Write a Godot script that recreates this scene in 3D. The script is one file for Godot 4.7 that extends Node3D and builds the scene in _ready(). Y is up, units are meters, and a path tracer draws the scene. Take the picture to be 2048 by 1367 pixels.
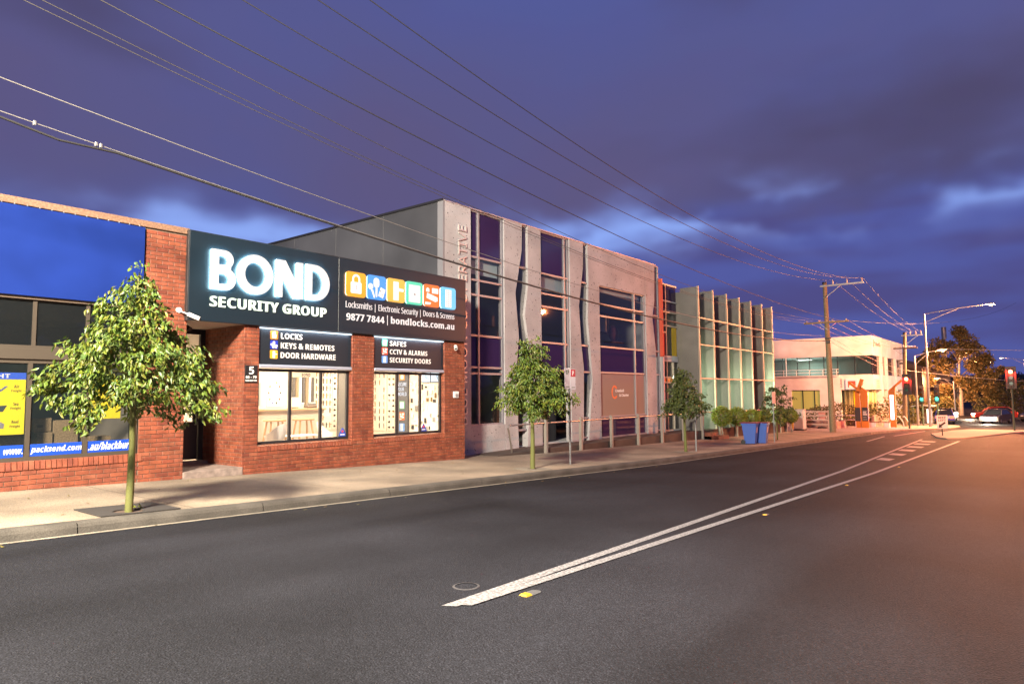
extends Node3D
# A street at dusk: brick locksmith shop, purple glazed office, finned hall and a white corner building.

const EYE := Vector3(0, 1.6, 14.2)
const UP := Vector3.UP
var rng := RandomNumberGenerator.new()
var mats := {}
var tex := {}
var fonts := {}
var used := {}

class MB:
	var v := PackedVector3Array()
	var n := PackedVector3Array()
	var c := PackedColorArray()
	var col := Color(1, 1, 1)

	func put(a: Vector3, na: Vector3) -> void:
		v.append(a)
		n.append(na)
		c.append(col)

	func tri(a: Vector3, b: Vector3, d: Vector3) -> void:
		var m := (b - a).cross(d - a).normalized()
		put(a, m)
		put(d, m)
		put(b, m)

	func quad(a: Vector3, b: Vector3, d: Vector3, e: Vector3) -> void:
		tri(a, b, d)
		tri(a, d, e)

	func smooth_quad(a: Vector3, b: Vector3, d: Vector3, e: Vector3, na: Vector3, nb: Vector3, nd: Vector3, ne: Vector3) -> void:
		put(a, na)
		put(d, nd)
		put(b, nb)
		put(a, na)
		put(e, ne)
		put(d, nd)

	func obox(t: Transform3D, s: Vector3) -> void:
		var x := t.basis.x.normalized() * s.x * 0.5
		var y := t.basis.y.normalized() * s.y * 0.5
		var z := t.basis.z.normalized() * s.z * 0.5
		var o := t.origin
		quad(o - x - y + z, o + x - y + z, o + x + y + z, o - x + y + z)
		quad(o + x - y - z, o - x - y - z, o - x + y - z, o + x + y - z)
		quad(o + x - y + z, o + x - y - z, o + x + y - z, o + x + y + z)
		quad(o - x - y - z, o - x - y + z, o - x + y + z, o - x + y - z)
		quad(o - x + y + z, o + x + y + z, o + x + y - z, o - x + y - z)
		quad(o - x - y - z, o + x - y - z, o + x - y + z, o - x - y + z)

	func box(a: Vector3, b: Vector3) -> void:
		obox(Transform3D(Basis(), (a + b) * 0.5), (b - a).abs())

	func bbox(a: Vector3, b: Vector3, e: float) -> void:
		obbox(Transform3D(Basis(), (a + b) * 0.5), (b - a).abs(), e)

	# box with chamfered edges
	func obbox(t: Transform3D, s: Vector3, e: float) -> void:
		var h := s * 0.5
		e = minf(e, minf(h.x, minf(h.y, h.z)) * 0.9)
		var ax := [t.basis.x.normalized(), t.basis.y.normalized(), t.basis.z.normalized()]
		var hh := [h.x, h.y, h.z]
		var o := t.origin
		for k in 3:
			var i := (k + 1) % 3
			var j := (k + 2) % 3
			for sg: float in [-1.0, 1.0]:
				var f: Vector3 = o + ax[k] * hh[k] * sg
				var p: Vector3 = ax[i] * (hh[i] - e)
				var q: Vector3 = ax[j] * (hh[j] - e)
				if sg > 0:
					quad(f - p - q, f + p - q, f + p + q, f - p + q)
				else:
					quad(f - p + q, f + p + q, f + p - q, f - p - q)
				for s2: float in [-1.0, 1.0]:
					var a: Vector3 = o + ax[k] * hh[k] * sg + ax[i] * (hh[i] - e) * s2
					var b: Vector3 = o + ax[k] * (hh[k] - e) * sg + ax[i] * hh[i] * s2
					if sg * s2 > 0:
						quad(a - q, b - q, b + q, a + q)
					else:
						quad(a + q, b + q, b - q, a - q)
		for sx: float in [-1.0, 1.0]:
			for sy: float in [-1.0, 1.0]:
				for sz: float in [-1.0, 1.0]:
					var a: Vector3 = o + ax[0] * hh[0] * sx + ax[1] * (hh[1] - e) * sy + ax[2] * (hh[2] - e) * sz
					var b: Vector3 = o + ax[0] * (hh[0] - e) * sx + ax[1] * hh[1] * sy + ax[2] * (hh[2] - e) * sz
					var d: Vector3 = o + ax[0] * (hh[0] - e) * sx + ax[1] * (hh[1] - e) * sy + ax[2] * hh[2] * sz
					if sx * sy * sz > 0:
						tri(a, b, d)
					else:
						tri(a, d, b)

	# a straight bar with a rectangular section
	func bar(p: Vector3, q: Vector3, w: float, h: float, up := Vector3.UP) -> void:
		var d := (q - p).normalized()
		if absf(d.dot(up)) > 0.99:
			up = Vector3.BACK
		var s := d.cross(up).normalized()
		var u := s.cross(d).normalized()
		obox(Transform3D(Basis(s, u, -d), (p + q) * 0.5), Vector3(w, h, p.distance_to(q)))

	func cyl(p: Vector3, q: Vector3, r0: float, r1: float, seg := 10, caps := true) -> void:
		var d := (q - p).normalized()
		var s := d.cross(Vector3.UP if absf(d.y) < 0.95 else Vector3.RIGHT).normalized()
		var u := d.cross(s).normalized()
		for k in seg:
			var a0 := TAU * k / seg
			var a1 := TAU * (k + 1) / seg
			var n0 := s * cos(a0) + u * sin(a0)
			var n1 := s * cos(a1) + u * sin(a1)
			smooth_quad(p + n0 * r0, p + n1 * r0, q + n1 * r1, q + n0 * r1, n0, n1, n1, n0)
			if caps:
				tri(q, q + n0 * r1, q + n1 * r1)
				tri(p, p + n1 * r0, p + n0 * r0)

	func tube(pts: Array, r: float, seg := 6) -> void:
		for k in pts.size() - 1:
			cyl(pts[k], pts[k + 1], r, r, seg, k == 0 or k == pts.size() - 2)

	func taper(pts: Array, r0: float, r1: float, seg := 7) -> void:
		var m := pts.size() - 1
		for k in m:
			cyl(pts[k], pts[k + 1], lerpf(r0, r1, float(k) / m), lerpf(r0, r1, float(k + 1) / m), seg, k == m - 1)

	# profile of (radius, height) turned round a vertical axis
	func lathe(o: Vector3, prof: Array, seg := 16) -> void:
		for k in prof.size() - 1:
			var p: Vector2 = prof[k]
			var q: Vector2 = prof[k + 1]
			var t := (q - p).normalized()
			for i in seg:
				var a0 := TAU * i / seg
				var a1 := TAU * (i + 1) / seg
				var d0 := Vector3(cos(a0), 0, -sin(a0))
				var d1 := Vector3(cos(a1), 0, -sin(a1))
				var n0 := d0 * t.y - Vector3.UP * t.x
				var n1 := d1 * t.y - Vector3.UP * t.x
				var y0 := Vector3.UP * p.y
				var y1 := Vector3.UP * q.y
				smooth_quad(o + d0 * p.x + y0, o + d1 * p.x + y0, o + d1 * q.x + y1, o + d0 * q.x + y1, n0, n1, n1, n0)

	func ball(o: Vector3, r: Vector3, seg := 14, rings := 8) -> void:
		for i in rings:
			var t0 := PI * i / rings - PI / 2
			var t1 := PI * (i + 1) / rings - PI / 2
			for k in seg:
				var a0 := TAU * k / seg
				var a1 := TAU * (k + 1) / seg
				var p := Vector3(cos(t0) * cos(a0), sin(t0), -cos(t0) * sin(a0))
				var q := Vector3(cos(t0) * cos(a1), sin(t0), -cos(t0) * sin(a1))
				var s := Vector3(cos(t1) * cos(a1), sin(t1), -cos(t1) * sin(a1))
				var u := Vector3(cos(t1) * cos(a0), sin(t1), -cos(t1) * sin(a0))
				smooth_quad(o + p * r, o + q * r, o + s * r, o + u * r, p, q, s, u)

	# polygon in the plane (ux, uy) at o, pulled out along ux x uy by depth
	func prism(poly: PackedVector2Array, o: Vector3, ux: Vector3, uy: Vector3, depth: float) -> void:
		var m := ux.cross(uy).normalized()
		if Geometry2D.is_polygon_clockwise(poly):
			poly = poly.duplicate()
			poly.reverse()
		var idx := Geometry2D.triangulate_polygon(poly)
		for k in range(0, idx.size(), 3):
			var a := poly[idx[k]]
			var b := poly[idx[k + 1]]
			var d := poly[idx[k + 2]]
			if (b - a).cross(d - a) < 0:
				var s := b
				b = d
				d = s
			var pa := o + ux * a.x + uy * a.y
			var pb := o + ux * b.x + uy * b.y
			var pd := o + ux * d.x + uy * d.y
			tri(pa + m * depth, pb + m * depth, pd + m * depth)
			tri(pa, pd, pb)
		for k in poly.size():
			var a := poly[k]
			var b := poly[(k + 1) % poly.size()]
			var pa := o + ux * a.x + uy * a.y
			var pb := o + ux * b.x + uy * b.y
			quad(pa, pb, pb + m * depth, pa + m * depth)

	func mesh() -> ArrayMesh:
		var a := []
		a.resize(Mesh.ARRAY_MAX)
		a[Mesh.ARRAY_VERTEX] = v
		a[Mesh.ARRAY_NORMAL] = n
		a[Mesh.ARRAY_COLOR] = c
		var m := ArrayMesh.new()
		if v.size():
			m.add_surface_from_arrays(Mesh.PRIMITIVE_TRIANGLES, a)
		return m

func grd(x: float) -> float:
	if x < 20.0:
		return 0.12 - 0.03 * x
	return -0.48 - 0.02 * (minf(x, 80.0) - 20.0)

func road_y(x: float, z: float) -> float:
	return grd(x) - 0.14 + 0.08 * maxf(0.0, 1.0 - pow((z - 10.0) / 5.5, 2.0))

func numbered(called: String) -> String:
	if not used.has(called):
		used[called] = 0
		return called
	used[called] += 1
	return "%s_%03d" % [called, used[called]]

func tag(o: Node, label: String, category: String, group := "", kind := "") -> void:
	if label: o.set_meta("label", label)
	if category: o.set_meta("category", category)
	if group: o.set_meta("group", group)
	if kind: o.set_meta("kind", kind)

func thing(called: String, label: String, category: String, at: Vector3, group := "", turn := 0.0) -> Node3D:
	var o := Node3D.new()
	o.name = numbered(called)
	add_child(o)
	o.position = at
	o.rotation.y = turn
	tag(o, label, category, group)
	return o

# a part whose shape was given in world coordinates
func wpart(parent: Node3D, called: String, mb: MB, m: Material) -> MeshInstance3D:
	var o := part(parent, called, mb, m)
	if not parent is MeshInstance3D:
		o.transform = parent.transform.affine_inverse()
	return o

func part(parent: Node3D, called: String, mb: MB, m: Material) -> MeshInstance3D:
	var o := MeshInstance3D.new()
	o.name = called
	o.mesh = mb.mesh()
	o.material_override = m
	parent.add_child(o, true)
	return o

func inst(parent: Node3D, called: String, mesh: Mesh, m: Material, t: Transform3D) -> MeshInstance3D:
	var o := MeshInstance3D.new()
	o.name = called
	o.mesh = mesh
	o.material_override = m
	o.transform = t
	parent.add_child(o, true)
	return o

func struct(called: String, mb: MB, m: Material) -> MeshInstance3D:
	var o := MeshInstance3D.new()
	o.name = numbered(called)
	o.mesh = mb.mesh()
	o.material_override = m
	o.set_meta("kind", "structure")
	add_child(o)
	return o

func copy(o: Node3D, at: Vector3, turn: float, label: String) -> Node3D:
	var base := String(o.name)
	if base.length() > 4 and base.substr(base.length() - 4, 1) == "_" and base.right(3).is_valid_int():
		base = base.left(base.length() - 4)
	var d: Node3D = o.duplicate()
	d.name = numbered(base)
	add_child(d)
	d.position = at
	d.rotation.y = turn
	d.set_meta("label", label)
	return d

func noise_tex(key: String, freq: float, lo: float, hi: float, oct := 4, kind := FastNoiseLite.TYPE_SIMPLEX_SMOOTH, normal := 0.0, size := 512) -> Texture2D:
	if tex.has(key):
		return tex[key]
	var f := FastNoiseLite.new()
	f.noise_type = kind
	f.frequency = freq
	f.fractal_octaves = oct
	f.seed = key.hash() % 10000
	var t := NoiseTexture2D.new()
	t.width = size
	t.height = size
	t.seamless = true
	t.noise = f
	if normal > 0.0:
		t.as_normal_map = true
		t.bump_strength = normal
	else:
		var g := Gradient.new()
		g.set_color(0, Color(lo, lo, lo))
		g.set_color(1, Color(hi, hi, hi))
		t.color_ramp = g
	tex[key] = t
	return t

# fine random grains over faint patches, as in asphalt and washed concrete
func grain_tex(key: String, lo: float, hi: float, chips: float, chip_lo: float, chip_hi: float, size := 512, block := 1) -> Texture2D:
	if tex.has(key):
		return tex[key]
	var r := RandomNumberGenerator.new()
	r.seed = key.hash()
	var im := Image.create(size, size, false, Image.FORMAT_RGB8)
	var f := FastNoiseLite.new()
	f.frequency = 0.02
	f.seed = r.randi() % 1000
	for y in range(0, size, block):
		for x in range(0, size, block):
			var b := lerpf(lo, hi, r.randf())
			if r.randf() < chips:
				b = lerpf(chip_lo, chip_hi, r.randf())
			im.fill_rect(Rect2i(x, y, block, block), Color(b, b, b))
	tex[key] = ImageTexture.create_from_image(im)
	return tex[key]

func lin(r: float, g: float, b: float) -> Color:
	return Color(r, g, b).linear_to_srgb()

func M(key: String, r: float, g: float, b: float, rough := 0.8, metal := 0.0) -> StandardMaterial3D:
	if mats.has(key):
		return mats[key]
	var m := StandardMaterial3D.new()
	m.resource_name = key
	m.albedo_color = lin(r, g, b)
	m.roughness = rough
	m.metallic = metal
	mats[key] = m
	return m

func textured(m: StandardMaterial3D, t: Texture2D, scale: float, world := true) -> StandardMaterial3D:
	m.albedo_texture = t
	m.uv1_triplanar = true
	m.uv1_world_triplanar = world
	m.uv1_scale = Vector3.ONE * scale
	return m

func rough_normal(m: StandardMaterial3D, t: Texture2D, k: float) -> StandardMaterial3D:
	m.normal_enabled = true
	m.normal_texture = t
	m.normal_scale = k
	return m

func detail(m: StandardMaterial3D, t: Texture2D, scale: float) -> StandardMaterial3D:
	m.detail_enabled = true
	m.detail_albedo = t
	m.detail_blend_mode = BaseMaterial3D.BLEND_MODE_MUL
	m.detail_uv_layer = BaseMaterial3D.DETAIL_UV_2
	m.uv2_triplanar = true
	m.uv2_world_triplanar = true
	m.uv2_scale = Vector3.ONE * scale
	return m

func glow(key: String, r: float, g: float, b: float, e: float) -> StandardMaterial3D:
	if mats.has(key):
		return mats[key]
	var m := M(key, r * 0.35, g * 0.35, b * 0.35, 0.5)
	m.emission_enabled = true
	m.emission = lin(r, g, b)
	m.emission_energy_multiplier = e
	return m

func glass(key: String, r: float, g: float, b: float, a: float) -> StandardMaterial3D:
	if mats.has(key):
		return mats[key]
	var m := M(key, r, g, b, 0.02)
	m.albedo_color.a = a
	m.transparency = BaseMaterial3D.TRANSPARENCY_ALPHA
	return m

func font(bold: bool) -> Font:
	if not fonts.has(bold):
		var f := SystemFont.new()
		f.font_names = PackedStringArray(["Droid Sans"])
		f.font_weight = 700 if bold else 400
		fonts[bold] = f
	return fonts[bold]

# lettering fitted into a box whose lower left corner is at p (world coordinates)
func text(parent: Node3D, called: String, s: String, p: Vector3, w: float, h: float, m: Material, bold := true, right := Vector3.RIGHT, up := Vector3.UP, depth := 0.006, step := 1.0, slant := 0.0) -> MeshInstance3D:
	var t := TextMesh.new()
	t.text = s
	t.font = font(bold)
	t.font_size = 48
	t.pixel_size = 0.01
	t.depth = 0.05
	t.curve_step = step
	var bb := t.get_aabb()
	var out := right.cross(up).normalized()
	var b := Basis(right * (w / bb.size.x), up * (h / bb.size.y) + right * slant * (h / bb.size.y), out * (depth / 0.05))
	var o := MeshInstance3D.new()
	o.name = called
	o.mesh = t
	o.material_override = m
	parent.add_child(o, true)
	var at := p - b * bb.position
	o.transform = parent_inverse(parent) * Transform3D(b, at)
	return o

func parent_inverse(parent: Node3D) -> Transform3D:
	var t := parent.transform
	var q := parent.get_parent()
	while q is Node3D and q != self:
		t = (q as Node3D).transform * t
		q = q.get_parent()
	return t.affine_inverse()

func rrect(x0: float, y0: float, x1: float, y1: float, r: float, k := 5) -> PackedVector2Array:
	var a := PackedVector2Array()
	for q in 4:
		var cx := x1 - r if q in [0, 3] else x0 + r
		var cy := y1 - r if q in [0, 1] else y0 + r
		for i in k + 1:
			var g := PI / 2 * (q + float(i) / k)
			a.append(Vector2(cx + cos(g) * r, cy + sin(g) * r))
	return a

func disc(cx: float, cy: float, r: float, k := 20, ry := -1.0) -> PackedVector2Array:
	var a := PackedVector2Array()
	for i in k:
		a.append(Vector2(cx + cos(TAU * i / k) * r, cy + sin(TAU * i / k) * (r if ry < 0 else ry)))
	return a

func poly(a: Array) -> PackedVector2Array:
	var p := PackedVector2Array()
	for k in range(0, a.size(), 2):
		p.append(Vector2(a[k], a[k + 1]))
	return p

# pieces of an outline with holes, split at x so that no piece has a hole
func holed(outer: PackedVector2Array, holes: Array, x: float) -> Array:
	var out := []
	for half in [poly([-50, -50, x, -50, x, 50, -50, 50]), poly([x, -50, 50, -50, 50, 50, x, 50])]:
		var now: Array = Geometry2D.intersect_polygons(outer, half)
		for h: PackedVector2Array in holes:
			var next := []
			for q: PackedVector2Array in now:
				next.append_array(Geometry2D.clip_polygons(q, h))
			now = next
		out.append_array(now)
	return out

func omni(parent: Node3D, called: String, at: Vector3, col: Color, e: float, size := 0.1) -> void:
	var l := OmniLight3D.new()
	l.name = called
	l.light_color = col
	l.light_energy = e
	l.light_size = size
	l.omni_range = 120.0
	l.omni_attenuation = 2.0
	l.shadow_enabled = true
	parent.add_child(l, true)
	l.transform = parent_inverse(parent) * Transform3D(Basis(), at)

func area(parent: Node3D, called: String, at: Vector3, size: Vector2, dir: Vector3, col: Color, e: float) -> void:
	var l := AreaLight3D.new()
	l.name = called
	l.light_color = col
	l.light_energy = e
	l.area_size = size
	l.shadow_enabled = true
	parent.add_child(l, true)
	var upv := Vector3.FORWARD if absf(dir.y) > 0.9 else Vector3.UP
	l.transform = parent_inverse(parent) * Transform3D(Basis.looking_at(dir, upv), at)

func _ready() -> void:
	rng.seed = 7
	var cam := Camera3D.new()
	cam.name = "camera"
	cam.fov = 53.33
	cam.near = 0.05
	cam.far = 2000.0
	cam.transform = Transform3D(Basis(Vector3(0.6264, -0.0081, 0.7794), Vector3(-0.0547, 0.997, 0.0543), Vector3(-0.7776, -0.0766, 0.6241)).orthonormalized(), EYE)
	add_child(cam)
	var env := Environment.new()
	env.background_mode = Environment.BG_SKY
	var pano := PanoramaSkyMaterial.new()
	pano.panorama = sky_picture()
	var sk := Sky.new()
	sk.sky_material = pano
	env.sky = sk
	env.background_energy_multiplier = 1.0
	env.tonemap_mode = Environment.TONE_MAPPER_LINEAR
	env.tonemap_exposure = 1.0
	env.sdfgi_enabled = true
	env.ssao_enabled = true
	env.ssil_enabled = true
	var we := WorldEnvironment.new()
	we.name = "world"
	we.environment = env
	add_child(we)
	make_materials()
	make_ground()
	make_lamps()
	make_freight_shop()
	make_lock_shop()
	make_lock_shop_sign()
	make_lock_shop_inside()
	make_office()
	make_fin_hall()
	make_corner_building()
	make_plaza()
	make_poles()
	make_trees()
	make_street_things()
	make_far()

# dusk clouds: air and clouds only
func sky_picture() -> Texture2D:
	var w := 1024
	var h := 512
	var f := FastNoiseLite.new()
	f.seed = 21
	f.frequency = 0.3
	f.fractal_octaves = 3
	var f2 := FastNoiseLite.new()
	f2.seed = 5
	f2.frequency = 1.1
	f2.fractal_octaves = 5
	var im := Image.create(w, h, false, Image.FORMAT_RGB8)
	im.fill(Color8(80, 78, 120))
	var blue := Color8(82, 92, 158)
	var grey := Color8(96, 88, 128)
	var dark := Color8(78, 71, 103)
	var gap := Color8(146, 176, 250)
	var low := Color8(84, 92, 162)
	var bank := Color8(80, 78, 136)
	for j in h / 2 + 2:
		var el := PI / 2 - PI * (j + 0.5) / h
		var deg := rad_to_deg(el)
		for i in w:
			var az := TAU * (i + 0.5) / w
			var d := Vector3(sin(az) * cos(el), sin(el), -cos(az) * cos(el))
			var k := 1.0 / (maxf(d.y, 0.0) + 0.3)
			var n := f.get_noise_3d(d.x * k, 3.0, d.z * k) + 0.15 * f2.get_noise_3d(d.x * k * 1.3, 0.0, d.z * k * 1.3)
			var n2 := f2.get_noise_3d(d.x * 1.1, d.y * 3.0, d.z * 1.1 + 4.0)
			var n3 := f2.get_noise_3d(d.x * 4.2 + 9.0, d.y * 10.0, d.z * 4.2)
			var n4 := f2.get_noise_3d(d.x * 2.0, d.y * 18.0 + 5.0, d.z * 2.0)
			var c := blue.lerp(grey, smoothstep(-0.42, 0.32, n))
			c = c.lerp(dark, smoothstep(-0.15, 0.6, n2) * 0.8)
			var b := deg - (14.0 + 7.0 * f2.get_noise_3d(d.x * 1.2, 8.0, d.z * 1.2) + 3.0 * n3)
			var under := low.lerp(bank, smoothstep(-0.2, 0.3, n4))
			c = under.lerp(c, smoothstep(-2.0, 3.0, b))
			var g := exp(-pow((b + 1.2) / 2.0, 2.0)) * smoothstep(-0.2, 0.24, n3 + 0.25 * n4 + 0.06)
			c = c.lerp(gap, clampf(g, 0.0, 1.0) * 0.95)
			im.set_pixel(i, j, c)
	return ImageTexture.create_from_image(im)

func make_materials() -> void:
	var mottle := noise_tex("mottle", 0.012, 0.72, 1.0)
	var fine := noise_tex("fine", 0.09, 0.7, 1.0, 3)
	var broad := noise_tex("broad", 0.006, 0.6, 1.0, 5)
	var cloudy := noise_tex("cloudy", 0.008, 0.82, 1.0, 5)
	var bump := noise_tex("bump", 0.08, 0, 1, 4, FastNoiseLite.TYPE_SIMPLEX_SMOOTH, 6.0)
	var grit := noise_tex("grit", 0.28, 0, 1, 2, FastNoiseLite.TYPE_SIMPLEX_SMOOTH, 6.0)
	var pit := noise_tex("pit", 0.05, 0, 1, 3, FastNoiseLite.TYPE_CELLULAR, 5.0)
	var tar := grain_tex("tar", 0.58, 0.84, 0.07, 0.9, 1.0, 512, 2)
	var wash := grain_tex("wash", 0.72, 0.95, 0.25, 0.5, 1.0, 512, 2)
	detail(rough_normal(textured(M("asphalt", 0.05, 0.053, 0.069, 0.74), tar, 0.4), grit, 0.35), broad, 0.06)
	mats["asphalt"].metallic_specular = 0.26
	mats["asphalt"].vertex_color_use_as_albedo = true
	detail(rough_normal(textured(M("aggregate", 0.62, 0.5, 0.37, 0.85), wash, 0.55), bump, 0.25), broad, 0.11)
	detail(rough_normal(textured(M("kerb_concrete", 0.17, 0.155, 0.135, 0.9), fine, 0.9), pit, 0.35), broad, 0.35)
	detail(textured(M("channel", 0.46, 0.41, 0.33, 0.85), fine, 0.8), mottle, 0.3)
	textured(M("earth", 0.05, 0.05, 0.045, 0.95), fine, 0.2)
	detail(textured(M("paint", 0.42, 0.41, 0.43, 0.6), noise_tex("worn", 0.05, 0.5, 1.25, 5), 0.9), wash, 0.5)
	textured(M("mortar", 0.2, 0.15, 0.115, 0.95), fine, 1.0)
	var shades := [[0.45, 0.12, 0.06], [0.4, 0.1, 0.052], [0.5, 0.135, 0.066], [0.43, 0.118, 0.064], [0.34, 0.085, 0.05], [0.48, 0.15, 0.08]]
	for k in 6:
		rough_normal(detail(textured(M("brick%d" % k, shades[k][0], shades[k][1], shades[k][2], 0.62), fine, 1.3), mottle, 0.5), bump, 0.3)
	rough_normal(detail(textured(M("brick_any", 1, 1, 1, 0.62), fine, 1.3), mottle, 0.5), bump, 0.3)
	mats["brick_any"].vertex_color_use_as_albedo = true
	detail(rough_normal(textured(M("precast", 0.6, 0.58, 0.6, 0.85), fine, 0.5), bump, 0.25), cloudy, 0.12)
	detail(textured(M("void", 0.1, 0.095, 0.1, 0.95), fine, 0.5), broad, 0.2)
	detail(rough_normal(textured(M("fin_concrete", 0.31, 0.3, 0.275, 0.85), fine, 0.5), bump, 0.3), cloudy, 0.12)
	textured(M("render", 0.8, 0.78, 0.79, 0.8), noise_tex("faint", 0.004, 0.86, 1.0, 3), 0.2)
	textured(M("side_panel", 0.1, 0.105, 0.12, 0.5), broad, 0.05)
	textured(M("timber", 0.3, 0.25, 0.16, 0.85), noise_tex("woodgrain", 0.03, 0.6, 1.0, 5), 0.8)
	textured(M("cap_timber", 0.3, 0.17, 0.11, 0.8), fine, 0.4)
	M("alu", 0.55, 0.53, 0.52, 0.4, 0.6)
	M("bronze_frame", 0.085, 0.07, 0.055, 0.45, 0.3)
	M("dark_frame", 0.03, 0.03, 0.034, 0.4, 0.3)
	M("grey_frame", 0.28, 0.27, 0.3, 0.45, 0.2)
	M("blue_panel", 0.01, 0.03, 0.2, 0.8)
	mats["blue_panel"].metallic_specular = 0.2
	textured(mats["blue_panel"], noise_tex("faint", 0.004, 0.86, 1.0, 3), 0.3)
	M("purple", 0.036, 0.016, 0.062, 0.04)
	M("red_panel", 0.3, 0.03, 0.025, 0.1)
	M("yellow_panel", 0.55, 0.4, 0.02, 0.2)
	M("orange_panel", 0.75, 0.26, 0.01, 0.4)
	textured(M("galv", 0.42, 0.43, 0.44, 0.45, 0.7), fine, 1.0)
	textured(M("steel_post", 0.4, 0.36, 0.32, 0.6, 0.2), fine, 1.0)
	M("rail", 0.5, 0.45, 0.4, 0.35, 0.7)
	M("black", 0.012, 0.012, 0.014, 0.5)
	M("white", 0.8, 0.8, 0.8, 0.5)
	M("cable", 0.02, 0.02, 0.022, 0.6)
	M("bare_cable", 0.22, 0.21, 0.2, 0.5, 0.3)
	M("dull_cable", 0.07, 0.065, 0.06, 0.6, 0.2)
	M("dark_wire", 0.03, 0.03, 0.035, 0.6)
	M("rubber", 0.05, 0.045, 0.043, 0.9)
	textured(mats["rubber"], fine, 0.9)
	glass("clear", 0.9, 0.95, 0.93, 0.06)
	glass("tint", 0.02, 0.03, 0.035, 0.34)
	glass("dark_tint", 0.01, 0.012, 0.014, 0.8)
	var lf := M("leaf", 1, 1, 1, 0.46)
	lf.vertex_color_use_as_albedo = true
	lf.backlight_enabled = true
	lf.backlight = Color(0.5, 0.55, 0.3)
	textured(M("young_bark", 0.16, 0.17, 0.045, 0.8), fine, 1.5)
	textured(M("bark", 0.14, 0.11, 0.08, 0.9), fine, 1.0)
	textured(M("pale_bark", 0.45, 0.4, 0.34, 0.8), mottle, 0.6)
	textured(M("soil", 0.12, 0.08, 0.06, 0.95), fine, 1.0)
	textured(M("iron", 0.14, 0.135, 0.14, 0.5, 0.4), fine, 1.0)
	M("mirror_glass", 0.02, 0.02, 0.04, 0.04)

func strip(mb: MB, xs: Array, za: float, zb: float, f: Callable, lift: float) -> void:
	for k in xs.size() - 1:
		var a: float = xs[k]
		var b: float = xs[k + 1]
		mb.quad(Vector3(a, f.call(a, zb) + lift, zb), Vector3(b, f.call(b, zb) + lift, zb), Vector3(b, f.call(b, za) + lift, za), Vector3(a, f.call(a, za) + lift, za))

func xs_range(a: float, b: float, d: float) -> Array:
	var o := []
	var x := a
	while x < b - 0.01:
		o.append(x)
		x += d
	o.append(b)
	return o

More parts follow.
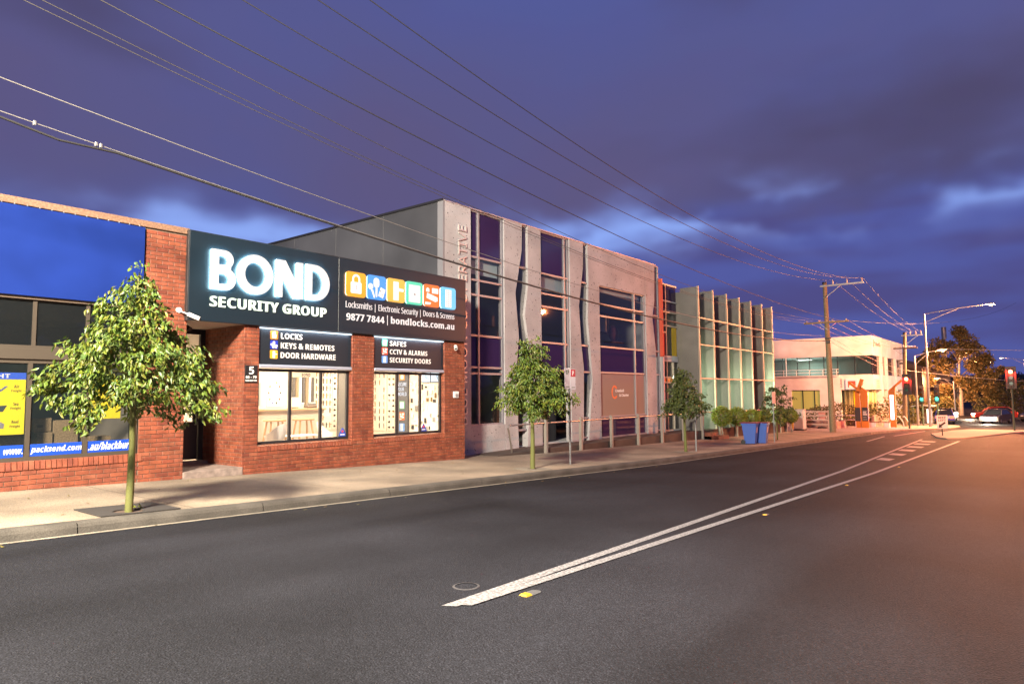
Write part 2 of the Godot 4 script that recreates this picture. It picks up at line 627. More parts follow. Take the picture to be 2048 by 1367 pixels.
func make_ground() -> void:
	var gf := func(x: float, _z: float) -> float: return grd(x)
	var mb := MB.new()
	for q in [[-300, -40], [-40, 20], [20, 80], [80, 900]]:
		strip(mb, [q[0], q[1]], -500, 500, gf, -0.45)
	struct("ground", mb, mats["earth"])
	# carriageway with its crown
	mb = MB.new()
	var xs := xs_range(-40, 80, 4.0)
	# tyre-polished tracks are a little paler, the oil line between them darker
	var wn := FastNoiseLite.new()
	wn.seed = 12
	wn.frequency = 0.16
	var wear := func(x: float, z: float) -> Color:
		var t := 0.0
		for c: float in [5.9, 7.5, 11.6, 13.2]:
			t += exp(-pow((z - c) / 0.42, 2.0))
		var oil := exp(-pow((z - 6.7) / 0.3, 2.0)) + exp(-pow((z - 12.4) / 0.3, 2.0))
		var edge := exp(-pow((z - 4.5) / 0.5, 2.0))
		var k := 0.92 + 0.2 * t - 0.16 * oil + 0.5 * edge * (0.5 + wn.get_noise_2d(x * 1.5, 40.0)) + 0.42 * wn.get_noise_2d(x * 0.6, z * 2.2)
		return Color(k * (1.0 + 0.12 * edge), k * (1.0 + 0.06 * edge), k)
	xs = xs_range(-40, 80, 1.0)
	var zz := 4.2
	while zz < 16.1:
		var z1 := zz + 0.3
		for k in xs.size() - 1:
			var a: float = xs[k]
			var b: float = xs[k + 1]
			for q in [[a, z1], [b, zz], [b, z1], [a, z1], [a, zz], [b, zz]]:
				mb.col = wear.call(q[0], q[1])
				mb.put(Vector3(q[0], road_y(q[0], q[1]), q[1]), UP)
		zz = z1
	struct("road", mb, mats["asphalt"])
	mb = MB.new()
	mb.col = Color(0.95, 0.95, 0.95)
	strip(mb, [80, 120, 170, 320], -60, 60, gf, -0.12)
	struct("cross_road", mb, mats["asphalt"])
	# near footpath in bays with saw-cut joints
	var fp := Node3D.new()
	fp.name = "footpath"
	fp.set_meta("kind", "structure")
	add_child(fp)
	var x := -25.0
	while x < 50.0:
		mb = MB.new()
		var b := x + 3.0
		var y0 := grd(x + 0.006)
		var y1 := grd(b - 0.006)
		mb.quad(Vector3(x + 0.006, y0, 4.15), Vector3(b - 0.006, y1, 4.15), Vector3(b - 0.006, y1, -1.4), Vector3(x + 0.006, y0, -1.4))
		mb.quad(Vector3(b - 0.006, y1, 4.15), Vector3(b - 0.006, y1 - 0.1, 4.15), Vector3(b - 0.006, y1 - 0.1, -1.4), Vector3(b - 0.006, y1, -1.4))
		wpart(fp, "paving_bay", mb, mats["aggregate"])
		x += 3.0
	mb = MB.new()
	mb.quad(Vector3(-25, grd(-25) - 0.02, 4.15), Vector3(20, grd(20) - 0.02, 4.15), Vector3(20, grd(20) - 0.02, -1.4), Vector3(-25, grd(-25) - 0.02, -1.4))
	mb.quad(Vector3(20, grd(20) - 0.02, 4.15), Vector3(50, grd(50) - 0.02, 4.15), Vector3(50, grd(50) - 0.02, -1.4), Vector3(20, grd(20) - 0.02, -1.4))
	wpart(fp, "joint_bed", mb, mats["kerb_concrete"])
	# corner plaza beyond the hall
	mb = MB.new()
	var pz := [[50, 4.15], [56.9, 4.75], [61.2, 6.0], [65.5, 6.9], [70, 7.2], [75, 6.6], [79, 4.5], [80, 2.0]]
	for k in pz.size() - 1:
		var a: Array = pz[k]
		var c: Array = pz[k + 1]
		mb.quad(Vector3(a[0], grd(a[0]), a[1]), Vector3(c[0], grd(c[0]), c[1]), Vector3(c[0], grd(c[0]), -30), Vector3(a[0], grd(a[0]), -30))
	struct("plaza_paving", mb, textured(M("paving", 0.42, 0.37, 0.31, 0.85), tex["wash"], 0.4))
	mb = MB.new()
	strip(mb, [-40, 20, 80], 16.1, 21.0, gf, 0.0)
	strip(mb, [-40, 20, 80], 16.06, 16.1, gf, -0.06)
	struct("opposite_footpath", mb, mats["aggregate"])
	# kerb stones
	var kb := Node3D.new()
	kb.name = "kerb"
	kb.set_meta("kind", "structure")
	add_child(kb)
	x = -20.0
	var prof := poly([4.15, 0.0, 4.28, -0.004, 4.325, -0.022, 4.345, -0.06, 4.37, -0.3, 4.15, -0.3])
	while x < 50.0:
		var d := 2.6 if x > -3 else 5.2
		var b := minf(x + d, 50.0)
		mb = MB.new()
		var pa := []
		var pb := []
		for q in prof:
			pa.append(Vector3(x + 0.006, grd(x) + q.y, q.x))
			pb.append(Vector3(b - 0.006, grd(b) + q.y, q.x))
		for k in 5:
			mb.quad(pa[k + 1], pb[k + 1], pb[k], pa[k])
		mb.quad(pa[0], pa[1], pa[3], pa[5])
		mb.quad(pb[0], pb[5], pb[3], pb[1])
		wpart(kb, "kerb_stone", mb, mats["kerb_concrete"])
		x += d
	mb = MB.new()
	for k in pz.size() - 1:
		var a := Vector3(pz[k][0], grd(pz[k][0]), pz[k][1])
		var c := Vector3(pz[k + 1][0], grd(pz[k + 1][0]), pz[k + 1][1])
		var o := (c - a).cross(UP).normalized() * -0.16
		o = Vector3(absf(o.x), 0, absf(o.z))
		mb.quad(a + o, c + o, c, a)
		mb.quad(a + o + Vector3(0, -0.25, 0.03), c + o + Vector3(0, -0.25, 0.03), c + o, a + o)
	wpart(kb, "corner_kerb", mb, mats["channel"])
	# concrete channel along the kerb
	mb = MB.new()
	var ch := func(xx: float, zz: float) -> float: return road_y(xx, zz)
	strip(mb, xs_range(-20, 50, 5.0), 4.4, 4.5, ch, 0.006)
	struct("gutter_channel", mb, mats["channel"])
	# painted lines
	var lm := Node3D.new()
	lm.name = "road_markings"
	lm.set_meta("kind", "structure")
	add_child(lm)
	var left := func(xx: float) -> float: return 10.36 - 0.0542 * (xx - 4.0)
	var right := func(xx: float) -> float: return 10.44 - 0.01 * (xx - 4.0)
	for q in [[left, 3.93, 42.6, 0.005], [right, 4.02, 41.5, 0.008]]:
		mb = MB.new()
		var st := xs_range(q[1], q[2], 1.6)
		for k in st.size() - 1:
			var a: float = st[k]
			var b: float = st[k + 1]
			var z0: float = q[0].call(a)
			var z1: float = q[0].call(b)
			var cut := 0.07 if k == 0 else 0.0
			mb.quad(Vector3(a + cut, road_y(a, z0) + q[3], z0 + 0.055), Vector3(b, road_y(b, z1) + q[3], z1 + 0.055), Vector3(b, road_y(b, z1) + q[3], z1 - 0.055), Vector3(a, road_y(a, z0) + q[3], z0 - 0.055))
		wpart(lm, "centre_line", mb, mats["paint"])
	for k in 6:
		mb = MB.new()
		var a := 25.2 + 2.9 * k
		var z0: float = left.call(a + 0.5) + 0.14
		var z1: float = right.call(a) - 0.14
		mb.quad(Vector3(a - 0.4, road_y(a, z1) + 0.005, z1), Vector3(a + 0.6, road_y(a + 1, z1) + 0.005, z1), Vector3(a + 1.0, road_y(a + 1, z0) + 0.005, z0), Vector3(a, road_y(a, z0) + 0.005, z0))
		wpart(lm, "hatch_bar", mb, mats["paint"])
	for q in [[38.5, 6.4, 46, 5.85], [47, 6.2, 58, 6.35]]:
		mb = MB.new()
		mb.quad(Vector3(q[0], road_y(q[0], q[1]) + 0.01, q[1] + 0.06), Vector3(q[2], road_y(q[2], q[3]) + 0.01, q[3] + 0.06), Vector3(q[2], road_y(q[2], q[3]) + 0.01, q[3] - 0.06), Vector3(q[0], road_y(q[0], q[1]) + 0.01, q[1] - 0.06))
		wpart(lm, "lane_line", mb, mats["paint"])
	# traffic island
	mb = MB.new()
	var isl := poly([43.2, 9.35, 44.4, 8.75, 50.0, 7.75, 58, 8.1, 62, 8.9, 62, 13.0, 56, 11.6, 48, 10.55, 44.2, 10.0])
	var top := []
	for q in isl:
		top.append(Vector3(q.x, grd(q.x) + 0.02, q.y))
	for k in top.size():
		var a: Vector3 = top[k]
		var b: Vector3 = top[(k + 1) % top.size()]
		mb.tri(Vector3(52, grd(52) + 0.02, 9.6), b, a)
		mb.quad(a, b, b - Vector3(0, 0.25, 0), a - Vector3(0, 0.25, 0))
	struct("traffic_island", mb, textured(M("island_concrete", 0.42, 0.39, 0.33, 0.85), tex["fine"], 0.5))
	# repair patches and iron lids in the road
	var lid := thing("manhole_cover", "small round iron cover set in asphalt beside the centre line's blunt end", "manhole cover", Vector3(4.5, road_y(4.5, 10.05), 10.05))
	mb = MB.new()
	mb.lathe(Vector3.ZERO, [Vector2(0.12, -0.05), Vector2(0.12, 0.004), Vector2(0.1, 0.007)], 20)
	part(lid, "rim", mb, textured(M("iron", 0.14, 0.135, 0.14, 0.5, 0.4), tex["fine"], 1.0))
	mb = MB.new()
	mb.lathe(Vector3.ZERO, [Vector2(0.098, -0.01), Vector2(0.096, 0.003), Vector2(0.0, 0.004)], 20)
	part(lid, "plate", mb, mats["asphalt"])
	var spots := [[4.62, 10.62, "yellow road stud near the blunt end of the centre line"], [10.6, 10.6, "yellow road stud, second along the right centre line"], [16.2, 10.48, "yellow road stud, third along the right centre line"], [22.5, 10.45, "yellow road stud, fourth along the right centre line"]]
	for s in spots:
		var kk := 0.72 if s[0] < 5 else 0.5
		var st := thing("road_stud", s[2], "road stud", Vector3(s[0], road_y(s[0], s[1]), s[1]), "studs beside the centre line", -0.02)
		mb = MB.new()
		mb.prism(rrect(-0.1, -0.075, 0.17, 0.075, 0.07), Vector3(0.08, -0.002, -0.01), Vector3.RIGHT, Vector3.FORWARD, 0.006)
		part(st, "base_pad", mb, textured(M("pad", 0.1, 0.1, 0.105, 0.7), tex["fine"], 1.0))
		mb = MB.new()
		mb.quad(Vector3(-0.06, 0.004, 0.06), Vector3(0.05, 0.004, 0.06), Vector3(0.035, 0.025, 0.04), Vector3(-0.045, 0.025, 0.04))
		mb.quad(Vector3(-0.045, 0.025, 0.04), Vector3(0.035, 0.025, 0.04), Vector3(0.035, 0.025, -0.04), Vector3(-0.045, 0.025, -0.04))
		mb.quad(Vector3(-0.06, 0.004, -0.06), Vector3(-0.06, 0.004, 0.06), Vector3(-0.045, 0.025, 0.04), Vector3(-0.045, 0.025, -0.04))
		mb.quad(Vector3(0.05, 0.004, 0.06), Vector3(0.05, 0.004, -0.06), Vector3(0.035, 0.025, -0.04), Vector3(0.035, 0.025, 0.04))
		mb.quad(Vector3(0.05, 0.004, -0.06), Vector3(-0.06, 0.004, -0.06), Vector3(-0.045, 0.025, -0.04), Vector3(0.035, 0.025, -0.04))
		st.scale = Vector3.ONE * kk
		part(st, "reflector", mb, M("stud_yellow", 0.42, 0.26, 0.02, 0.5))

# street lamps: a glowing lens and a light of its colour under it
func lamp_post(label: String, base: Vector3, head: Vector3, lens: StandardMaterial3D, col: Color, e: float, group: String, drop := 0.8, soft := 0.15) -> Node3D:
	var t := thing("street_lamp", label, "street lamp", base, group)
	var topy := head.y - 0.35
	var mb := MB.new()
	mb.cyl(base, Vector3(base.x, topy, base.z), 0.11, 0.07, 10)
	wpart(t, "pole", mb, mats["galv"])
	var tp := Vector3(base.x, topy, base.z)
	mb = MB.new()
	mb.tube([tp, tp.lerp(head, 0.5) + Vector3(0, 0.12, 0), head + Vector3(0, 0.08, 0)], 0.03)
	mb.tube([tp - Vector3(0, drop, 0), tp.lerp(head, 0.3) - Vector3(0, drop * 0.35, 0), tp.lerp(head, 0.55) + Vector3(0, 0.08, 0)], 0.025)
	wpart(t, "arm", mb, mats["galv"])
	var d := (head - tp)
	d.y = 0
	d = d.normalized()
	mb = MB.new()
	mb.obbox(Transform3D(Basis(d, UP, d.cross(UP)), head + Vector3(0, 0.12, 0) + d * 0.1), Vector3(0.75, 0.13, 0.3), 0.05)
	wpart(t, "housing", mb, mats["galv"])
	mb = MB.new()
	mb.ball(head + Vector3(0, 0.03, 0) + d * 0.15, Vector3(0.19, 0.1, 0.13), 12, 6)
	wpart(t, "lamp_lens", mb, lens)
	omni(t, "light", head + Vector3(0, 0.0, 0) + d * 0.15, col, e, soft)
	return t

func make_lamps() -> void:
	var white := glow("white_lamp", 1.0, 0.93, 0.82, 12.0)
	var sodium := glow("sodium_lamp", 1.0, 0.62, 0.22, 14.0)
	var wc := Color(1.0, 0.94, 0.84)
	var sc := Color(1.0, 0.66, 0.44)
	lamp_post("white street lamp reaching over the road beside the freight shop, behind the viewer's left", Vector3(-5.5, grd(-5.5), 16.4), Vector3(-5.5, 9.8, 10.6), white, wc, 1750.0, "", 0.8, 1.0)
	lamp_post("orange street lamp on the far side of the road, mirrored in the purple glazing", Vector3(42.5, grd(42) - 0.1, 17.0), Vector3(42.5, 8.0, 14.6), sodium, Color(1.0, 0.56, 0.33), 500.0, "")
	lamp_post("tall orange street lamp with the longest arm, over the junction", Vector3(68.1, grd(68), 5.4), Vector3(68.1, 8.6, 10.0), sodium, sc, 1150.0, "sodium lamps at the junction", 0.75)
	lamp_post("orange street lamp low behind the tall junction lamp's mast", Vector3(69.5, grd(69), 4.3), Vector3(69.5, 5.05, 6.3), sodium, sc, 200.0, "sodium lamps at the junction")
	lamp_post("orange street lamp in front of the big gum tree's crown", Vector3(112, grd(112), 3.2), Vector3(112, 5.7, 5.6), sodium, sc, 260.0, "sodium lamps at the junction")
	lamp_post("farthest orange street lamp above the right traffic signal", Vector3(150, grd(150), 9.6), Vector3(150, 7.3, 6.4), sodium, sc, 260.0, "sodium lamps at the junction")
	lamp_post("orange lamp on a bent white pole beside the gum tree's trunk", Vector3(106.5, grd(106), 3.35), Vector3(106.5, 3.2, 1.6), sodium, sc, 250.0, "sodium lamps at the junction")

# ---- brickwork ----
func brick_rect(list: Array, o: Vector3, u: Vector3, n: Vector3, u0: float, u1: float, v0: float, v1: float, shift := 0.0) -> void:
	var k := int(floor((v0 - o.y) / 0.086))
	while k * 0.086 < v1:
		var a := maxf(k * 0.086 + 0.005, v0 + 0.003)
		var b := minf(k * 0.086 + 0.081, v1 - 0.003)
		if b - a > 0.025:
			var off := (0.12 if k & 1 else 0.0) + shift
			var j := int(floor((u0 - off) / 0.24))
			while j * 0.24 + off < u1:
				var p := maxf(j * 0.24 + off + 0.005, u0 + 0.003)
				var q := minf(j * 0.24 + off + 0.235, u1 - 0.003)
				if q - p > 0.03:
					list.append([o + u * (p + q) * 0.5 + UP * ((a + b) * 0.5) + n * rng.randf_range(-0.0015, 0.0015), q - p, b - a, u, n])
				j += 1
		k += 1

# bricks on edge along a sill; each leans outward
func sill_bricks(list: Array, x0: float, x1: float, y0: float, y1: float, n: Vector3, out: float) -> void:
	var x := x0
	while x < x1 - 0.03:
		list.append([Vector3(x + 0.043, (y0 + y1) * 0.5, out), 0.074, y1 - y0, Vector3.RIGHT, n, true])
		x += 0.086

func brick_mesh(deep: float, lean: float) -> MB:
	var mb := MB.new()
	add_brick(mb, Transform3D(), 1.0, 1.0, deep, lean)
	return mb

func add_brick(mb: MB, t: Transform3D, l: float, h: float, deep: float, lean: float) -> void:
	var e := 0.006
	var x := l * 0.5
	var y := h * 0.5
	var ex := e if l < 0.9 else e * 4.0
	var ey := e if h < 0.9 else e * 10.0
	var f := [Vector3(-x + ex, -y + ey, 0), Vector3(x - ex, -y + ey, 0), Vector3(x - ex, y - ey, -lean), Vector3(-x + ex, y - ey, -lean)]
	var s := [Vector3(-x, -y, -0.005), Vector3(x, -y, -0.005), Vector3(x, y, -0.005 - lean), Vector3(-x, y, -0.005 - lean)]
	var b := [Vector3(-x, -y, -deep), Vector3(x, -y, -deep), Vector3(x, y, -deep), Vector3(-x, y, -deep)]
	for k in 4:
		f[k] = t * f[k]
		s[k] = t * s[k]
		b[k] = t * b[k]
	mb.quad(f[0], f[1], f[2], f[3])
	for k in 4:
		var m := (k + 1) % 4
		mb.quad(s[k], s[m], f[m], f[k])
		mb.quad(b[k], b[m], s[m], s[k])

func lay_bricks(root: Node3D, list: Array) -> void:
	list.sort_custom(func(p: Array, q: Array) -> bool: return (p[0] as Vector3).distance_squared_to(EYE) < (q[0] as Vector3).distance_squared_to(EYE))
	var plain := brick_mesh(0.05, 0.0).mesh()
	var leaning := brick_mesh(0.12, 0.02).mesh()
	var rest := MB.new()
	var off := root.transform.affine_inverse()
	var shade := [0, 0, 0, 1, 1, 2, 2, 3, 3, 3, 4, 5]
	for k in list.size():
		var q: Array = list[k]
		var s: int = shade[rng.randi() % 12]
		var n: Vector3 = q[4]
		var lean: bool = q.size() > 5
		var u: Vector3 = q[3]
		if k < 300:
			inst(root, "brick", leaning if lean else plain, mats["brick%d" % s], off * Transform3D(Basis(u * q[1], UP * q[2], n), q[0]))
		else:
			rest.col = (mats["brick%d" % s].albedo_color as Color).srgb_to_linear()
			add_brick(rest, Transform3D(Basis(u, UP, n), q[0]), q[1], q[2], 0.12 if lean else 0.05, 0.02 if lean else 0.0)
	if rest.v.size():
		var o := wpart(root, "brickwork", rest, mats["brick_any"])
		o.set_meta("kind", "stuff")

func window_unit(root: Node3D, called: String, x0: float, x1: float, y0: float, y1: float, z: float, posts: Array, bars: Array, fw: float, fm: Material, gm: Material, deep := 0.06) -> Node3D:
	# frame of one window with its panes as sub-parts
	var mb := MB.new()
	var zs := [z - deep, z]
	mb.box(Vector3(x0, y0, zs[0]), Vector3(x0 + fw, y1, zs[1]))
	mb.box(Vector3(x1 - fw, y0, zs[0]), Vector3(x1, y1, zs[1]))
	mb.box(Vector3(x0 + fw, y0, zs[0]), Vector3(x1 - fw, y0 + fw, zs[1] - 0.002))
	mb.box(Vector3(x0 + fw, y1 - fw, zs[0]), Vector3(x1 - fw, y1, zs[1] - 0.002))
	var xs := [x0 + fw]
	for p: float in posts:
		mb.box(Vector3(p - fw * 0.5, y0 + fw, zs[0]), Vector3(p + fw * 0.5, y1 - fw, zs[1] - 0.001))
		xs.append(p - fw * 0.5)
		xs.append(p + fw * 0.5)
	xs.append(x1 - fw)
	var ys := [y0 + fw]
	for p: float in bars:
		for k in range(0, xs.size(), 2):
			mb.box(Vector3(xs[k], p - fw * 0.5, zs[0]), Vector3(xs[k + 1], p + fw * 0.5, zs[1] - 0.003))
		ys.append(p - fw * 0.5)
		ys.append(p + fw * 0.5)
	ys.append(y1 - fw)
	var f := wpart(root, called, mb, fm)
	for k in range(0, xs.size(), 2):
		for j in range(0, ys.size(), 2):
			mb = MB.new()
			var zg := z - deep * 0.5
			mb.quad(Vector3(xs[k], ys[j], zg), Vector3(xs[k + 1], ys[j], zg), Vector3(xs[k + 1], ys[j + 1], zg), Vector3(xs[k], ys[j + 1], zg))
			part(f, "pane", mb, gm)
	return f

func make_freight_shop() -> void:
	var r := thing("freight_shop", "red brick freight shop with a wide plain blue fascia panel", "shop", Vector3(1.0, grd(1), 0))
	var mb := MB.new()
	mb.box(Vector3(5.93, -0.6, -0.35), Vector3(6.79, 5.0, -0.012))
	mb.box(Vector3(-4, -0.6, -0.25), Vector3(5.93, 0.36, -0.012))
	mb.box(Vector3(-4, 3.36, -0.25), Vector3(5.93, 5.0, -0.012))
	mb.box(Vector3(6.6, -0.6, -2.2), Vector3(6.79, 5.0, -0.35))
	mb.box(Vector3(-4, 5.0, -9), Vector3(6.79, 5.02, -0.05))
	mb.box(Vector3(-4, -0.6, -9), Vector3(6.6, 5.0, -8.8))
	mb.box(Vector3(-4.2, -0.6, -9), Vector3(-4, 5.0, -0.012))
	wpart(r, "wall", mb, mats["mortar"])
	var list := []
	brick_rect(list, Vector3.ZERO, Vector3.RIGHT, Vector3.BACK, 5.92, 6.8, -0.2, 5.0, 0.02)
	brick_rect(list, Vector3.ZERO, Vector3.RIGHT, Vector3.BACK, -1.5, 5.92, -0.15, 0.34, 0.02)
	sill_bricks(list, -1.5, 5.95, 0.345, 0.5, Vector3.BACK, 0.02)
	lay_bricks(r, list)
	mb = MB.new()
	mb.bbox(Vector3(-4, 5.02, -0.35), Vector3(6.8, 5.15, 0.03), 0.008)
	wpart(r, "parapet_cap", mb, mats["cap_timber"])
	mb = MB.new()
	mb.bbox(Vector3(-4, 3.41, -0.01), Vector3(5.89, 5.0, 0.05), 0.004)
	wpart(r, "fascia_panel", mb, mats["blue_panel"])
	for k in 14:
		mb = MB.new()
		mb.bbox(Vector3(3.3 + k * 0.19, 5.0, 0.03), Vector3(3.32 + k * 0.19, 5.03, 0.055), 0.004)
		wpart(r, "fixing_clip", mb, mats["galv"])
	window_unit(r, "upper_window", -2.5, 5.9, 2.48, 3.4, -0.06, [-0.7, 0.8, 2.3, 4.1, 4.96], [], 0.06, mats["bronze_frame"], mats["dark_tint"])
	mb = MB.new()
	mb.bbox(Vector3(-2.5, 2.29, -0.16), Vector3(5.9, 2.48, -0.02), 0.006)
	wpart(r, "transom", mb, mats["bronze_frame"])
	window_unit(r, "lower_window", -2.5, 5.9, 0.5, 2.29, -0.06, [-0.7, 0.8, 2.3, 4.07, 4.99], [], 0.07, mats["bronze_frame"], mats["tint"])
	# room behind
	mb = MB.new()
	mb.box(Vector3(-4, 0.3, -6), Vector3(6.6, 0.34, -0.3))
	mb.box(Vector3(-4, 3.42, -6), Vector3(6.6, 3.46, -0.3))
	mb.box(Vector3(-4, 0.3, -6.05), Vector3(6.6, 3.46, -6))
	wpart(r, "room_lining", mb, M("dim_lining", 0.2, 0.21, 0.22, 0.9))
	# printed film strip along the foot of the glazing, pane by pane
	var strip_blue := M("film_blue", 0.012, 0.06, 0.42, 0.35)
	for q in [[2.35, 4.02], [4.12, 4.94], [5.04, 5.83]]:
		mb = MB.new()
		mb.box(Vector3(q[0], 0.572, -0.086), Vector3(q[1], 0.785, -0.083))
		wpart(r, "film_strip", mb, strip_blue)
	var wht := M("film_white", 0.72, 0.72, 0.72, 0.5)
	text(r, "lettering", "www.", Vector3(3.72, 0.625, -0.084), 0.29, 0.09, wht, true, Vector3.RIGHT, UP, 0.003, 2.0, 0.2)
	text(r, "lettering", "packsend.com", Vector3(4.135, 0.605, -0.084), 0.79, 0.14, wht, true, Vector3.RIGHT, UP, 0.003, 2.0, 0.2)
	text(r, "lettering", ".au/blackburn", Vector3(5.05, 0.61, -0.084), 0.77, 0.15, wht, true, Vector3.RIGHT, UP, 0.003, 2.0, 0.2)
	# freight poster
	var po := thing("freight_poster", "yellow poster with blue heading on the freight shop's lower window", "poster", Vector3(3.4, 0.97, -0.1))
	mb = MB.new()
	mb.box(Vector3(2.75, 0.97, -0.1), Vector3(4.02, 1.93, -0.096))
	wpart(po, "sheet", mb, M("poster_yellow", 0.72, 0.62, 0.02, 0.5))
	mb = MB.new()
	mb.box(Vector3(2.75, 1.932, -0.1), Vector3(4.02, 2.05, -0.096))
	wpart(po, "heading", mb, M("poster_blue", 0.03, 0.1, 0.6, 0.5))
	text(po, "lettering", "FREIGHT", Vector3(3.18, 1.955, -0.097), 0.6, 0.07, wht, true, Vector3.RIGHT, UP, 0.003, 2.0)
	var ink := M("ink", 0.02, 0.02, 0.022, 0.6)
	var rows := [["Air", 1.78], ["Freight", 1.7], ["Sea", 1.475], ["Freight", 1.395], ["Road", 1.165], ["Freight", 1.08]]
	for q in rows:
		var ww := 0.15 if q[0] == "Freight" else 0.075 if q[0] != "Road" else 0.1
		text(po, "lettering", q[0], Vector3(3.885 - ww * 0.5, q[1], -0.097), ww, 0.055, ink, true, Vector3.RIGHT, UP, 0.003, 3.0)
	mb = MB.new()
	mb.prism(poly([-0.35, -0.02, -0.1, -0.05, 0.0, -0.02, 0.1, 0.07, 0.06, 0.075, 0.0, 0.02, -0.08, 0.02, -0.16, 0.1, -0.2, 0.1, -0.17, 0.02, -0.35, 0.02]), Vector3(3.66, 1.74, -0.096), Vector3.RIGHT, UP, 0.003)
	wpart(po, "aeroplane_print", mb, M("print_grey", 0.12, 0.16, 0.25, 0.6))
	mb = MB.new()
	mb.prism(poly([-0.4, 0.0, -0.36, -0.08, 0.04, -0.08, 0.1, 0.03, -0.1, 0.02, -0.11, 0.1, -0.3, 0.1, -0.3, 0.0]), Vector3(3.66, 1.45, -0.096), Vector3.RIGHT, UP, 0.003)
	wpart(po, "ship_print", mb, M("print_dark", 0.03, 0.05, 0.06, 0.6))
	mb = MB.new()
	mb.prism(poly([-0.4, -0.06, 0.06, -0.06, 0.07, 0.02, 0.0, 0.06, -0.05, 0.1, -0.4, 0.1]), Vector3(3.66, 1.14, -0.096), Vector3.RIGHT, UP, 0.003)
	wpart(po, "van_print", mb, M("print_van", 0.2, 0.2, 0.22, 0.6))
	var po2 := thing("freight_poster", "second yellow poster half hidden behind the nearest street tree's leaves", "poster", Vector3(5.4, 0.97, -0.1))
	mb = MB.new()
	mb.box(Vector3(5.08, 1.2, -0.1), Vector3(5.6, 1.95, -0.096))
	wpart(po2, "sheet", mb, mats["poster_yellow"])
	# cartons in the window
	var card := M("carton", 0.3, 0.22, 0.13, 0.9)
	textured(card, tex["fine"], 0.6)
	var cart := [[4.33, 4.58, 0.5, 0.97, -0.75, -0.45, "small brown carton low in the freight shop window"], [4.29, 4.57, 0.98, 1.23, -0.8, -0.5, "brown carton, upper one of the stack in the freight shop window"], [4.6, 5.02, 0.5, 1.18, -0.9, -0.5, "tall tan carton beside the carton stack in the freight shop window"], [3.7, 4.25, 0.5, 0.92, -0.9, -0.5, "wide carton below the yellow freight poster"], [5.1, 5.6, 0.5, 0.85, -0.9, -0.5, "carton behind the printed web address's last pane"]]
	for q in cart:
		var t := thing("carton", q[6], "carton", Vector3((q[0] + q[1]) * 0.5, q[2], (q[4] + q[5]) * 0.5), "cartons in the freight shop window")
		mb = MB.new()
		mb.bbox(Vector3(q[0], q[2], q[4]), Vector3(q[1], q[3], q[5]), 0.006)
		wpart(t, "box", mb, card)
		mb = MB.new()
		mb.box(Vector3(q[0] + 0.05, q[2] + 0.08, q[5]), Vector3((q[0] + q[1]) * 0.5, q[2] + 0.13, q[5] + 0.002))
		wpart(t, "print", mb, M("carton_print", 0.09, 0.06, 0.04, 0.9))
	# the ledge the cartons stand on
	mb = MB.new()
	mb.bbox(Vector3(-2.5, 0.44, -1.1), Vector3(5.9, 0.5, -0.12), 0.005)
	wpart(r, "window_ledge", mb, mats["timber"])

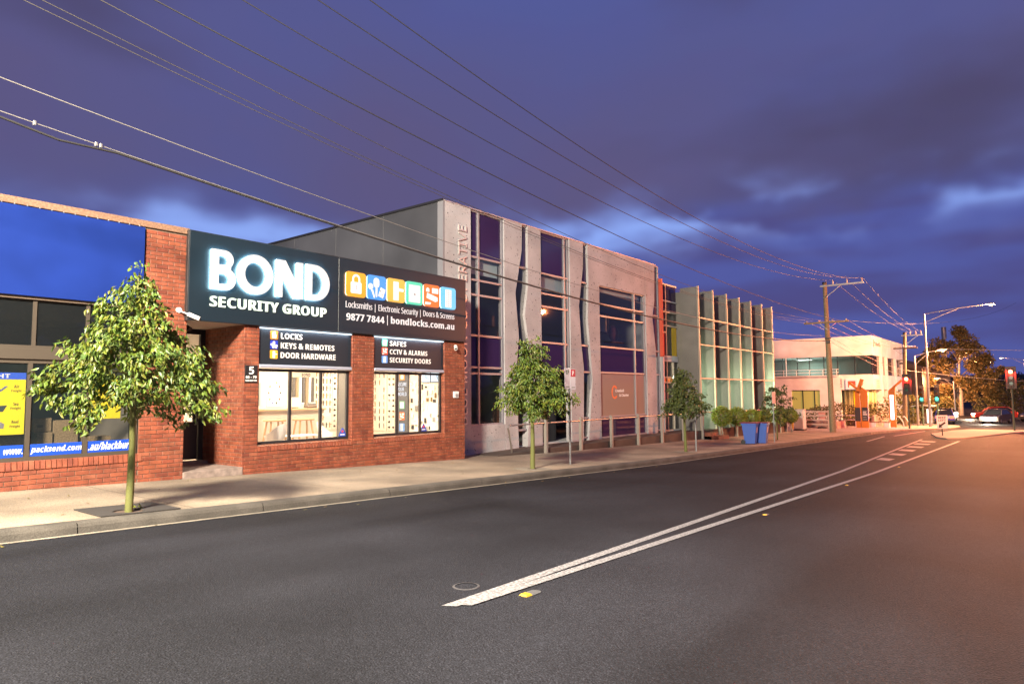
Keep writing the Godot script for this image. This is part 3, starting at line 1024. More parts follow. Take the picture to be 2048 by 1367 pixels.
func make_lock_shop() -> void:
	var r := thing("locksmith_shop", "red brick locksmith shop with two lit display windows and a recessed door", "shop", Vector3(11.5, grd(11.5), 0))
	var mb := MB.new()
	mb.box(Vector3(8.11, -0.7, -1.95), Vector3(8.45, 5.0, -0.012))
	mb.box(Vector3(8.45, -0.7, -0.24), Vector3(11.13, 0.38, -0.012))
	mb.box(Vector3(11.13, -0.7, -0.24), Vector3(11.8, 5.0, -0.012))
	mb.box(Vector3(11.8, -0.7, -0.24), Vector3(14.5, 0.38, -0.012))
	mb.box(Vector3(14.5, -0.7, -0.24), Vector3(15.36, 5.0, -0.012))
	mb.box(Vector3(15.3, -0.7, -6.5), Vector3(15.36, 5.0, -0.24))
	mb.box(Vector3(8.45, 3.12, -0.24), Vector3(11.13, 5.0, -0.1))
	mb.box(Vector3(11.8, 3.12, -0.24), Vector3(14.5, 5.0, -0.1))
	mb.box(Vector3(6.79, 3.25, -2.2), Vector3(8.11, 5.0, 0.0))
	mb.box(Vector3(6.79, 5.0, -6.5), Vector3(15.36, 5.04, 0.0))
	mb.box(Vector3(6.79, -0.7, -6.6), Vector3(15.36, 5.0, -6.5))
	wpart(r, "wall", mb, mats["mortar"])
	var list := []
	brick_rect(list, Vector3(8.1, 0, 0), Vector3.FORWARD, Vector3.LEFT, 0.0, 1.78, -0.05, 3.26, 0.11)
	brick_rect(list, Vector3.ZERO, Vector3.RIGHT, Vector3.BACK, 8.1, 8.47, -0.5, 3.26)
	brick_rect(list, Vector3.ZERO, Vector3.RIGHT, Vector3.BACK, 8.47, 15.37, -0.5, 0.352)
	brick_rect(list, Vector3.ZERO, Vector3.RIGHT, Vector3.BACK, 11.1, 11.82, 0.352, 3.2)
	brick_rect(list, Vector3.ZERO, Vector3.RIGHT, Vector3.BACK, 14.48, 15.37, 0.352, 3.2)
	sill_bricks(list, 8.47, 11.1, 0.355, 0.47, Vector3.BACK, 0.012)
	sill_bricks(list, 11.82, 14.48, 0.355, 0.47, Vector3.BACK, 0.012)
	for xx: float in [11.1, 14.48]:
		brick_rect(list, Vector3(xx, 0, 0), Vector3.FORWARD, Vector3.LEFT, 0.0, 0.16, 0.47, 3.15, 0.1)
	lay_bricks(r, list)
	# sloping brick sill tops
	var tops := MB.new()
	for q in [[8.48, 11.1], [11.83, 14.48]]:
		var x: float = q[0]
		while x < q[1] - 0.05:
			tops.quad(Vector3(x + 0.004, 0.468, 0.0), Vector3(x + 0.08, 0.468, 0.0), Vector3(x + 0.08, 0.505, -0.15), Vector3(x + 0.004, 0.505, -0.15))
			x += 0.086
	var tp := wpart(r, "sill_course", tops, mats["brick5"])
	tp.set_meta("kind", "stuff")
	window_unit(r, "display_window", 8.49, 11.09, 0.5, 2.24, -0.13, [9.38, 10.25], [], 0.065, mats["dark_frame"], mats["clear"])
	window_unit(r, "display_window", 11.84, 14.47, 0.5, 2.24, -0.13, [12.75, 13.63], [], 0.065, mats["dark_frame"], mats["clear"])
	# head trim with its pale capping over each window
	for q in [[8.49, 11.09], [11.84, 14.47]]:
		mb = MB.new()
		mb.bbox(Vector3(q[0], 2.25, -0.14), Vector3(q[1], 2.33, 0.0), 0.012)
		wpart(r, "window_head", mb, M("pale_trim", 0.42, 0.45, 0.55, 0.3, 0.3))
	# recess: step, soffit, door
	mb = MB.new()
	mb.bbox(Vector3(6.8, -0.3, -1.9), Vector3(8.12, 0.05, 0.02), 0.01)
	mb.bbox(Vector3(6.8, -0.2, -1.9), Vector3(8.11, 0.11, -1.5), 0.008)
	wpart(r, "door_step", mb, textured(M("step_concrete", 0.32, 0.25, 0.22, 0.8), tex["mottle"], 0.8))
	mb = MB.new()
	mb.box(Vector3(6.8, 3.21, -1.95), Vector3(8.1, 3.24, -0.012))
	wpart(r, "soffit", mb, M("soffit_paint", 0.45, 0.4, 0.36, 0.7))
	mb = MB.new()
	mb.box(Vector3(6.8, 0.12, -1.84), Vector3(6.9, 3.2, -1.74))
	mb.box(Vector3(7.98, 0.12, -1.84), Vector3(8.09, 3.2, -1.74))
	mb.box(Vector3(6.9, 3.08, -1.84), Vector3(7.98, 3.2, -1.75))
	mb.box(Vector3(6.9, 2.42, -1.84), Vector3(7.98, 2.5, -1.75))
	wpart(r, "door_frame", mb, mats["dark_frame"])
	mb = MB.new()
	mb.bbox(Vector3(6.92, 0.14, -1.82), Vector3(7.97, 1.02, -1.775), 0.006)
	mb.box(Vector3(6.92, 1.02, -1.82), Vector3(7.02, 2.41, -1.776))
	mb.box(Vector3(7.86, 1.02, -1.82), Vector3(7.97, 2.41, -1.776))
	mb.box(Vector3(7.02, 2.3, -1.82), Vector3(7.86, 2.41, -1.776))
	var dr := wpart(r, "door", mb, M("door_navy", 0.012, 0.013, 0.022, 0.4))
	mb = MB.new()
	mb.quad(Vector3(7.02, 1.02, -1.8), Vector3(7.86, 1.02, -1.8), Vector3(7.86, 2.3, -1.8), Vector3(7.02, 2.3, -1.8))
	part(dr, "pane", mb, mats["clear"])
	mb = MB.new()
	mb.tube([Vector3(7.9, 0.95, -1.775), Vector3(7.9, 0.95, -1.71), Vector3(7.9, 1.35, -1.71), Vector3(7.9, 1.35, -1.775)], 0.013)
	part(dr, "handle", mb, mats["galv"])
	mb = MB.new()
	mb.quad(Vector3(6.9, 2.5, -1.8), Vector3(7.98, 2.5, -1.8), Vector3(7.98, 3.08, -1.8), Vector3(6.9, 3.08, -1.8))
	wpart(r, "transom_light", mb, mats["clear"])
	# street number plate
	var np := thing("number_plate", "black plate with a large white 5 on the brick pier by the door", "sign", Vector3(8.27, 1.91, 0.0))
	mb = MB.new()
	mb.bbox(Vector3(8.12, 1.91, 0.002), Vector3(8.43, 2.3, 0.016), 0.004)
	wpart(np, "plate", mb, mats["black"])
	var w: Material = mats["white"]
	text(np, "lettering", "5", Vector3(8.22, 2.1, 0.015), 0.12, 0.17, w, true, Vector3.RIGHT, UP, 0.004)
	text(np, "lettering", "66 - 70", Vector3(8.145, 2.005, 0.015), 0.26, 0.06, w, true, Vector3.RIGHT, UP, 0.004)
	text(np, "lettering", "RAILWAY RD", Vector3(8.14, 1.94, 0.015), 0.27, 0.035, w, true, Vector3.RIGHT, UP, 0.004, 2.0)
	# panels between sign and windows
	var gp := M("sub_panel", 0.014, 0.02, 0.028, 0.4)
	for q in [[8.485, 11.095, 8.77, 9.05, ["LOCKS", "KEYS & REMOTES", "DOOR HARDWARE"], [0.58, 1.52, 1.56], ["lock", "keys", "lever"], [[0.8, 0.2, 0.03], [0.02, 0.04, 0.4], [0.75, 0.36, 0.03]], "dark panel reading LOCKS above the first display window"], [11.835, 14.475, 12.12, 12.4, ["SAFES", "CCTV & ALARMS", "SECURITY DOORS"], [0.6, 1.42, 1.56], ["safe", "camera", "screen"], [[0.08, 0.5, 0.33], [0.75, 0.1, 0.06], [0.12, 0.3, 0.75]], "dark panel reading SAFES above the second display window"]]:
		var p := thing("service_sign", q[8], "sign", Vector3((q[0] + q[1]) * 0.5, 2.34, -0.06), "service panels over the display windows")
		mb = MB.new()
		mb.bbox(Vector3(q[0], 2.335, -0.11), Vector3(q[1], 3.156, -0.05), 0.004)
		wpart(p, "panel", mb, gp)
		mb = MB.new()
		mb.bbox(Vector3(q[0], 3.158, -0.11), Vector3(q[1], 3.185, -0.02), 0.006)
		wpart(p, "light_strip", mb, glow("strip_light", 0.72, 0.86, 1.0, 2.0))
		area(p, "strip_light", Vector3((q[0] + q[1]) * 0.5, 3.145, -0.0), Vector2(2.5, 0.05), Vector3(0, -1, -0.12).normalized(), Color(0.85, 0.93, 1.0), 0.7)
		for k in 3:
			var y := 2.95 - 0.226 * k
			text(p, "lettering", q[4][k], Vector3(q[3], y, -0.049), q[5][k], 0.135, w, true, Vector3.RIGHT, UP, 0.004)
			icon(p, q[6][k], Vector3(q[2] + 0.1, y + 0.075, -0.049), 0.2, M("tile_%s" % q[6][k], q[7][k][0], q[7][k][1], q[7][k][2], 0.4), w, 0.004)
	# cameras, floodlight, key pad
	for q in [[Vector3(6.62, 3.4, 0.0), Vector3(6.93, 3.22, 0.28), "white bullet camera on the brick pier below the sign's left end"], [Vector3(14.95, 3.05, 0.0), Vector3(14.8, 2.97, 0.16), "white dome-like camera on the brick pier below the sign's right end"]]:
		var c := thing("security_camera", q[2], "camera", q[0], "cameras on the locksmith shop front")
		mb = MB.new()
		mb.cyl(q[0], q[0] + Vector3(0, 0, 0.03), 0.06, 0.055, 14)
		wpart(c, "base_plate", mb, mats["white"])
		var mid: Vector3 = q[0].lerp(q[1], 0.45)
		mb = MB.new()
		mb.tube([q[0], q[0] + Vector3(0, -0.03, 0.08), mid], 0.016)
		wpart(c, "bracket", mb, mats["white"])
		mb = MB.new()
		mb.cyl(mid, q[1], 0.045, 0.045, 14)
		wpart(c, "body", mb, mats["white"])
		mb = MB.new()
		var ax: Vector3 = (q[1] - mid).normalized()
		mb.cyl(q[1], q[1] + ax * 0.004, 0.034, 0.034, 12)
		wpart(c, "lens", mb, mats["black"])
	var fl := thing("doorway_camera", "small black twin-eyed fitting under the soffit over the door recess", "camera", Vector3(7.0, 3.1, -0.5))
	mb = MB.new()
	mb.cyl(Vector3(7.0, 3.21, -0.5), Vector3(7.0, 3.12, -0.5), 0.02, 0.02, 8)
	wpart(fl, "stem", mb, mats["black"])
	for s: float in [-0.05, 0.05]:
		mb = MB.new()
		mb.cyl(Vector3(7.0 + s, 3.12, -0.53), Vector3(7.0 + s * 1.6, 3.06, -0.43), 0.045, 0.05, 12)
		wpart(fl, "eye", mb, mats["black"])
	var kp := thing("intercom", "small white intercom box on the brick pier beside the second window", "intercom", Vector3(14.95, 1.5, 0))
	mb = MB.new()
	mb.bbox(Vector3(14.84, 1.51, 0.001), Vector3(15.06, 1.7, 0.04), 0.006)
	wpart(kp, "case", mb, mats["white"])
	mb = MB.new()
	mb.bbox(Vector3(14.91, 1.53, 0.04), Vector3(15.04, 1.63, 0.045), 0.002)
	wpart(kp, "key_pad", mb, M("grey_plastic", 0.25, 0.26, 0.28, 0.5))
	for q in [[10.93, 0.55, "blue triangular sticker low on the first display window's right pane"], [13.78, 0.55, "blue triangular sticker low on the second display window's right pane"]]:
		var st := thing("warning_sticker", q[2], "sticker", Vector3(q[0], q[1], -0.15), "triangular stickers on the display windows")
		mb = MB.new()
		mb.prism(poly([-0.11, 0.0, 0.11, 0.0, 0.125, 0.03, 0.02, 0.215, -0.02, 0.215, -0.125, 0.03]), Vector3(q[0], q[1] + 0.012, -0.158), Vector3.RIGHT, UP, 0.003)
		wpart(st, "sheet", mb, M("sticker_blue", 0.03, 0.08, 0.45, 0.4))
		mb = MB.new()
		mb.prism(disc(0, 0.13, 0.035), Vector3(q[0], q[1] + 0.012, -0.1565), Vector3.RIGHT, UP, 0.003)
		wpart(st, "emblem", mb, M("sticker_red", 0.6, 0.08, 0.1, 0.4))
		mb = MB.new()
		mb.box(Vector3(q[0] - 0.07, q[1] + 0.05, -0.155), Vector3(q[0] + 0.07, q[1] + 0.075, -0.153))
		wpart(st, "print_line", mb, w)

# pictograms on rounded tiles; c is the tile's centre on its backing
func icon(parent: Node3D, kind: String, c: Vector3, s: float, tile: Material, sym: Material, t: float, ux := Vector3.RIGHT) -> void:
	var mb := MB.new()
	mb.prism(rrect(-s * 0.5, -s * 0.5, s * 0.5, s * 0.5, s * 0.14), c, ux, UP, t)
	var b := wpart(parent, "icon_tile", mb, tile)
	mb = MB.new()
	var o := c + ux.cross(UP).normalized() * t
	var sh := []
	var dk := []
	if kind == "lock":
		sh.append(rrect(-0.27, -0.36, 0.27, 0.1, 0.05))
		var arc := PackedVector2Array()
		for k in 13:
			arc.append(Vector2(cos(PI * k / 12) * 0.2, 0.22 + sin(PI * k / 12) * 0.2))
		arc.append(Vector2(-0.2, 0.102))
		arc.append(Vector2(-0.11, 0.102))
		for k in 13:
			var g := PI - PI * k / 12
			arc.append(Vector2(cos(g) * 0.11, 0.22 + sin(g) * 0.11))
		arc.append(Vector2(0.11, 0.102))
		arc.append(Vector2(0.2, 0.102))
		sh.append(arc)
		dk.append(poly([-0.02, -0.2, 0.02, -0.2, 0.015, -0.1, 0.035, -0.06, 0.0, -0.03, -0.035, -0.06, -0.015, -0.1]))
	elif kind == "keys":
		sh.append(rrect(-0.17, 0.0, 0.13, 0.4, 0.13))
		sh.append(poly([-0.06, -0.35, 0.0, -0.4, 0.03, -0.35, 0.03, -0.002, -0.06, -0.002]))
		sh.append(disc(-0.32, 0.02, 0.13, 14))
		sh.append(poly([-0.3, -0.115, -0.2, -0.1, -0.08, -0.42, -0.15, -0.44]))
		sh.append(poly([0.08, -0.33, 0.33, -0.42, 0.46, -0.05, 0.22, 0.04]))
		dk.append(disc(0.2, -0.12, 0.04, 10))
		dk.append(disc(0.28, -0.28, 0.03, 10))
	elif kind == "lever":
		sh.append(rrect(-0.16, -0.42, 0.14, 0.38, 0.02))
		sh.append(poly([0.143, -0.02, 0.42, -0.02, 0.42, 0.1, 0.143, 0.12]))
	elif kind == "safe":
		sh.append(rrect(-0.34, -0.4, 0.34, 0.36, 0.02))
		dk.append(disc(0.0, -0.05, 0.06, 8))
	elif kind == "camera":
		sh.append(poly([-0.34, -0.12, 0.2, -0.26, 0.36, -0.22, 0.36, -0.04, 0.2, 0.0, -0.3, 0.12]))
		sh.append(rrect(0.0, 0.12, 0.4, 0.36, 0.02))
		sh.append(poly([-0.42, -0.3, -0.05, -0.3, -0.1, -0.4, -0.42, -0.42]))
		sh.append(poly([-0.36, 0.16, -0.16, 0.16, -0.16, 0.3, -0.26, 0.36, -0.36, 0.3]))
	else:
		sh.append(rrect(-0.2, -0.42, 0.2, 0.4, 0.01))
		for r in 9:
			for q in 3:
				dk.append(poly([-0.14 + q * 0.11, -0.36 + r * 0.085, -0.09 + q * 0.11, -0.36 + r * 0.085, -0.07 + q * 0.11, -0.33 + r * 0.085, -0.12 + q * 0.11, -0.33 + r * 0.085]))
	for q: PackedVector2Array in sh:
		mb.prism(Transform2D(0, Vector2.ONE * s, 0, Vector2.ZERO) * q, o, ux, UP, 0.004)
	part(b, "symbol", mb, sym)
	if dk.size() and s > 0.15:
		mb = MB.new()
		for q: PackedVector2Array in dk:
			mb.prism(Transform2D(0, Vector2.ONE * s, 0, Vector2.ZERO) * q, o + ux.cross(UP).normalized() * 0.004, ux, UP, 0.002)
		part(b, "symbol_hole", mb, M("symbol_dark", 0.3, 0.32, 0.36, 0.5))

func make_lock_shop_sign() -> void:
	var r := thing("fascia_sign", "long dark fascia sign with glowing BOND letters and coloured icon tiles", "sign", Vector3(11.0, 3.19, 0.0))
	var mb := MB.new()
	mb.bbox(Vector3(6.765, 3.205, 0.006), Vector3(10.57, 5.1, 0.1), 0.005)
	mb.bbox(Vector3(10.572, 3.205, 0.006), Vector3(15.31, 5.1, 0.1), 0.005)
	wpart(r, "panel", mb, M("sign_panel", 0.007, 0.017, 0.027, 0.42))
	mb = MB.new()
	mb.bbox(Vector3(6.74, 3.19, 0.004), Vector3(6.764, 5.115, 0.104), 0.003)
	mb.bbox(Vector3(6.764, 5.101, 0.004), Vector3(15.315, 5.115, 0.104), 0.003)
	wpart(r, "edge_trim", mb, mats["dark_frame"])
	var face := glow("sign_face", 1.0, 0.98, 0.98, 0.5)
	var halo := glow("sign_halo_light", 0.5, 0.88, 1.0, 40.0)
	# outlines in metres, drawn from the photograph's proportions
	var letters := []
	var b := [Vector2(0, 0), Vector2(0.31, 0)]
	for k in 13:
		var g := deg_to_rad(-90 + 150.0 * k / 12)
		b.append(Vector2(0.31, 0.24) + Vector2(cos(g), sin(g)) * 0.24)
	for k in 11:
		var g := deg_to_rad(-45 + 135.0 * k / 10)
		b.append(Vector2(0.29, 0.66) + Vector2(cos(g), sin(g)) * 0.2)
	b.append(Vector2(0, 0.86))
	var h1 := [Vector2(0.16, 0.13), Vector2(0.3, 0.13)]
	var h2 := [Vector2(0.16, 0.545), Vector2(0.28, 0.545)]
	for k in 9:
		var g := deg_to_rad(-90 + 180.0 * k / 8)
		h1.append(Vector2(0.3, 0.238) + Vector2(cos(g), sin(g)) * 0.108)
		h2.append(Vector2(0.28, 0.64) + Vector2(cos(g), sin(g)) * 0.095)
	h1.append(Vector2(0.16, 0.346))
	h2.append(Vector2(0.16, 0.735))
	letters.append([7.2124, 3.9027, holed(PackedVector2Array(b), [PackedVector2Array(h1), PackedVector2Array(h2)], 0.24), 0.28])
	letters.append([7.8109, 3.8925, holed(disc(0.43, 0.44, 0.43, 40, 0.445), [disc(0.43, 0.44, 0.26, 36, 0.275)], 0.43), 0.1])
	letters.append([8.7644, 3.9027, [poly([0, 0, 0.16, 0, 0.16, 0.5, 0.47, 0, 0.6, 0, 0.7, 0, 0.7, 0.86, 0.54, 0.86, 0.54, 0.36, 0.23, 0.86, 0, 0.86])], 0.35])
	var d := [Vector2(0, 0), Vector2(0.24, 0)]
	var dh := [Vector2(0.16, 0.14), Vector2(0.24, 0.14)]
	for k in 17:
		var g := deg_to_rad(-90 + 180.0 * k / 16)
		d.append(Vector2(0.24, 0.43) + Vector2(cos(g) * 0.42, sin(g) * 0.43))
		dh.append(Vector2(0.24, 0.43) + Vector2(cos(g) * 0.25, sin(g) * 0.29))
	d.append(Vector2(0, 0.86))
	dh.append(Vector2(0.16, 0.72))
	letters.append([9.5759, 3.9128, holed(PackedVector2Array(d), [PackedVector2Array(dh)], 0.26), 0.08])
	for q in letters:
		var o := Vector3(q[0], q[1], 0.155)
		mb = MB.new()
		for p: PackedVector2Array in q[2]:
			mb.prism(p, o, Vector3.RIGHT * 1.0144, UP * 1.0144, 0.02)
		var l := wpart(r, "sign_letter", mb, face)
		mb = MB.new()
		for p: PackedVector2Array in q[2]:
			var s := Geometry2D.offset_polygon(p, -0.008)
			for e: PackedVector2Array in s:
				mb.prism(e, o - Vector3(0, 0, 0.036), Vector3.RIGHT * 1.0144, UP * 1.0144, 0.032)
		part(l, "halo_light", mb, halo)
		omni(r, "letter_light", o + Vector3(q[3], 0.43, -0.02), Color(0.6, 0.92, 1.0), 0.12, 0.02)
	var lime := glow("sign_small_letters", 0.86, 1.0, 0.86, 0.95)
	text(r, "sign_lettering", "SECURITY GROUP", Vector3(7.2225, 3.5324, 0.102), 2.97, 0.228, lime, true, Vector3.RIGHT, UP, 0.03)
	var plain := glow("sign_flat_letters", 1.0, 0.96, 1.0, 0.5)
	text(r, "sign_lettering", "Locksmiths | Electronic Security | Doors & Screens", Vector3(10.7932, 3.8012, 0.102), 4.0, 0.222, plain, false, Vector3.RIGHT, UP, 0.008)
	text(r, "sign_lettering", "9877 7844", Vector3(10.8135, 3.5274, 0.102), 1.26, 0.18, plain, true, Vector3.RIGHT, UP, 0.008)
	mb = MB.new()
	mb.box(Vector3(12.173, 3.487, 0.1), Vector3(12.188, 3.76, 0.108))
	wpart(r, "divider", mb, plain)
	text(r, "sign_lettering", "bondlocks.com.au", Vector3(12.3047, 3.5375, 0.102), 2.485, 0.2, plain, true, Vector3.RIGHT, UP, 0.008)
	var cols := [["lock", 1.0, 0.42, 0.04], ["keys", 0.08, 0.34, 0.95], ["lever", 1.0, 0.52, 0.1], ["safe", 0.1, 0.72, 0.5], ["camera", 1.0, 0.2, 0.05], ["screen", 0.15, 0.62, 1.0]]
	var sym := glow("sign_symbol", 1.0, 0.97, 0.97, 0.68)
	for k in 6:
		var q: Array = cols[k]
		var tile := glow("sign_tile_%s" % q[0], q[1], q[2], q[3], 0.72)
		var edge := glow("sign_edge_light_%s" % q[0], lerpf(q[1], 1, 0.25), lerpf(q[2], 1, 0.25), lerpf(q[3], 1, 0.25), 11.0)
		var c := Vector3(11.082 + 0.6827 * k, 4.461, 0.135)
		mb = MB.new()
		mb.prism(rrect(-0.31, -0.31, 0.31, 0.31, 0.08), c - Vector3(0, 0, 0.03), Vector3.RIGHT, UP, 0.028)
		wpart(r, "tile_halo_light", mb, edge)
		icon(r, q[0], c, 0.644, tile, sym, 0.012)
		omni(r, "tile_light", c - Vector3(0, 0, 0.018), Color(q[1], q[2], q[3]), 0.05, 0.02)

func make_lock_shop_inside() -> void:
	# room lining is part of the setting
	var mb := MB.new()
	mb.box(Vector3(8.45, 0.0, -4.3), Vector3(15.3, 0.06, -0.25))
	struct("shop_floor", mb, textured(M("shop_floor_tile", 0.45, 0.38, 0.3, 0.4), tex["mottle"], 0.4))
	mb = MB.new()
	mb.box(Vector3(8.45, 2.78, -4.3), Vector3(15.3, 2.82, -0.25))
	mb.box(Vector3(6.7, 3.16, -4.3), Vector3(8.45, 3.2, -1.95))
	mb.box(Vector3(8.4, 2.82, -4.3), Vector3(8.45, 3.16, -1.96))
	struct("shop_ceiling", mb, M("ceiling_white", 0.75, 0.74, 0.72, 0.9))
	var cream := M("cream_wall", 0.7, 0.63, 0.54, 0.85)
	mb = MB.new()
	mb.box(Vector3(6.6, 0.0, -4.4), Vector3(15.3, 3.2, -4.3))
	mb.box(Vector3(15.24, 0.0, -4.3), Vector3(15.298, 2.8, -0.25))
	mb.box(Vector3(6.6, 0.0, -4.3), Vector3(6.7, 2.8, -2.2))
	mb.box(Vector3(8.46, 0.0, -1.95), Vector3(8.5, 2.8, -0.25))
	struct("shop_wall", mb, cream)
	mb = MB.new()
	mb.box(Vector3(6.7, 0.02, -4.3), Vector3(8.45, 0.06, -1.9))
	struct("shop_floor", mb, mats["shop_floor_tile"])
	var panel := glow("ceiling_light_panel", 1.0, 0.93, 0.82, 3.0)
	for q in [[9.4, -1.5, "front row nearest the door"], [11.6, -1.5, "middle of the front row"], [13.8, -1.5, "front row by the second window"], [9.4, -3.2, "rear row over the counter's left end"], [11.6, -3.2, "middle of the rear row"], [13.8, -3.2, "rear row by the hardware boards"], [7.6, -3.2, "just inside the recessed door"]]:
		var t := thing("ceiling_light", "white ceiling light panel in the locksmith shop, %s" % q[2], "ceiling light", Vector3(q[0], 2.78, q[1]), "light panels in the locksmith shop's ceiling")
		mb = MB.new()
		mb.bbox(Vector3(-0.32, -0.025, -0.32), Vector3(0.32, 0, 0.32), 0.004)
		part(t, "frame", mb, mats["white"])
		mb = MB.new()
		mb.quad(Vector3(-0.29, -0.028, -0.29), Vector3(0.29, -0.028, -0.29), Vector3(0.29, -0.028, 0.29), Vector3(-0.29, -0.028, 0.29))
		part(t, "diffuser_light", mb, panel)
		area(t, "light", Vector3(q[0], 2.74, q[1]), Vector2(0.58, 0.58), Vector3.DOWN, Color(1.0, 0.9, 0.77), 9.5)
	# counter on the rear wall
	var c := thing("service_counter", "cream counter with a pale timber top behind the first display window", "counter", Vector3(11, 0.06, -3.2))
	mb = MB.new()
	mb.bbox(Vector3(9.4, 1.19, -3.6), Vector3(12.5, 1.24, -3.0), 0.005)
	wpart(c, "top", mb, M("pale_timber", 0.55, 0.36, 0.2, 0.5))
	mb = MB.new()
	mb.box(Vector3(9.45, 0.06, -3.55), Vector3(12.45, 1.19, -3.12))
	wpart(c, "front", mb, M("counter_cream", 0.6, 0.52, 0.45, 0.7))
	# computer screen
	var pc := thing("computer_monitor", "white computer monitor standing on the shop counter", "monitor", Vector3(11.55, 1.24, -3.2))
	mb = MB.new()
	mb.obbox(Transform3D(Basis(UP, 0.15), Vector3(11.5, 1.42, -3.2)), Vector3(0.46, 0.28, 0.03), 0.008)
	wpart(pc, "screen_case", mb, mats["white"])
	mb = MB.new()
	mb.obbox(Transform3D(Basis(Vector3.RIGHT, 0.3), Vector3(11.75, 1.32, -3.15)), Vector3(0.12, 0.18, 0.03), 0.006)
	wpart(pc, "stand", mb, M("pale_plastic", 0.7, 0.7, 0.72, 0.4))
	var kc := thing("key_machine", "bronze key cutting machine on the counter beside the monitor", "machine", Vector3(12.1, 1.24, -3.25))
	mb = MB.new()
	mb.bbox(Vector3(11.95, 1.24, -3.35), Vector3(12.28, 1.33, -3.12), 0.03)
	wpart(kc, "body", mb, M("machine_bronze", 0.12, 0.08, 0.05, 0.4))
	mb = MB.new()
	mb.cyl(Vector3(12.0, 1.37, -3.22), Vector3(12.25, 1.37, -3.22), 0.05, 0.05, 12)
	wpart(kc, "cutter", mb, mats["galv"])
	# stools
	var wood := M("stool_wood", 0.5, 0.3, 0.14, 0.6)
	for q in [[10.4, "timber stool with splayed legs, behind the white tub chair near the shop door"], [11.3, "timber stool with splayed legs at the counter's middle, behind the coffee table"]]:
		var s := thing("stool", q[1], "stool", Vector3(q[0], 0.06, -2.4), "timber stools at the counter")
		mb = MB.new()
		mb.bbox(Vector3(-0.26, 0.86, -0.17), Vector3(0.26, 0.91, 0.17), 0.015)
		part(s, "seat", mb, wood)
		for sx: float in [-1.0, 1.0]:
			for sz: float in [-1.0, 1.0]:
				mb = MB.new()
				mb.cyl(Vector3(sx * 0.28, 0, sz * 0.2), Vector3(sx * 0.17, 0.87, sz * 0.1), 0.03, 0.026, 8)
				part(s, "leg", mb, wood)
		mb = MB.new()
		mb.bar(Vector3(-0.24, 0.3, 0.17), Vector3(0.24, 0.3, 0.17), 0.03, 0.04)
		part(s, "stretcher", mb, wood)
	# tub chairs
	for q in [[Vector3(9.58, 0.06, -1.1), 0.2, "white moulded tub chair with its back to the street, leftmost in the first window"], [Vector3(11.25, 0.06, -1.2), -1.9, "white moulded tub chair facing the coffee table, right in the first window"]]:
		var t := thing("tub_chair", q[2], "chair", q[0], "white tub chairs in the locksmith shop", q[1])
		mb = MB.new()
		for i in 12:
			for j in 6:
				var pts := []
				for e in [[0, 0], [1, 0], [1, 1], [0, 1]]:
					var a: float = lerpf(-0.15, PI + 0.15, (i + e[0]) / 12.0)
					var v: float = (j + e[1]) / 6.0
					var hh := 0.16 + 0.28 * pow(sin(clampf(a, 0, PI)), 1.5)
					var rr := 0.2 + 0.1 * sqrt(v)
					pts.append(Vector3(cos(a) * rr, 0.42 + hh * v, sin(a) * rr))
				mb.quad(pts[0], pts[3], pts[2], pts[1])
		mb.lathe(Vector3.ZERO, [Vector2(0.0, 0.4), Vector2(0.14, 0.405), Vector2(0.205, 0.43)], 18)
		part(t, "shell", mb, M("chair_white", 0.8, 0.76, 0.72, 0.35))
		for sx: float in [-1.0, 1.0]:
			for sz: float in [-1.0, 1.0]:
				mb = MB.new()
				mb.cyl(Vector3(sx * 0.24, 0, sz * 0.22), Vector3(sx * 0.12, 0.4, sz * 0.11), 0.012, 0.018, 7)
				part(t, "leg", mb, wood)
		mb = MB.new()
		mb.tube([Vector3(-0.2, 0.12, 0.18), Vector3(0.14, 0.36, 0.12)], 0.006)
		mb.tube([Vector3(0.2, 0.12, 0.18), Vector3(-0.14, 0.36, 0.12)], 0.006)
		part(t, "brace", mb, mats["black"])
	var ct := thing("coffee_table", "low white coffee table between the tub chairs in the shop", "table", Vector3(10.45, 0.06, -1.3))
	mb = MB.new()
	mb.bbox(Vector3(-0.45, 0.5, -0.25), Vector3(0.45, 0.53, 0.25), 0.01)
	part(ct, "top", mb, mats["white"])
	for sx: float in [-1.0, 1.0]:
		for sz: float in [-1.0, 1.0]:
			mb = MB.new()
			mb.cyl(Vector3(sx * 0.38, 0, sz * 0.2), Vector3(sx * 0.3, 0.5, sz * 0.15), 0.015, 0.02, 7)
			part(ct, "leg", mb, wood)
	# hardware boards
	var handle := MB.new()
	handle.bbox(Vector3(-0.018, -0.085, 0), Vector3(0.018, 0.085, 0.012), 0.003)
	handle.bar(Vector3(0, 0.02, 0.03), Vector3(0.05, 0.02, 0.03), 0.014, 0.014)
	handle.bar(Vector3(0, 0.02, 0.0), Vector3(0, 0.02, 0.035), 0.012, 0.012)
	var knob := MB.new()
	knob.cyl(Vector3.ZERO, Vector3(0, 0, 0.012), 0.038, 0.038, 10)
	knob.cyl(Vector3(0, 0, 0.012), Vector3(0, 0, 0.05), 0.012, 0.024, 10)
	var box := MB.new()
	box.bbox(Vector3(-0.04, -0.06, 0), Vector3(0.04, 0.06, 0.03), 0.006)
	var hm := handle.mesh()
	var km := knob.mesh()
	var bm := box.mesh()
	var metals := [M("brass", 0.3, 0.2, 0.07, 0.35, 0.8), mats["galv"], mats["black"], M("bronze_dark", 0.06, 0.045, 0.035, 0.4, 0.5)]
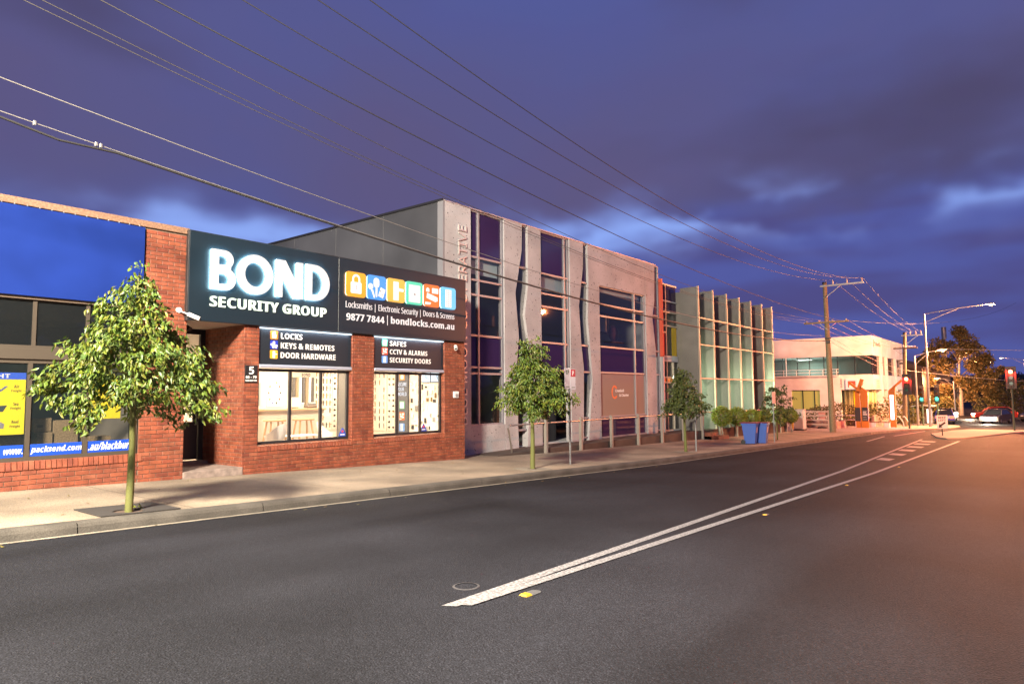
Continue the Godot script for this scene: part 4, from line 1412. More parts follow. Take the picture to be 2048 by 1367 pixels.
	var boards := [
		[Vector3(12.95, 0.5, -4.28), Vector3.RIGHT, 0.68, 1.95, "tall cream board of door levers on the rear wall, seen in the first window", 5, 8, 0],
		[Vector3(13.65, 0.5, -4.28), Vector3.RIGHT, 0.16, 1.95, "narrow cream board of door knobs beside the lever board", 1, 11, 1],
		[Vector3(15.22, 0.42, -3.42), Vector3.FORWARD, 0.72, 2.0, "cream board of levers leftmost in the second display window", 3, 8, 0],
		[Vector3(15.22, 0.42, -2.95), Vector3.FORWARD, 0.44, 2.0, "cream board of paired knobs second in the second display window", 2, 11, 1],
		[Vector3(15.22, 0.42, -1.88), Vector3.FORWARD, 0.4, 2.0, "narrow board of alarm parts just right of the dark column", 2, 7, 2],
		[Vector3(15.22, 0.42, -0.85), Vector3.FORWARD, 0.95, 1.55, "board of alarm parts below the two wall screens", 5, 7, 2],
	]
	for q in boards:
		var t := thing("display_board", q[4], "display board", q[0], "hardware display boards in the locksmith shop")
		var u: Vector3 = q[1]
		var n := u.cross(UP).normalized()
		if n.dot(EYE - (q[0] as Vector3)) < 0:
			n = -n
		mb = MB.new()
		var a: Vector3 = q[0]
		mb.obbox(Transform3D(Basis(u, UP, u.cross(UP)), a + u * (q[2] * 0.5) + UP * (q[3] * 0.5)), Vector3(q[2], q[3], 0.02), 0.004)
		wpart(t, "backing", mb, M("board_cream", 0.72, 0.64, 0.54, 0.8))
		for i in q[5]:
			for j in q[6]:
				if rng.randf() < (0.3 if q[7] == 2 else 0.12):
					continue
				var at: Vector3 = u * (q[2] * (i + 0.6) / (q[5] + 0.2)) + UP * (q[3] * (j + 0.7) / (q[6] + 0.3)) + n * 0.012
				var m: Material = metals[rng.randi() % 4] if q[7] < 2 else [mats["black"], mats["white"], mats["galv"], metals[0]][rng.randi() % 4]
				var g: Mesh = hm if q[7] == 0 else km if q[7] == 1 else bm
				var sc := Vector3.ONE
				if q[7] == 2:
					sc = Vector3(rng.randf_range(0.5, 1.5), rng.randf_range(0.4, 1.5), 1.0)
					at += u * rng.randf_range(-0.05, 0.05) + UP * rng.randf_range(-0.07, 0.07)
				inst(t, ["door_lever", "door_knob", "alarm_part"][q[7]], g, m, Transform3D(Basis(n.cross(UP) * -sc.x, UP * sc.y, n), at))
	# dark grey wall end and feature column
	mb = MB.new()
	mb.box(Vector3(13.85, 0.06, -4.29), Vector3(14.4, 2.75, -4.22))
	struct("shop_wall_panel", mb, M("wall_grey", 0.16, 0.15, 0.14, 0.8))
	var col := thing("feature_column", "dark column with icon tiles and the words SECURE YOUR WORLD", "column", Vector3(15.1, 0.06, -2.55))
	mb = MB.new()
	mb.box(Vector3(15.16, 0.06, -2.86), Vector3(15.235, 2.75, -2.34))
	wpart(col, "slab", mb, M("column_dark", 0.07, 0.075, 0.085, 0.6))
	var pale := glow("column_sign", 0.62, 0.74, 0.95, 0.75)
	var k := 0
	for s in ["SECURE", "YOUR", "WORLD"]:
		text(col, "sign_lettering", s, Vector3(15.155, 1.9 - 0.16 * k, -2.82), 0.44 if k != 1 else 0.32, 0.115, pale, false, Vector3.BACK, UP, 0.006, 2.0)
		k += 1
	for q in [["lock", 2.22, 0.95, 0.35, 0.04], ["safe", 1.28, 0.15, 0.5, 0.3], ["camera", 0.92, 0.9, 0.2, 0.06], ["screen", 0.56, 0.2, 0.45, 0.95]]:
		icon(col, q[0], Vector3(15.158, q[1], -2.6), 0.26, glow("column_tile_sign_%s" % q[0], q[2], q[3], q[4], 0.45), mats["white"], 0.006, Vector3.BACK)
	for q in [[-1.72, -1.32, "left one of the two bright wall screens in the second window"], [-1.3, -0.9, "right one of the two bright wall screens in the second window"]]:
		var t := thing("wall_screen", q[2], "screen", Vector3(15.2, 2.0, (q[0] + q[1]) * 0.5), "wall screens in the locksmith shop")
		mb = MB.new()
		mb.box(Vector3(15.19, 2.0, q[0]), Vector3(15.235, 2.32, q[1]))
		wpart(t, "case", mb, mats["black"])
		mb = MB.new()
		mb.box(Vector3(15.186, 2.015, q[0] + 0.012), Vector3(15.19, 2.305, q[1] - 0.012))
		wpart(t, "display", mb, glow("screen_glow", 0.55, 0.8, 1.0, 1.1))
		mb = MB.new()
		for i in 6:
			var z0 := lerpf(q[0] + 0.05, q[1] - 0.05, rng.randf())
			mb.bar(Vector3(15.184, 2.05 + rng.randf() * 0.1, z0), Vector3(15.184, 2.14 + rng.randf() * 0.12, lerpf(z0, (q[0] + q[1]) * 0.5, 0.7)), 0.012, 0.003, Vector3.LEFT)
		wpart(t, "display_map", mb, glow("screen_dark", 0.12, 0.25, 0.45, 0.6))
	# security door display and poster on the rear wall
	var sd := thing("security_door_display", "slatted security door sample under a small BOND header board", "display", Vector3(12.5, 1.0, -4.2))
	mb = MB.new()
	mb.box(Vector3(12.1, 2.19, -4.24), Vector3(12.93, 2.42, -4.18))
	wpart(sd, "header", mb, M("header_cream", 0.6, 0.5, 0.4, 0.7))
	text(sd, "lettering", "BOND", Vector3(12.42, 2.215, -4.178), 0.32, 0.085, M("ink", 0.02, 0.02, 0.022, 0.6), true, Vector3.RIGHT, UP, 0.004)
	text(sd, "lettering", "SECURITY DOORS BY", Vector3(12.2, 2.34, -4.178), 0.66, 0.04, mats["ink"], true, Vector3.RIGHT, UP, 0.004, 3.0)
	for i in 7:
		mb = MB.new()
		mb.box(Vector3(12.14 + i * 0.115, 0.3, -4.26), Vector3(12.21 + i * 0.115, 2.18, -4.2))
		wpart(sd, "slat", mb, [M("slat_dark", 0.08, 0.07, 0.06, 0.5), M("slat_tan", 0.3, 0.22, 0.12, 0.5), mats["white"]][i % 3])
	var ps := thing("wall_poster", "white poster ringed with small key fobs on the rear wall", "poster", Vector3(11.55, 1.28, -4.28))
	mb = MB.new()
	mb.box(Vector3(11.3, 1.28, -4.295), Vector3(11.82, 2.1, -4.28))
	wpart(ps, "sheet", mb, M("poster_white", 0.75, 0.72, 0.68, 0.7))
	for i in 10:
		var a := TAU * i / 10
		mb = MB.new()
		mb.prism(disc(11.56 + cos(a) * 0.2, 1.7 + sin(a) * 0.32, 0.026, 10, 0.04), Vector3(0, 0, -4.28), Vector3.RIGHT, UP, 0.004)
		wpart(ps, "fob_print", mb, [mats["black"], M("fob_red", 0.5, 0.08, 0.05, 0.5), M("fob_green", 0.08, 0.25, 0.06, 0.5), M("fob_blue", 0.1, 0.12, 0.35, 0.5)][i % 4])
	var kd := thing("key_rack", "small rack of keys low on the rear wall near the counter's left end", "rack", Vector3(10.9, 1.3, -4.28))
	mb = MB.new()
	mb.box(Vector3(10.5, 1.32, -4.295), Vector3(11.08, 2.0, -4.27))
	wpart(kd, "panel", mb, M("rack_grey", 0.3, 0.3, 0.3, 0.6))
	for i in 4:
		for j in 5:
			mb = MB.new()
			mb.box(Vector3(10.56 + i * 0.13, 1.38 + j * 0.12, -4.27), Vector3(10.6 + i * 0.13, 1.45 + j * 0.12, -4.255))
			wpart(kd, "key", mb, metals[(i + j) % 3])

func pits_tex() -> Texture2D:
	if tex.has("pits"):
		return tex["pits"]
	var r := RandomNumberGenerator.new()
	r.seed = 11
	var s := 512
	var im := Image.create(s, s, false, Image.FORMAT_RGB8)
	for y in s:
		for x in s:
			var b := 0.86 + r.randf() * 0.14
			im.set_pixel(x, y, Color(b, b, b))
	for k in 230:
		var c := Vector2(r.randf() * s, r.randf() * s)
		var rad := 1.0 + pow(r.randf(), 3.0) * 4.5
		var d := r.randf_range(0.15, 0.55)
		var sq := r.randf_range(0.5, 1.0)
		for y in range(-6, 7):
			for x in range(-6, 7):
				if Vector2(x, y / sq).length() < rad + r.randf() * 0.8:
					im.set_pixel(posmod(int(c.x) + x, s), posmod(int(c.y) + y, s), Color(d, d, d))
	tex["pits"] = ImageTexture.create_from_image(im)
	return tex["pits"]

func pane(parent: Node3D, called: String, x0: float, x1: float, y0: float, y1: float, z: float, m: Material) -> void:
	var mb := MB.new()
	mb.box(Vector3(x0, y0, z - 0.02), Vector3(x1, y1, z))
	wpart(parent, called, mb, m)

func make_office() -> void:
	textured(mats["precast"], pits_tex(), 0.42)
	textured(mats["fin_concrete"], tex["fine"], 0.5)
	var r := thing("office_building", "two storey concrete office with zigzag panels and purple glazing", "building", Vector3(23, grd(23), -1.1))
	var zf := -1.1
	var zg := -1.21
	var conc: Material = mats["precast"]
	var lo := -1.0
	var hi := 7.9
	var wave := {
		"a": [[19.71, 7.9], [19.68, 6.93], [19.29, 5.29], [19.47, 3.66], [19.3, 2.4], [19.45, lo]],
		"b": [[20.06, 7.9], [20.05, 5.66], [19.84, 4.52], [20.04, 3.6], [20.12, 2.3], [19.9, lo]],
		"c": [[23.88, 7.9], [23.85, 6.86], [23.5, 5.24], [23.64, 3.6], [23.8, 2.67], [23.73, 0.11], [23.7, lo]],
		"d": [[24.23, 7.9], [24.26, 6.38], [24.17, 4.68], [24.3, 3.63], [24.47, 2.22], [24.02, lo]],
		"e": [[30.36, 7.9], [30.27, 6.15], [30.02, 5.26], [30.3, 3.69], [30.31, lo]],
	}
	var panels := [
		[[15.62, lo, 16.87, lo, 16.87, hi, 15.62, hi]],
		[[18.66, lo], "a", [18.66, hi], false],
		["b", [20.87, lo], [20.87, hi], true],
		[[22.86, lo], "c", [22.86, hi], false],
		["d", [25.12, lo], [25.12, hi], true],
		[[29.34, lo], "e", [29.34, hi], false],
	]
	for q in panels:
		var p := PackedVector2Array()
		if q.size() == 1:
			p = poly(q[0])
		elif q[3]:
			p = poly([q[1][0], q[1][1], q[2][0], q[2][1]])
			for e in wave[q[0]]:
				p.append(Vector2(e[0], e[1]))
		else:
			p = poly([q[0][0], q[0][1]])
			var w: Array = wave[q[1]].duplicate()
			w.reverse()
			for e in w:
				p.append(Vector2(e[0], e[1]))
			p.append(Vector2(q[2][0], q[2][1]))
		var mb := MB.new()
		mb.prism(p, Vector3(0, 0, zf - 0.28), Vector3.RIGHT, UP, 0.28)
		wpart(r, "concrete_panel", mb, conc)
	for q in [[25.124, 29.336, 6.27, hi], [16.874, 18.655, lo, 0.56]]:
		var mb := MB.new()
		mb.bbox(Vector3(q[0], q[2], zf - 0.28), Vector3(q[1], q[3], zf - 0.004), 0.006)
		wpart(r, "concrete_panel", mb, conc)
	var mb := MB.new()
	mb.box(Vector3(15.6, hi, zf - 0.3), Vector3(30.45, hi + 0.04, zf + 0.02))
	wpart(r, "parapet_flashing", mb, mats["alu"])
	# glazing bays: frame bars with panes of clear or purple glass
	var fr: Material = mats["grey_frame"]
	var pu: Material = mats["purple"]
	var cl: Material = mats["tint"]
	var film := M("reflection_tinted_film", 0.34, 0.25, 0.2, 0.12)  # film coloured warm to stand for the orange reflection on the glass
	var bays := [
		[16.87, 18.66, [17.33], [0.58, 2.31, 2.52, 3.6, 4.99, 5.5, 6.29, 7.88], [cl, cl, pu, cl, cl, cl, pu]],
		[20.87, 22.86, [22.55], [2.52, 3.58, 4.97, 5.47, 6.25, 7.88], [pu, cl, cl, cl, pu]],
		[25.12, 29.34, [28.32], [-0.28, 0.6, 2.51, 3.63, 4.96, 5.47, 6.27], [pu, film, pu, cl, cl, cl]],
		[19.2, 20.2, [], [0.3, 2.5, 3.5, 6.3, 7.88], [cl, pu, cl, pu]],
		[23.4, 24.5, [], [-0.2, 0.6, 2.5, 3.6, 6.25, 7.88], [cl, cl, pu, cl, pu]],
		[30.0, 30.85, [], [-0.2, 2.5, 3.65, 5.4, 7.88], [pu, pu, pu, pu]],
	]
	for b in bays:
		mb = MB.new()
		var x0: float = b[0]
		var x1: float = b[1]
		var ys: Array = b[3]
		for y: float in ys:
			mb.box(Vector3(x0, y - 0.035, zg - 0.06), Vector3(x1, y + 0.035, zg + 0.05))
		for x: float in b[2]:
			mb.box(Vector3(x - 0.035, ys[0], zg - 0.06), Vector3(x + 0.035, ys[-1], zg + 0.06))
		mb.box(Vector3(x1 - 0.09, ys[0], zg - 0.06), Vector3(x1, ys[-1], zg + 0.055))
		var f := wpart(r, "window", mb, fr)
		var xs := [x0]
		for x: float in b[2]:
			xs.append(x - 0.035)
			xs.append(x + 0.035)
		xs.append(x1 - 0.09)
		for i in range(0, xs.size(), 2):
			for j in ys.size() - 1:
				var pm := MB.new()
				pm.quad(Vector3(xs[i], ys[j] + 0.035, zg), Vector3(xs[i + 1], ys[j] + 0.035, zg), Vector3(xs[i + 1], ys[j + 1] - 0.035, zg), Vector3(xs[i], ys[j + 1] - 0.035, zg))
				part(f, "pane", pm, b[4][j])
	# roller blinds and ceilings behind the clear panes
	for q in [[16.9, 18.6, 5.75, 6.25], [20.9, 22.8, 5.65, 6.2], [25.2, 29.2, 6.05, 6.22]]:
		mb = MB.new()
		mb.box(Vector3(q[0], q[2], zg - 0.2), Vector3(q[1], q[3], zg - 0.18))
		wpart(r, "roller_blind", mb, M("blind", 0.6, 0.72, 0.76, 0.8))
	mb = MB.new()
	mb.box(Vector3(15.7, 6.28, -8), Vector3(33.2, 6.34, zg - 0.1))
	mb.box(Vector3(15.7, 3.2, -8), Vector3(33.2, 3.5, zg - 0.1))
	mb.box(Vector3(15.7, -0.34, -8), Vector3(33.2, -0.28, zg - 0.1))
	mb.box(Vector3(15.7, -1.2, -8.1), Vector3(33.2, 7.1, -8))
	mb.box(Vector3(33.14, -1.2, -8), Vector3(33.2, 7.1, -1.5))
	wpart(r, "room_lining", mb, M("room_grey", 0.45, 0.46, 0.46, 0.9))
	mb = MB.new()
	mb.box(Vector3(15.62, 7.8, -26), Vector3(30.4, 7.88, zf - 0.3))
	mb.box(Vector3(30.4, 7.1, -26), Vector3(33.2, 7.2, -1.46))
	mb.box(Vector3(30.36, 7.2, -26), Vector3(30.4, 7.88, -1.4))
	wpart(r, "roof", mb, mats["side_panel"])
	# side wall in tall sheets
	var k := 0
	while k < 9:
		mb = MB.new()
		mb.bbox(Vector3(15.56, -1.0, -1.36 - 2.7 * (k + 1) + 0.008), Vector3(15.64, 7.9, -1.36 - 2.7 * k), 0.004)
		wpart(r, "side_sheet", mb, mats["side_panel"])
		k += 1
	mb = MB.new()
	mb.box(Vector3(15.5, 7.9, -26), Vector3(15.66, 7.97, zf))
	wpart(r, "side_flashing", mb, mats["dark_frame"])
	mb = MB.new()
	mb.box(Vector3(15.54, -1, -1.355), Vector3(15.618, 7.95, -1.1))
	wpart(r, "corner_trim", mb, M("corner_grey", 0.2, 0.2, 0.22, 0.5))
	# door under the second bay
	mb = MB.new()
	mb.box(Vector3(20.88, -0.3, -2.0), Vector3(21.6, 2.48, -1.95))
	mb.box(Vector3(20.88, 2.48, -2.0), Vector3(22.84, 2.5, -1.3))
	wpart(r, "lobby_wall", mb, M("lobby_green", 0.35, 0.5, 0.36, 0.7))
	mb = MB.new()
	mb.bbox(Vector3(21.65, -0.3, -1.75), Vector3(22.6, 2.3, -1.7), 0.006)
	wpart(r, "door", mb, mats["dark_frame"])
	# lettering that climbs the first panel
	text(r, "lettering", "BLUE MOON CO-OPERATIVE", Vector3(16.62, 0.62, zf + 0.002), 6.62, 0.38, M("letter_alu", 0.6, 0.58, 0.56, 0.35, 0.5), false, UP, Vector3.LEFT, 0.05)
	# logo on the frosted film
	mb = MB.new()
	var ring := PackedVector2Array()
	for i in 22:
		var a := deg_to_rad(40 + 280.0 * i / 21)
		ring.append(Vector2(cos(a) * 0.27, sin(a) * 0.3))
	for i in 22:
		var a := deg_to_rad(320 - 280.0 * i / 21)
		ring.append(Vector2(cos(a) * 0.17 - 0.02, sin(a) * 0.22))
	mb.prism(ring, Vector3(26.45, 1.66, zg + 0.002), Vector3.RIGHT, UP, 0.004)
	wpart(r, "logo", mb, M("logo_orange", 0.7, 0.14, 0.02, 0.4))
	text(r, "lettering", "Crombell", Vector3(26.5, 1.66, zg + 0.008), 0.75, 0.13, mats["white"], true, Vector3.RIGHT, UP, 0.004, 2.0)
	text(r, "lettering", "& Charter", Vector3(26.85, 1.46, zg + 0.008), 0.85, 0.13, mats["white"], true, Vector3.RIGHT, UP, 0.004, 2.0)
	# red edge fin between office and entrance
	mb = MB.new()
	mb.bbox(Vector3(30.86, 3.4, -1.32), Vector3(31.0, 7.3, -1.0), 0.01)
	wpart(r, "red_fin", mb, M("red_fin", 0.55, 0.08, 0.04, 0.5))
	mb = MB.new()
	mb.bbox(Vector3(30.86, -0.4, -1.32), Vector3(31.0, 3.39, -1.0), 0.01)
	wpart(r, "entrance_post", mb, mats["alu"])
	# entrance glazing
	var ze := -1.4
	var al := M("warm_alu", 0.55, 0.5, 0.4, 0.4, 0.3)
	mb = MB.new()
	for q in [[31.0, 33.3, 7.17], [31.0, 33.3, 5.75], [31.0, 33.3, 5.04], [31.0, 31.97, 4.69], [31.0, 33.3, 3.35], [31.3, 33.3, 2.4], [31.3, 33.3, 2.14], [31.0, 33.2, -0.28]]:
		mb.box(Vector3(q[0], q[2] - 0.04, ze - 0.05), Vector3(q[1], q[2] + 0.04, ze + 0.06))
	for q in [[31.98, -0.28, 7.17], [31.3, -0.28, 3.35], [31.06, -0.28, 3.2], [32.75, -0.28, 3.35]]:
		mb.box(Vector3(q[0] - 0.04, q[1], ze - 0.05), Vector3(q[0] + 0.04, q[2], ze + 0.065))
	wpart(r, "entrance_frame", mb, al)
	pane(r, "pane", 31.0, 33.3, 5.79, 7.13, ze, pu)
	pane(r, "pane", 31.0, 33.3, 5.08, 5.71, ze, cl)
	pane(r, "pane", 31.0, 31.94, 3.39, 4.65, ze, mats["red_panel"])
	pane(r, "pane", 31.0, 31.94, 4.73, 5.0, ze, cl)
	pane(r, "pane", 32.02, 32.7, 3.39, 5.0, ze, cl)
	pane(r, "pane", 32.72, 33.28, 3.39, 5.0, ze, mats["yellow_panel"])
	pane(r, "pane", 31.34, 33.28, 2.44, 3.31, ze, cl)
	pane(r, "pane", 31.34, 33.28, 2.18, 2.36, ze, mats["orange_panel"])
	pane(r, "pane", 31.34, 33.28, -0.24, 2.1, ze, cl)
	# walkway with retaining wall in front
	mb = MB.new()
	mb.quad(Vector3(17.0, grd(17) + 0.012, -0.06), Vector3(19.6, -0.32, -0.06), Vector3(19.6, -0.32, -1.5), Vector3(17.0, grd(17) + 0.012, -1.5))
	mb.quad(Vector3(19.6, -0.32, -0.06), Vector3(47, -0.32, -0.06), Vector3(47, -0.32, -1.5), Vector3(19.6, -0.32, -1.5))
	mb.quad(Vector3(17.0, -1.5, -0.06), Vector3(19.6, -1.5, -0.06), Vector3(19.6, -0.32, -0.06), Vector3(17.0, grd(17) + 0.012, -0.06))
	mb.quad(Vector3(19.6, -1.5, -0.06), Vector3(47, -1.5, -0.06), Vector3(47, -0.32, -0.06), Vector3(19.6, -0.32, -0.06))
	struct("walkway", mb, detail(textured(M("walkway_brown", 0.17, 0.12, 0.1, 0.85), tex["fine"], 0.6), tex["broad"], 0.2))
	var rl := thing("walkway_railing", "pale steel handrail on square posts along the office walkway", "railing", Vector3(25, grd(25), 0.0))
	for i in 13:
		var x := 19.55 + 2.25 * i
		mb = MB.new()
		mb.bbox(Vector3(x - 0.06, grd(x) - 0.1, -0.05), Vector3(x + 0.06, 0.72 - maxf(0, i - 6) * 0.03, 0.06), 0.008)
		wpart(rl, "post", mb, mats["steel_post"])
	mb = MB.new()
	mb.tube([Vector3(18.1, grd(18.1), -0.35), Vector3(17.45, 0.5, -0.0), Vector3(17.5, 0.57, 0.0), Vector3(17.6, 0.58, 0.0), Vector3(33.0, 0.6, 0.0), Vector3(46.5, 0.5, 0.0)], 0.03, 8)
	wpart(rl, "handrail", mb, mats["rail"])
	var stp := thing("entrance_steps", "low red brick steps at the foot of the first tall concrete fin", "steps", Vector3(33.9, grd(34), 0.4))
	for i in 2:
		mb = MB.new()
		mb.bbox(Vector3(33.2, grd(34) - 0.2, 0.0), Vector3(34.6 - i * 0.5, grd(34) + 0.17 * (i + 1), 0.75 - i * 0.35), 0.01)
		wpart(stp, "step", mb, mats["brick3"])
	# things seen upstairs through the big window
	var ch := thing("office_chair", "dark round-backed chair upstairs behind the office's big window", "chair", Vector3(28.3, 3.5, -2.3))
	mb = MB.new()
	mb.ball(Vector3(0, 0.95, 0), Vector3(0.42, 0.42, 0.1), 14, 8)
	part(ch, "backrest", mb, M("chair_maroon", 0.1, 0.03, 0.05, 0.8))
	mb = MB.new()
	mb.bbox(Vector3(-0.45, 0.45, -0.3), Vector3(0.45, 0.55, 0.35), 0.04)
	part(ch, "seat", mb, mats["chair_maroon"])
	mb = MB.new()
	mb.cyl(Vector3(0, 0.0, 0), Vector3(0, 0.46, 0), 0.04, 0.03, 8)
	part(ch, "stem", mb, mats["galv"])
	var pf := thing("picture_frame", "empty dark frame hung upstairs behind the office's big window", "frame", Vector3(28.9, 4.6, -3.4))
	mb = MB.new()
	for q in [[-0.8, -0.02, 0.8, 0.06], [-0.8, 0.94, 0.8, 1.0], [-0.8, 0.06, -0.74, 0.94], [0.74, 0.06, 0.8, 0.94]]:
		mb.box(Vector3(q[0], q[1], -0.03), Vector3(q[2], q[3], 0.03))
	part(pf, "moulding", mb, mats["black"])
	mb = MB.new()
	mb.box(Vector3(-0.74, 0.06, -0.03), Vector3(0.74, 0.94, -0.02))
	part(pf, "backing", mb, mats["blind"])

func make_fin_hall() -> void:
	var r := thing("finned_hall", "concrete hall with seven tall fins edged in pale steel", "building", Vector3(39, grd(39), -0.7))
	var mb := MB.new()
	var edge := M("edge_steel", 0.42, 0.36, 0.28, 0.5, 0.2)
	for k in 7:
		var x := 33.26 + 1.927 * k
		mb = MB.new()
		mb.bbox(Vector3(x - 0.06, -0.4, -1.1), Vector3(x + 0.06, 7.08, -0.19), 0.008)
		wpart(r, "fin", mb, mats["fin_concrete"])
		mb = MB.new()
		mb.bbox(Vector3(x - 0.05, -0.9 if k == 0 else -0.35, -0.185), Vector3(x + 0.05, 7.12, -0.1), 0.006)
		wpart(r, "edge_post", mb, edge)
		if k > 0:
			for y: float in [5.47, 4.08, 2.34]:
				mb = MB.new()
				mb.bbox(Vector3(x - 1.877, y - 0.03, -0.2), Vector3(x - 0.05, y + 0.03, -0.11), 0.005)
				if y < 2.4:
					mb.box(Vector3(x - 1.865, y - 0.015, -0.85), Vector3(x - 0.062, y + 0.015, -0.6))
				wpart(r, "transom", mb, edge if y > 2.4 else M("ledge_steel", 0.5, 0.42, 0.33, 0.5, 0.2))
	mb = MB.new()
	mb.box(Vector3(33.32, -0.4, -2.4), Vector3(46.0, 6.9, -1.11))
	wpart(r, "rear_wall", mb, mats["fin_concrete"])
	mb = MB.new()
	mb.box(Vector3(33.2, 6.9, -9), Vector3(46, 7.0, -2.22))
	mb.box(Vector3(45.9, -1.5, -9), Vector3(46.0, 6.9, -2.4))
	wpart(r, "roof", mb, mats["side_panel"])
	# added fill panels and ledge uplights in the bays
	var tube := glow("fin_lamp", 0.72, 1.0, 0.9, 3.0)
	var gc := Color(0.88, 1.0, 0.8)
	for q in [[0, 1.0, true], [1, 0.55, false], [2, 0.9, true], [3, 1.1, true], [5, 2.6, true]]:
		var x: float = 33.26 + 1.927 * q[0] + 1.2
		var t := thing("bay_fill_lamp", "added greenish fill panel low in bay %s from the hall's left end" % ["one", "two", "three", "four", "five", "six"][q[0]], "lamp", Vector3(x, 2.2, -0.72), "added fill panels between the fins")
		# unseen tall panel added behind the fin to light the next fin evenly
		var xf: float = 33.26 + 1.927 * q[0]
		mb = MB.new()
		mb.bbox(Vector3(xf + 0.062, 0.15, -0.98), Vector3(xf + 0.1, 2.28, -0.5), 0.01)
		wpart(t, "fitting", mb, mats["white"])
		mb = MB.new()
		mb.box(Vector3(xf + 0.1, 0.2, -0.94), Vector3(xf + 0.106, 2.23, -0.54))
		wpart(t, "lamp_panel", mb, tube)
		area(t, "light", Vector3(xf + 0.13, 1.25, -0.74), Vector2(0.4, 2.0), Vector3.RIGHT, gc, 6.5 * q[1])
		if q[2]:
			mb = MB.new()
			mb.cyl(Vector3(-0.6, 0.17, -0.2), Vector3(-0.6, 0.24, -0.2), 0.05, 0.06, 10)
			part(t, "uplight_lamp", mb, tube)
			omni(t, "up_light", Vector3(x - 0.6, 2.46, -0.92), gc, 3.2 * minf(q[1], 1.2), 0.03)

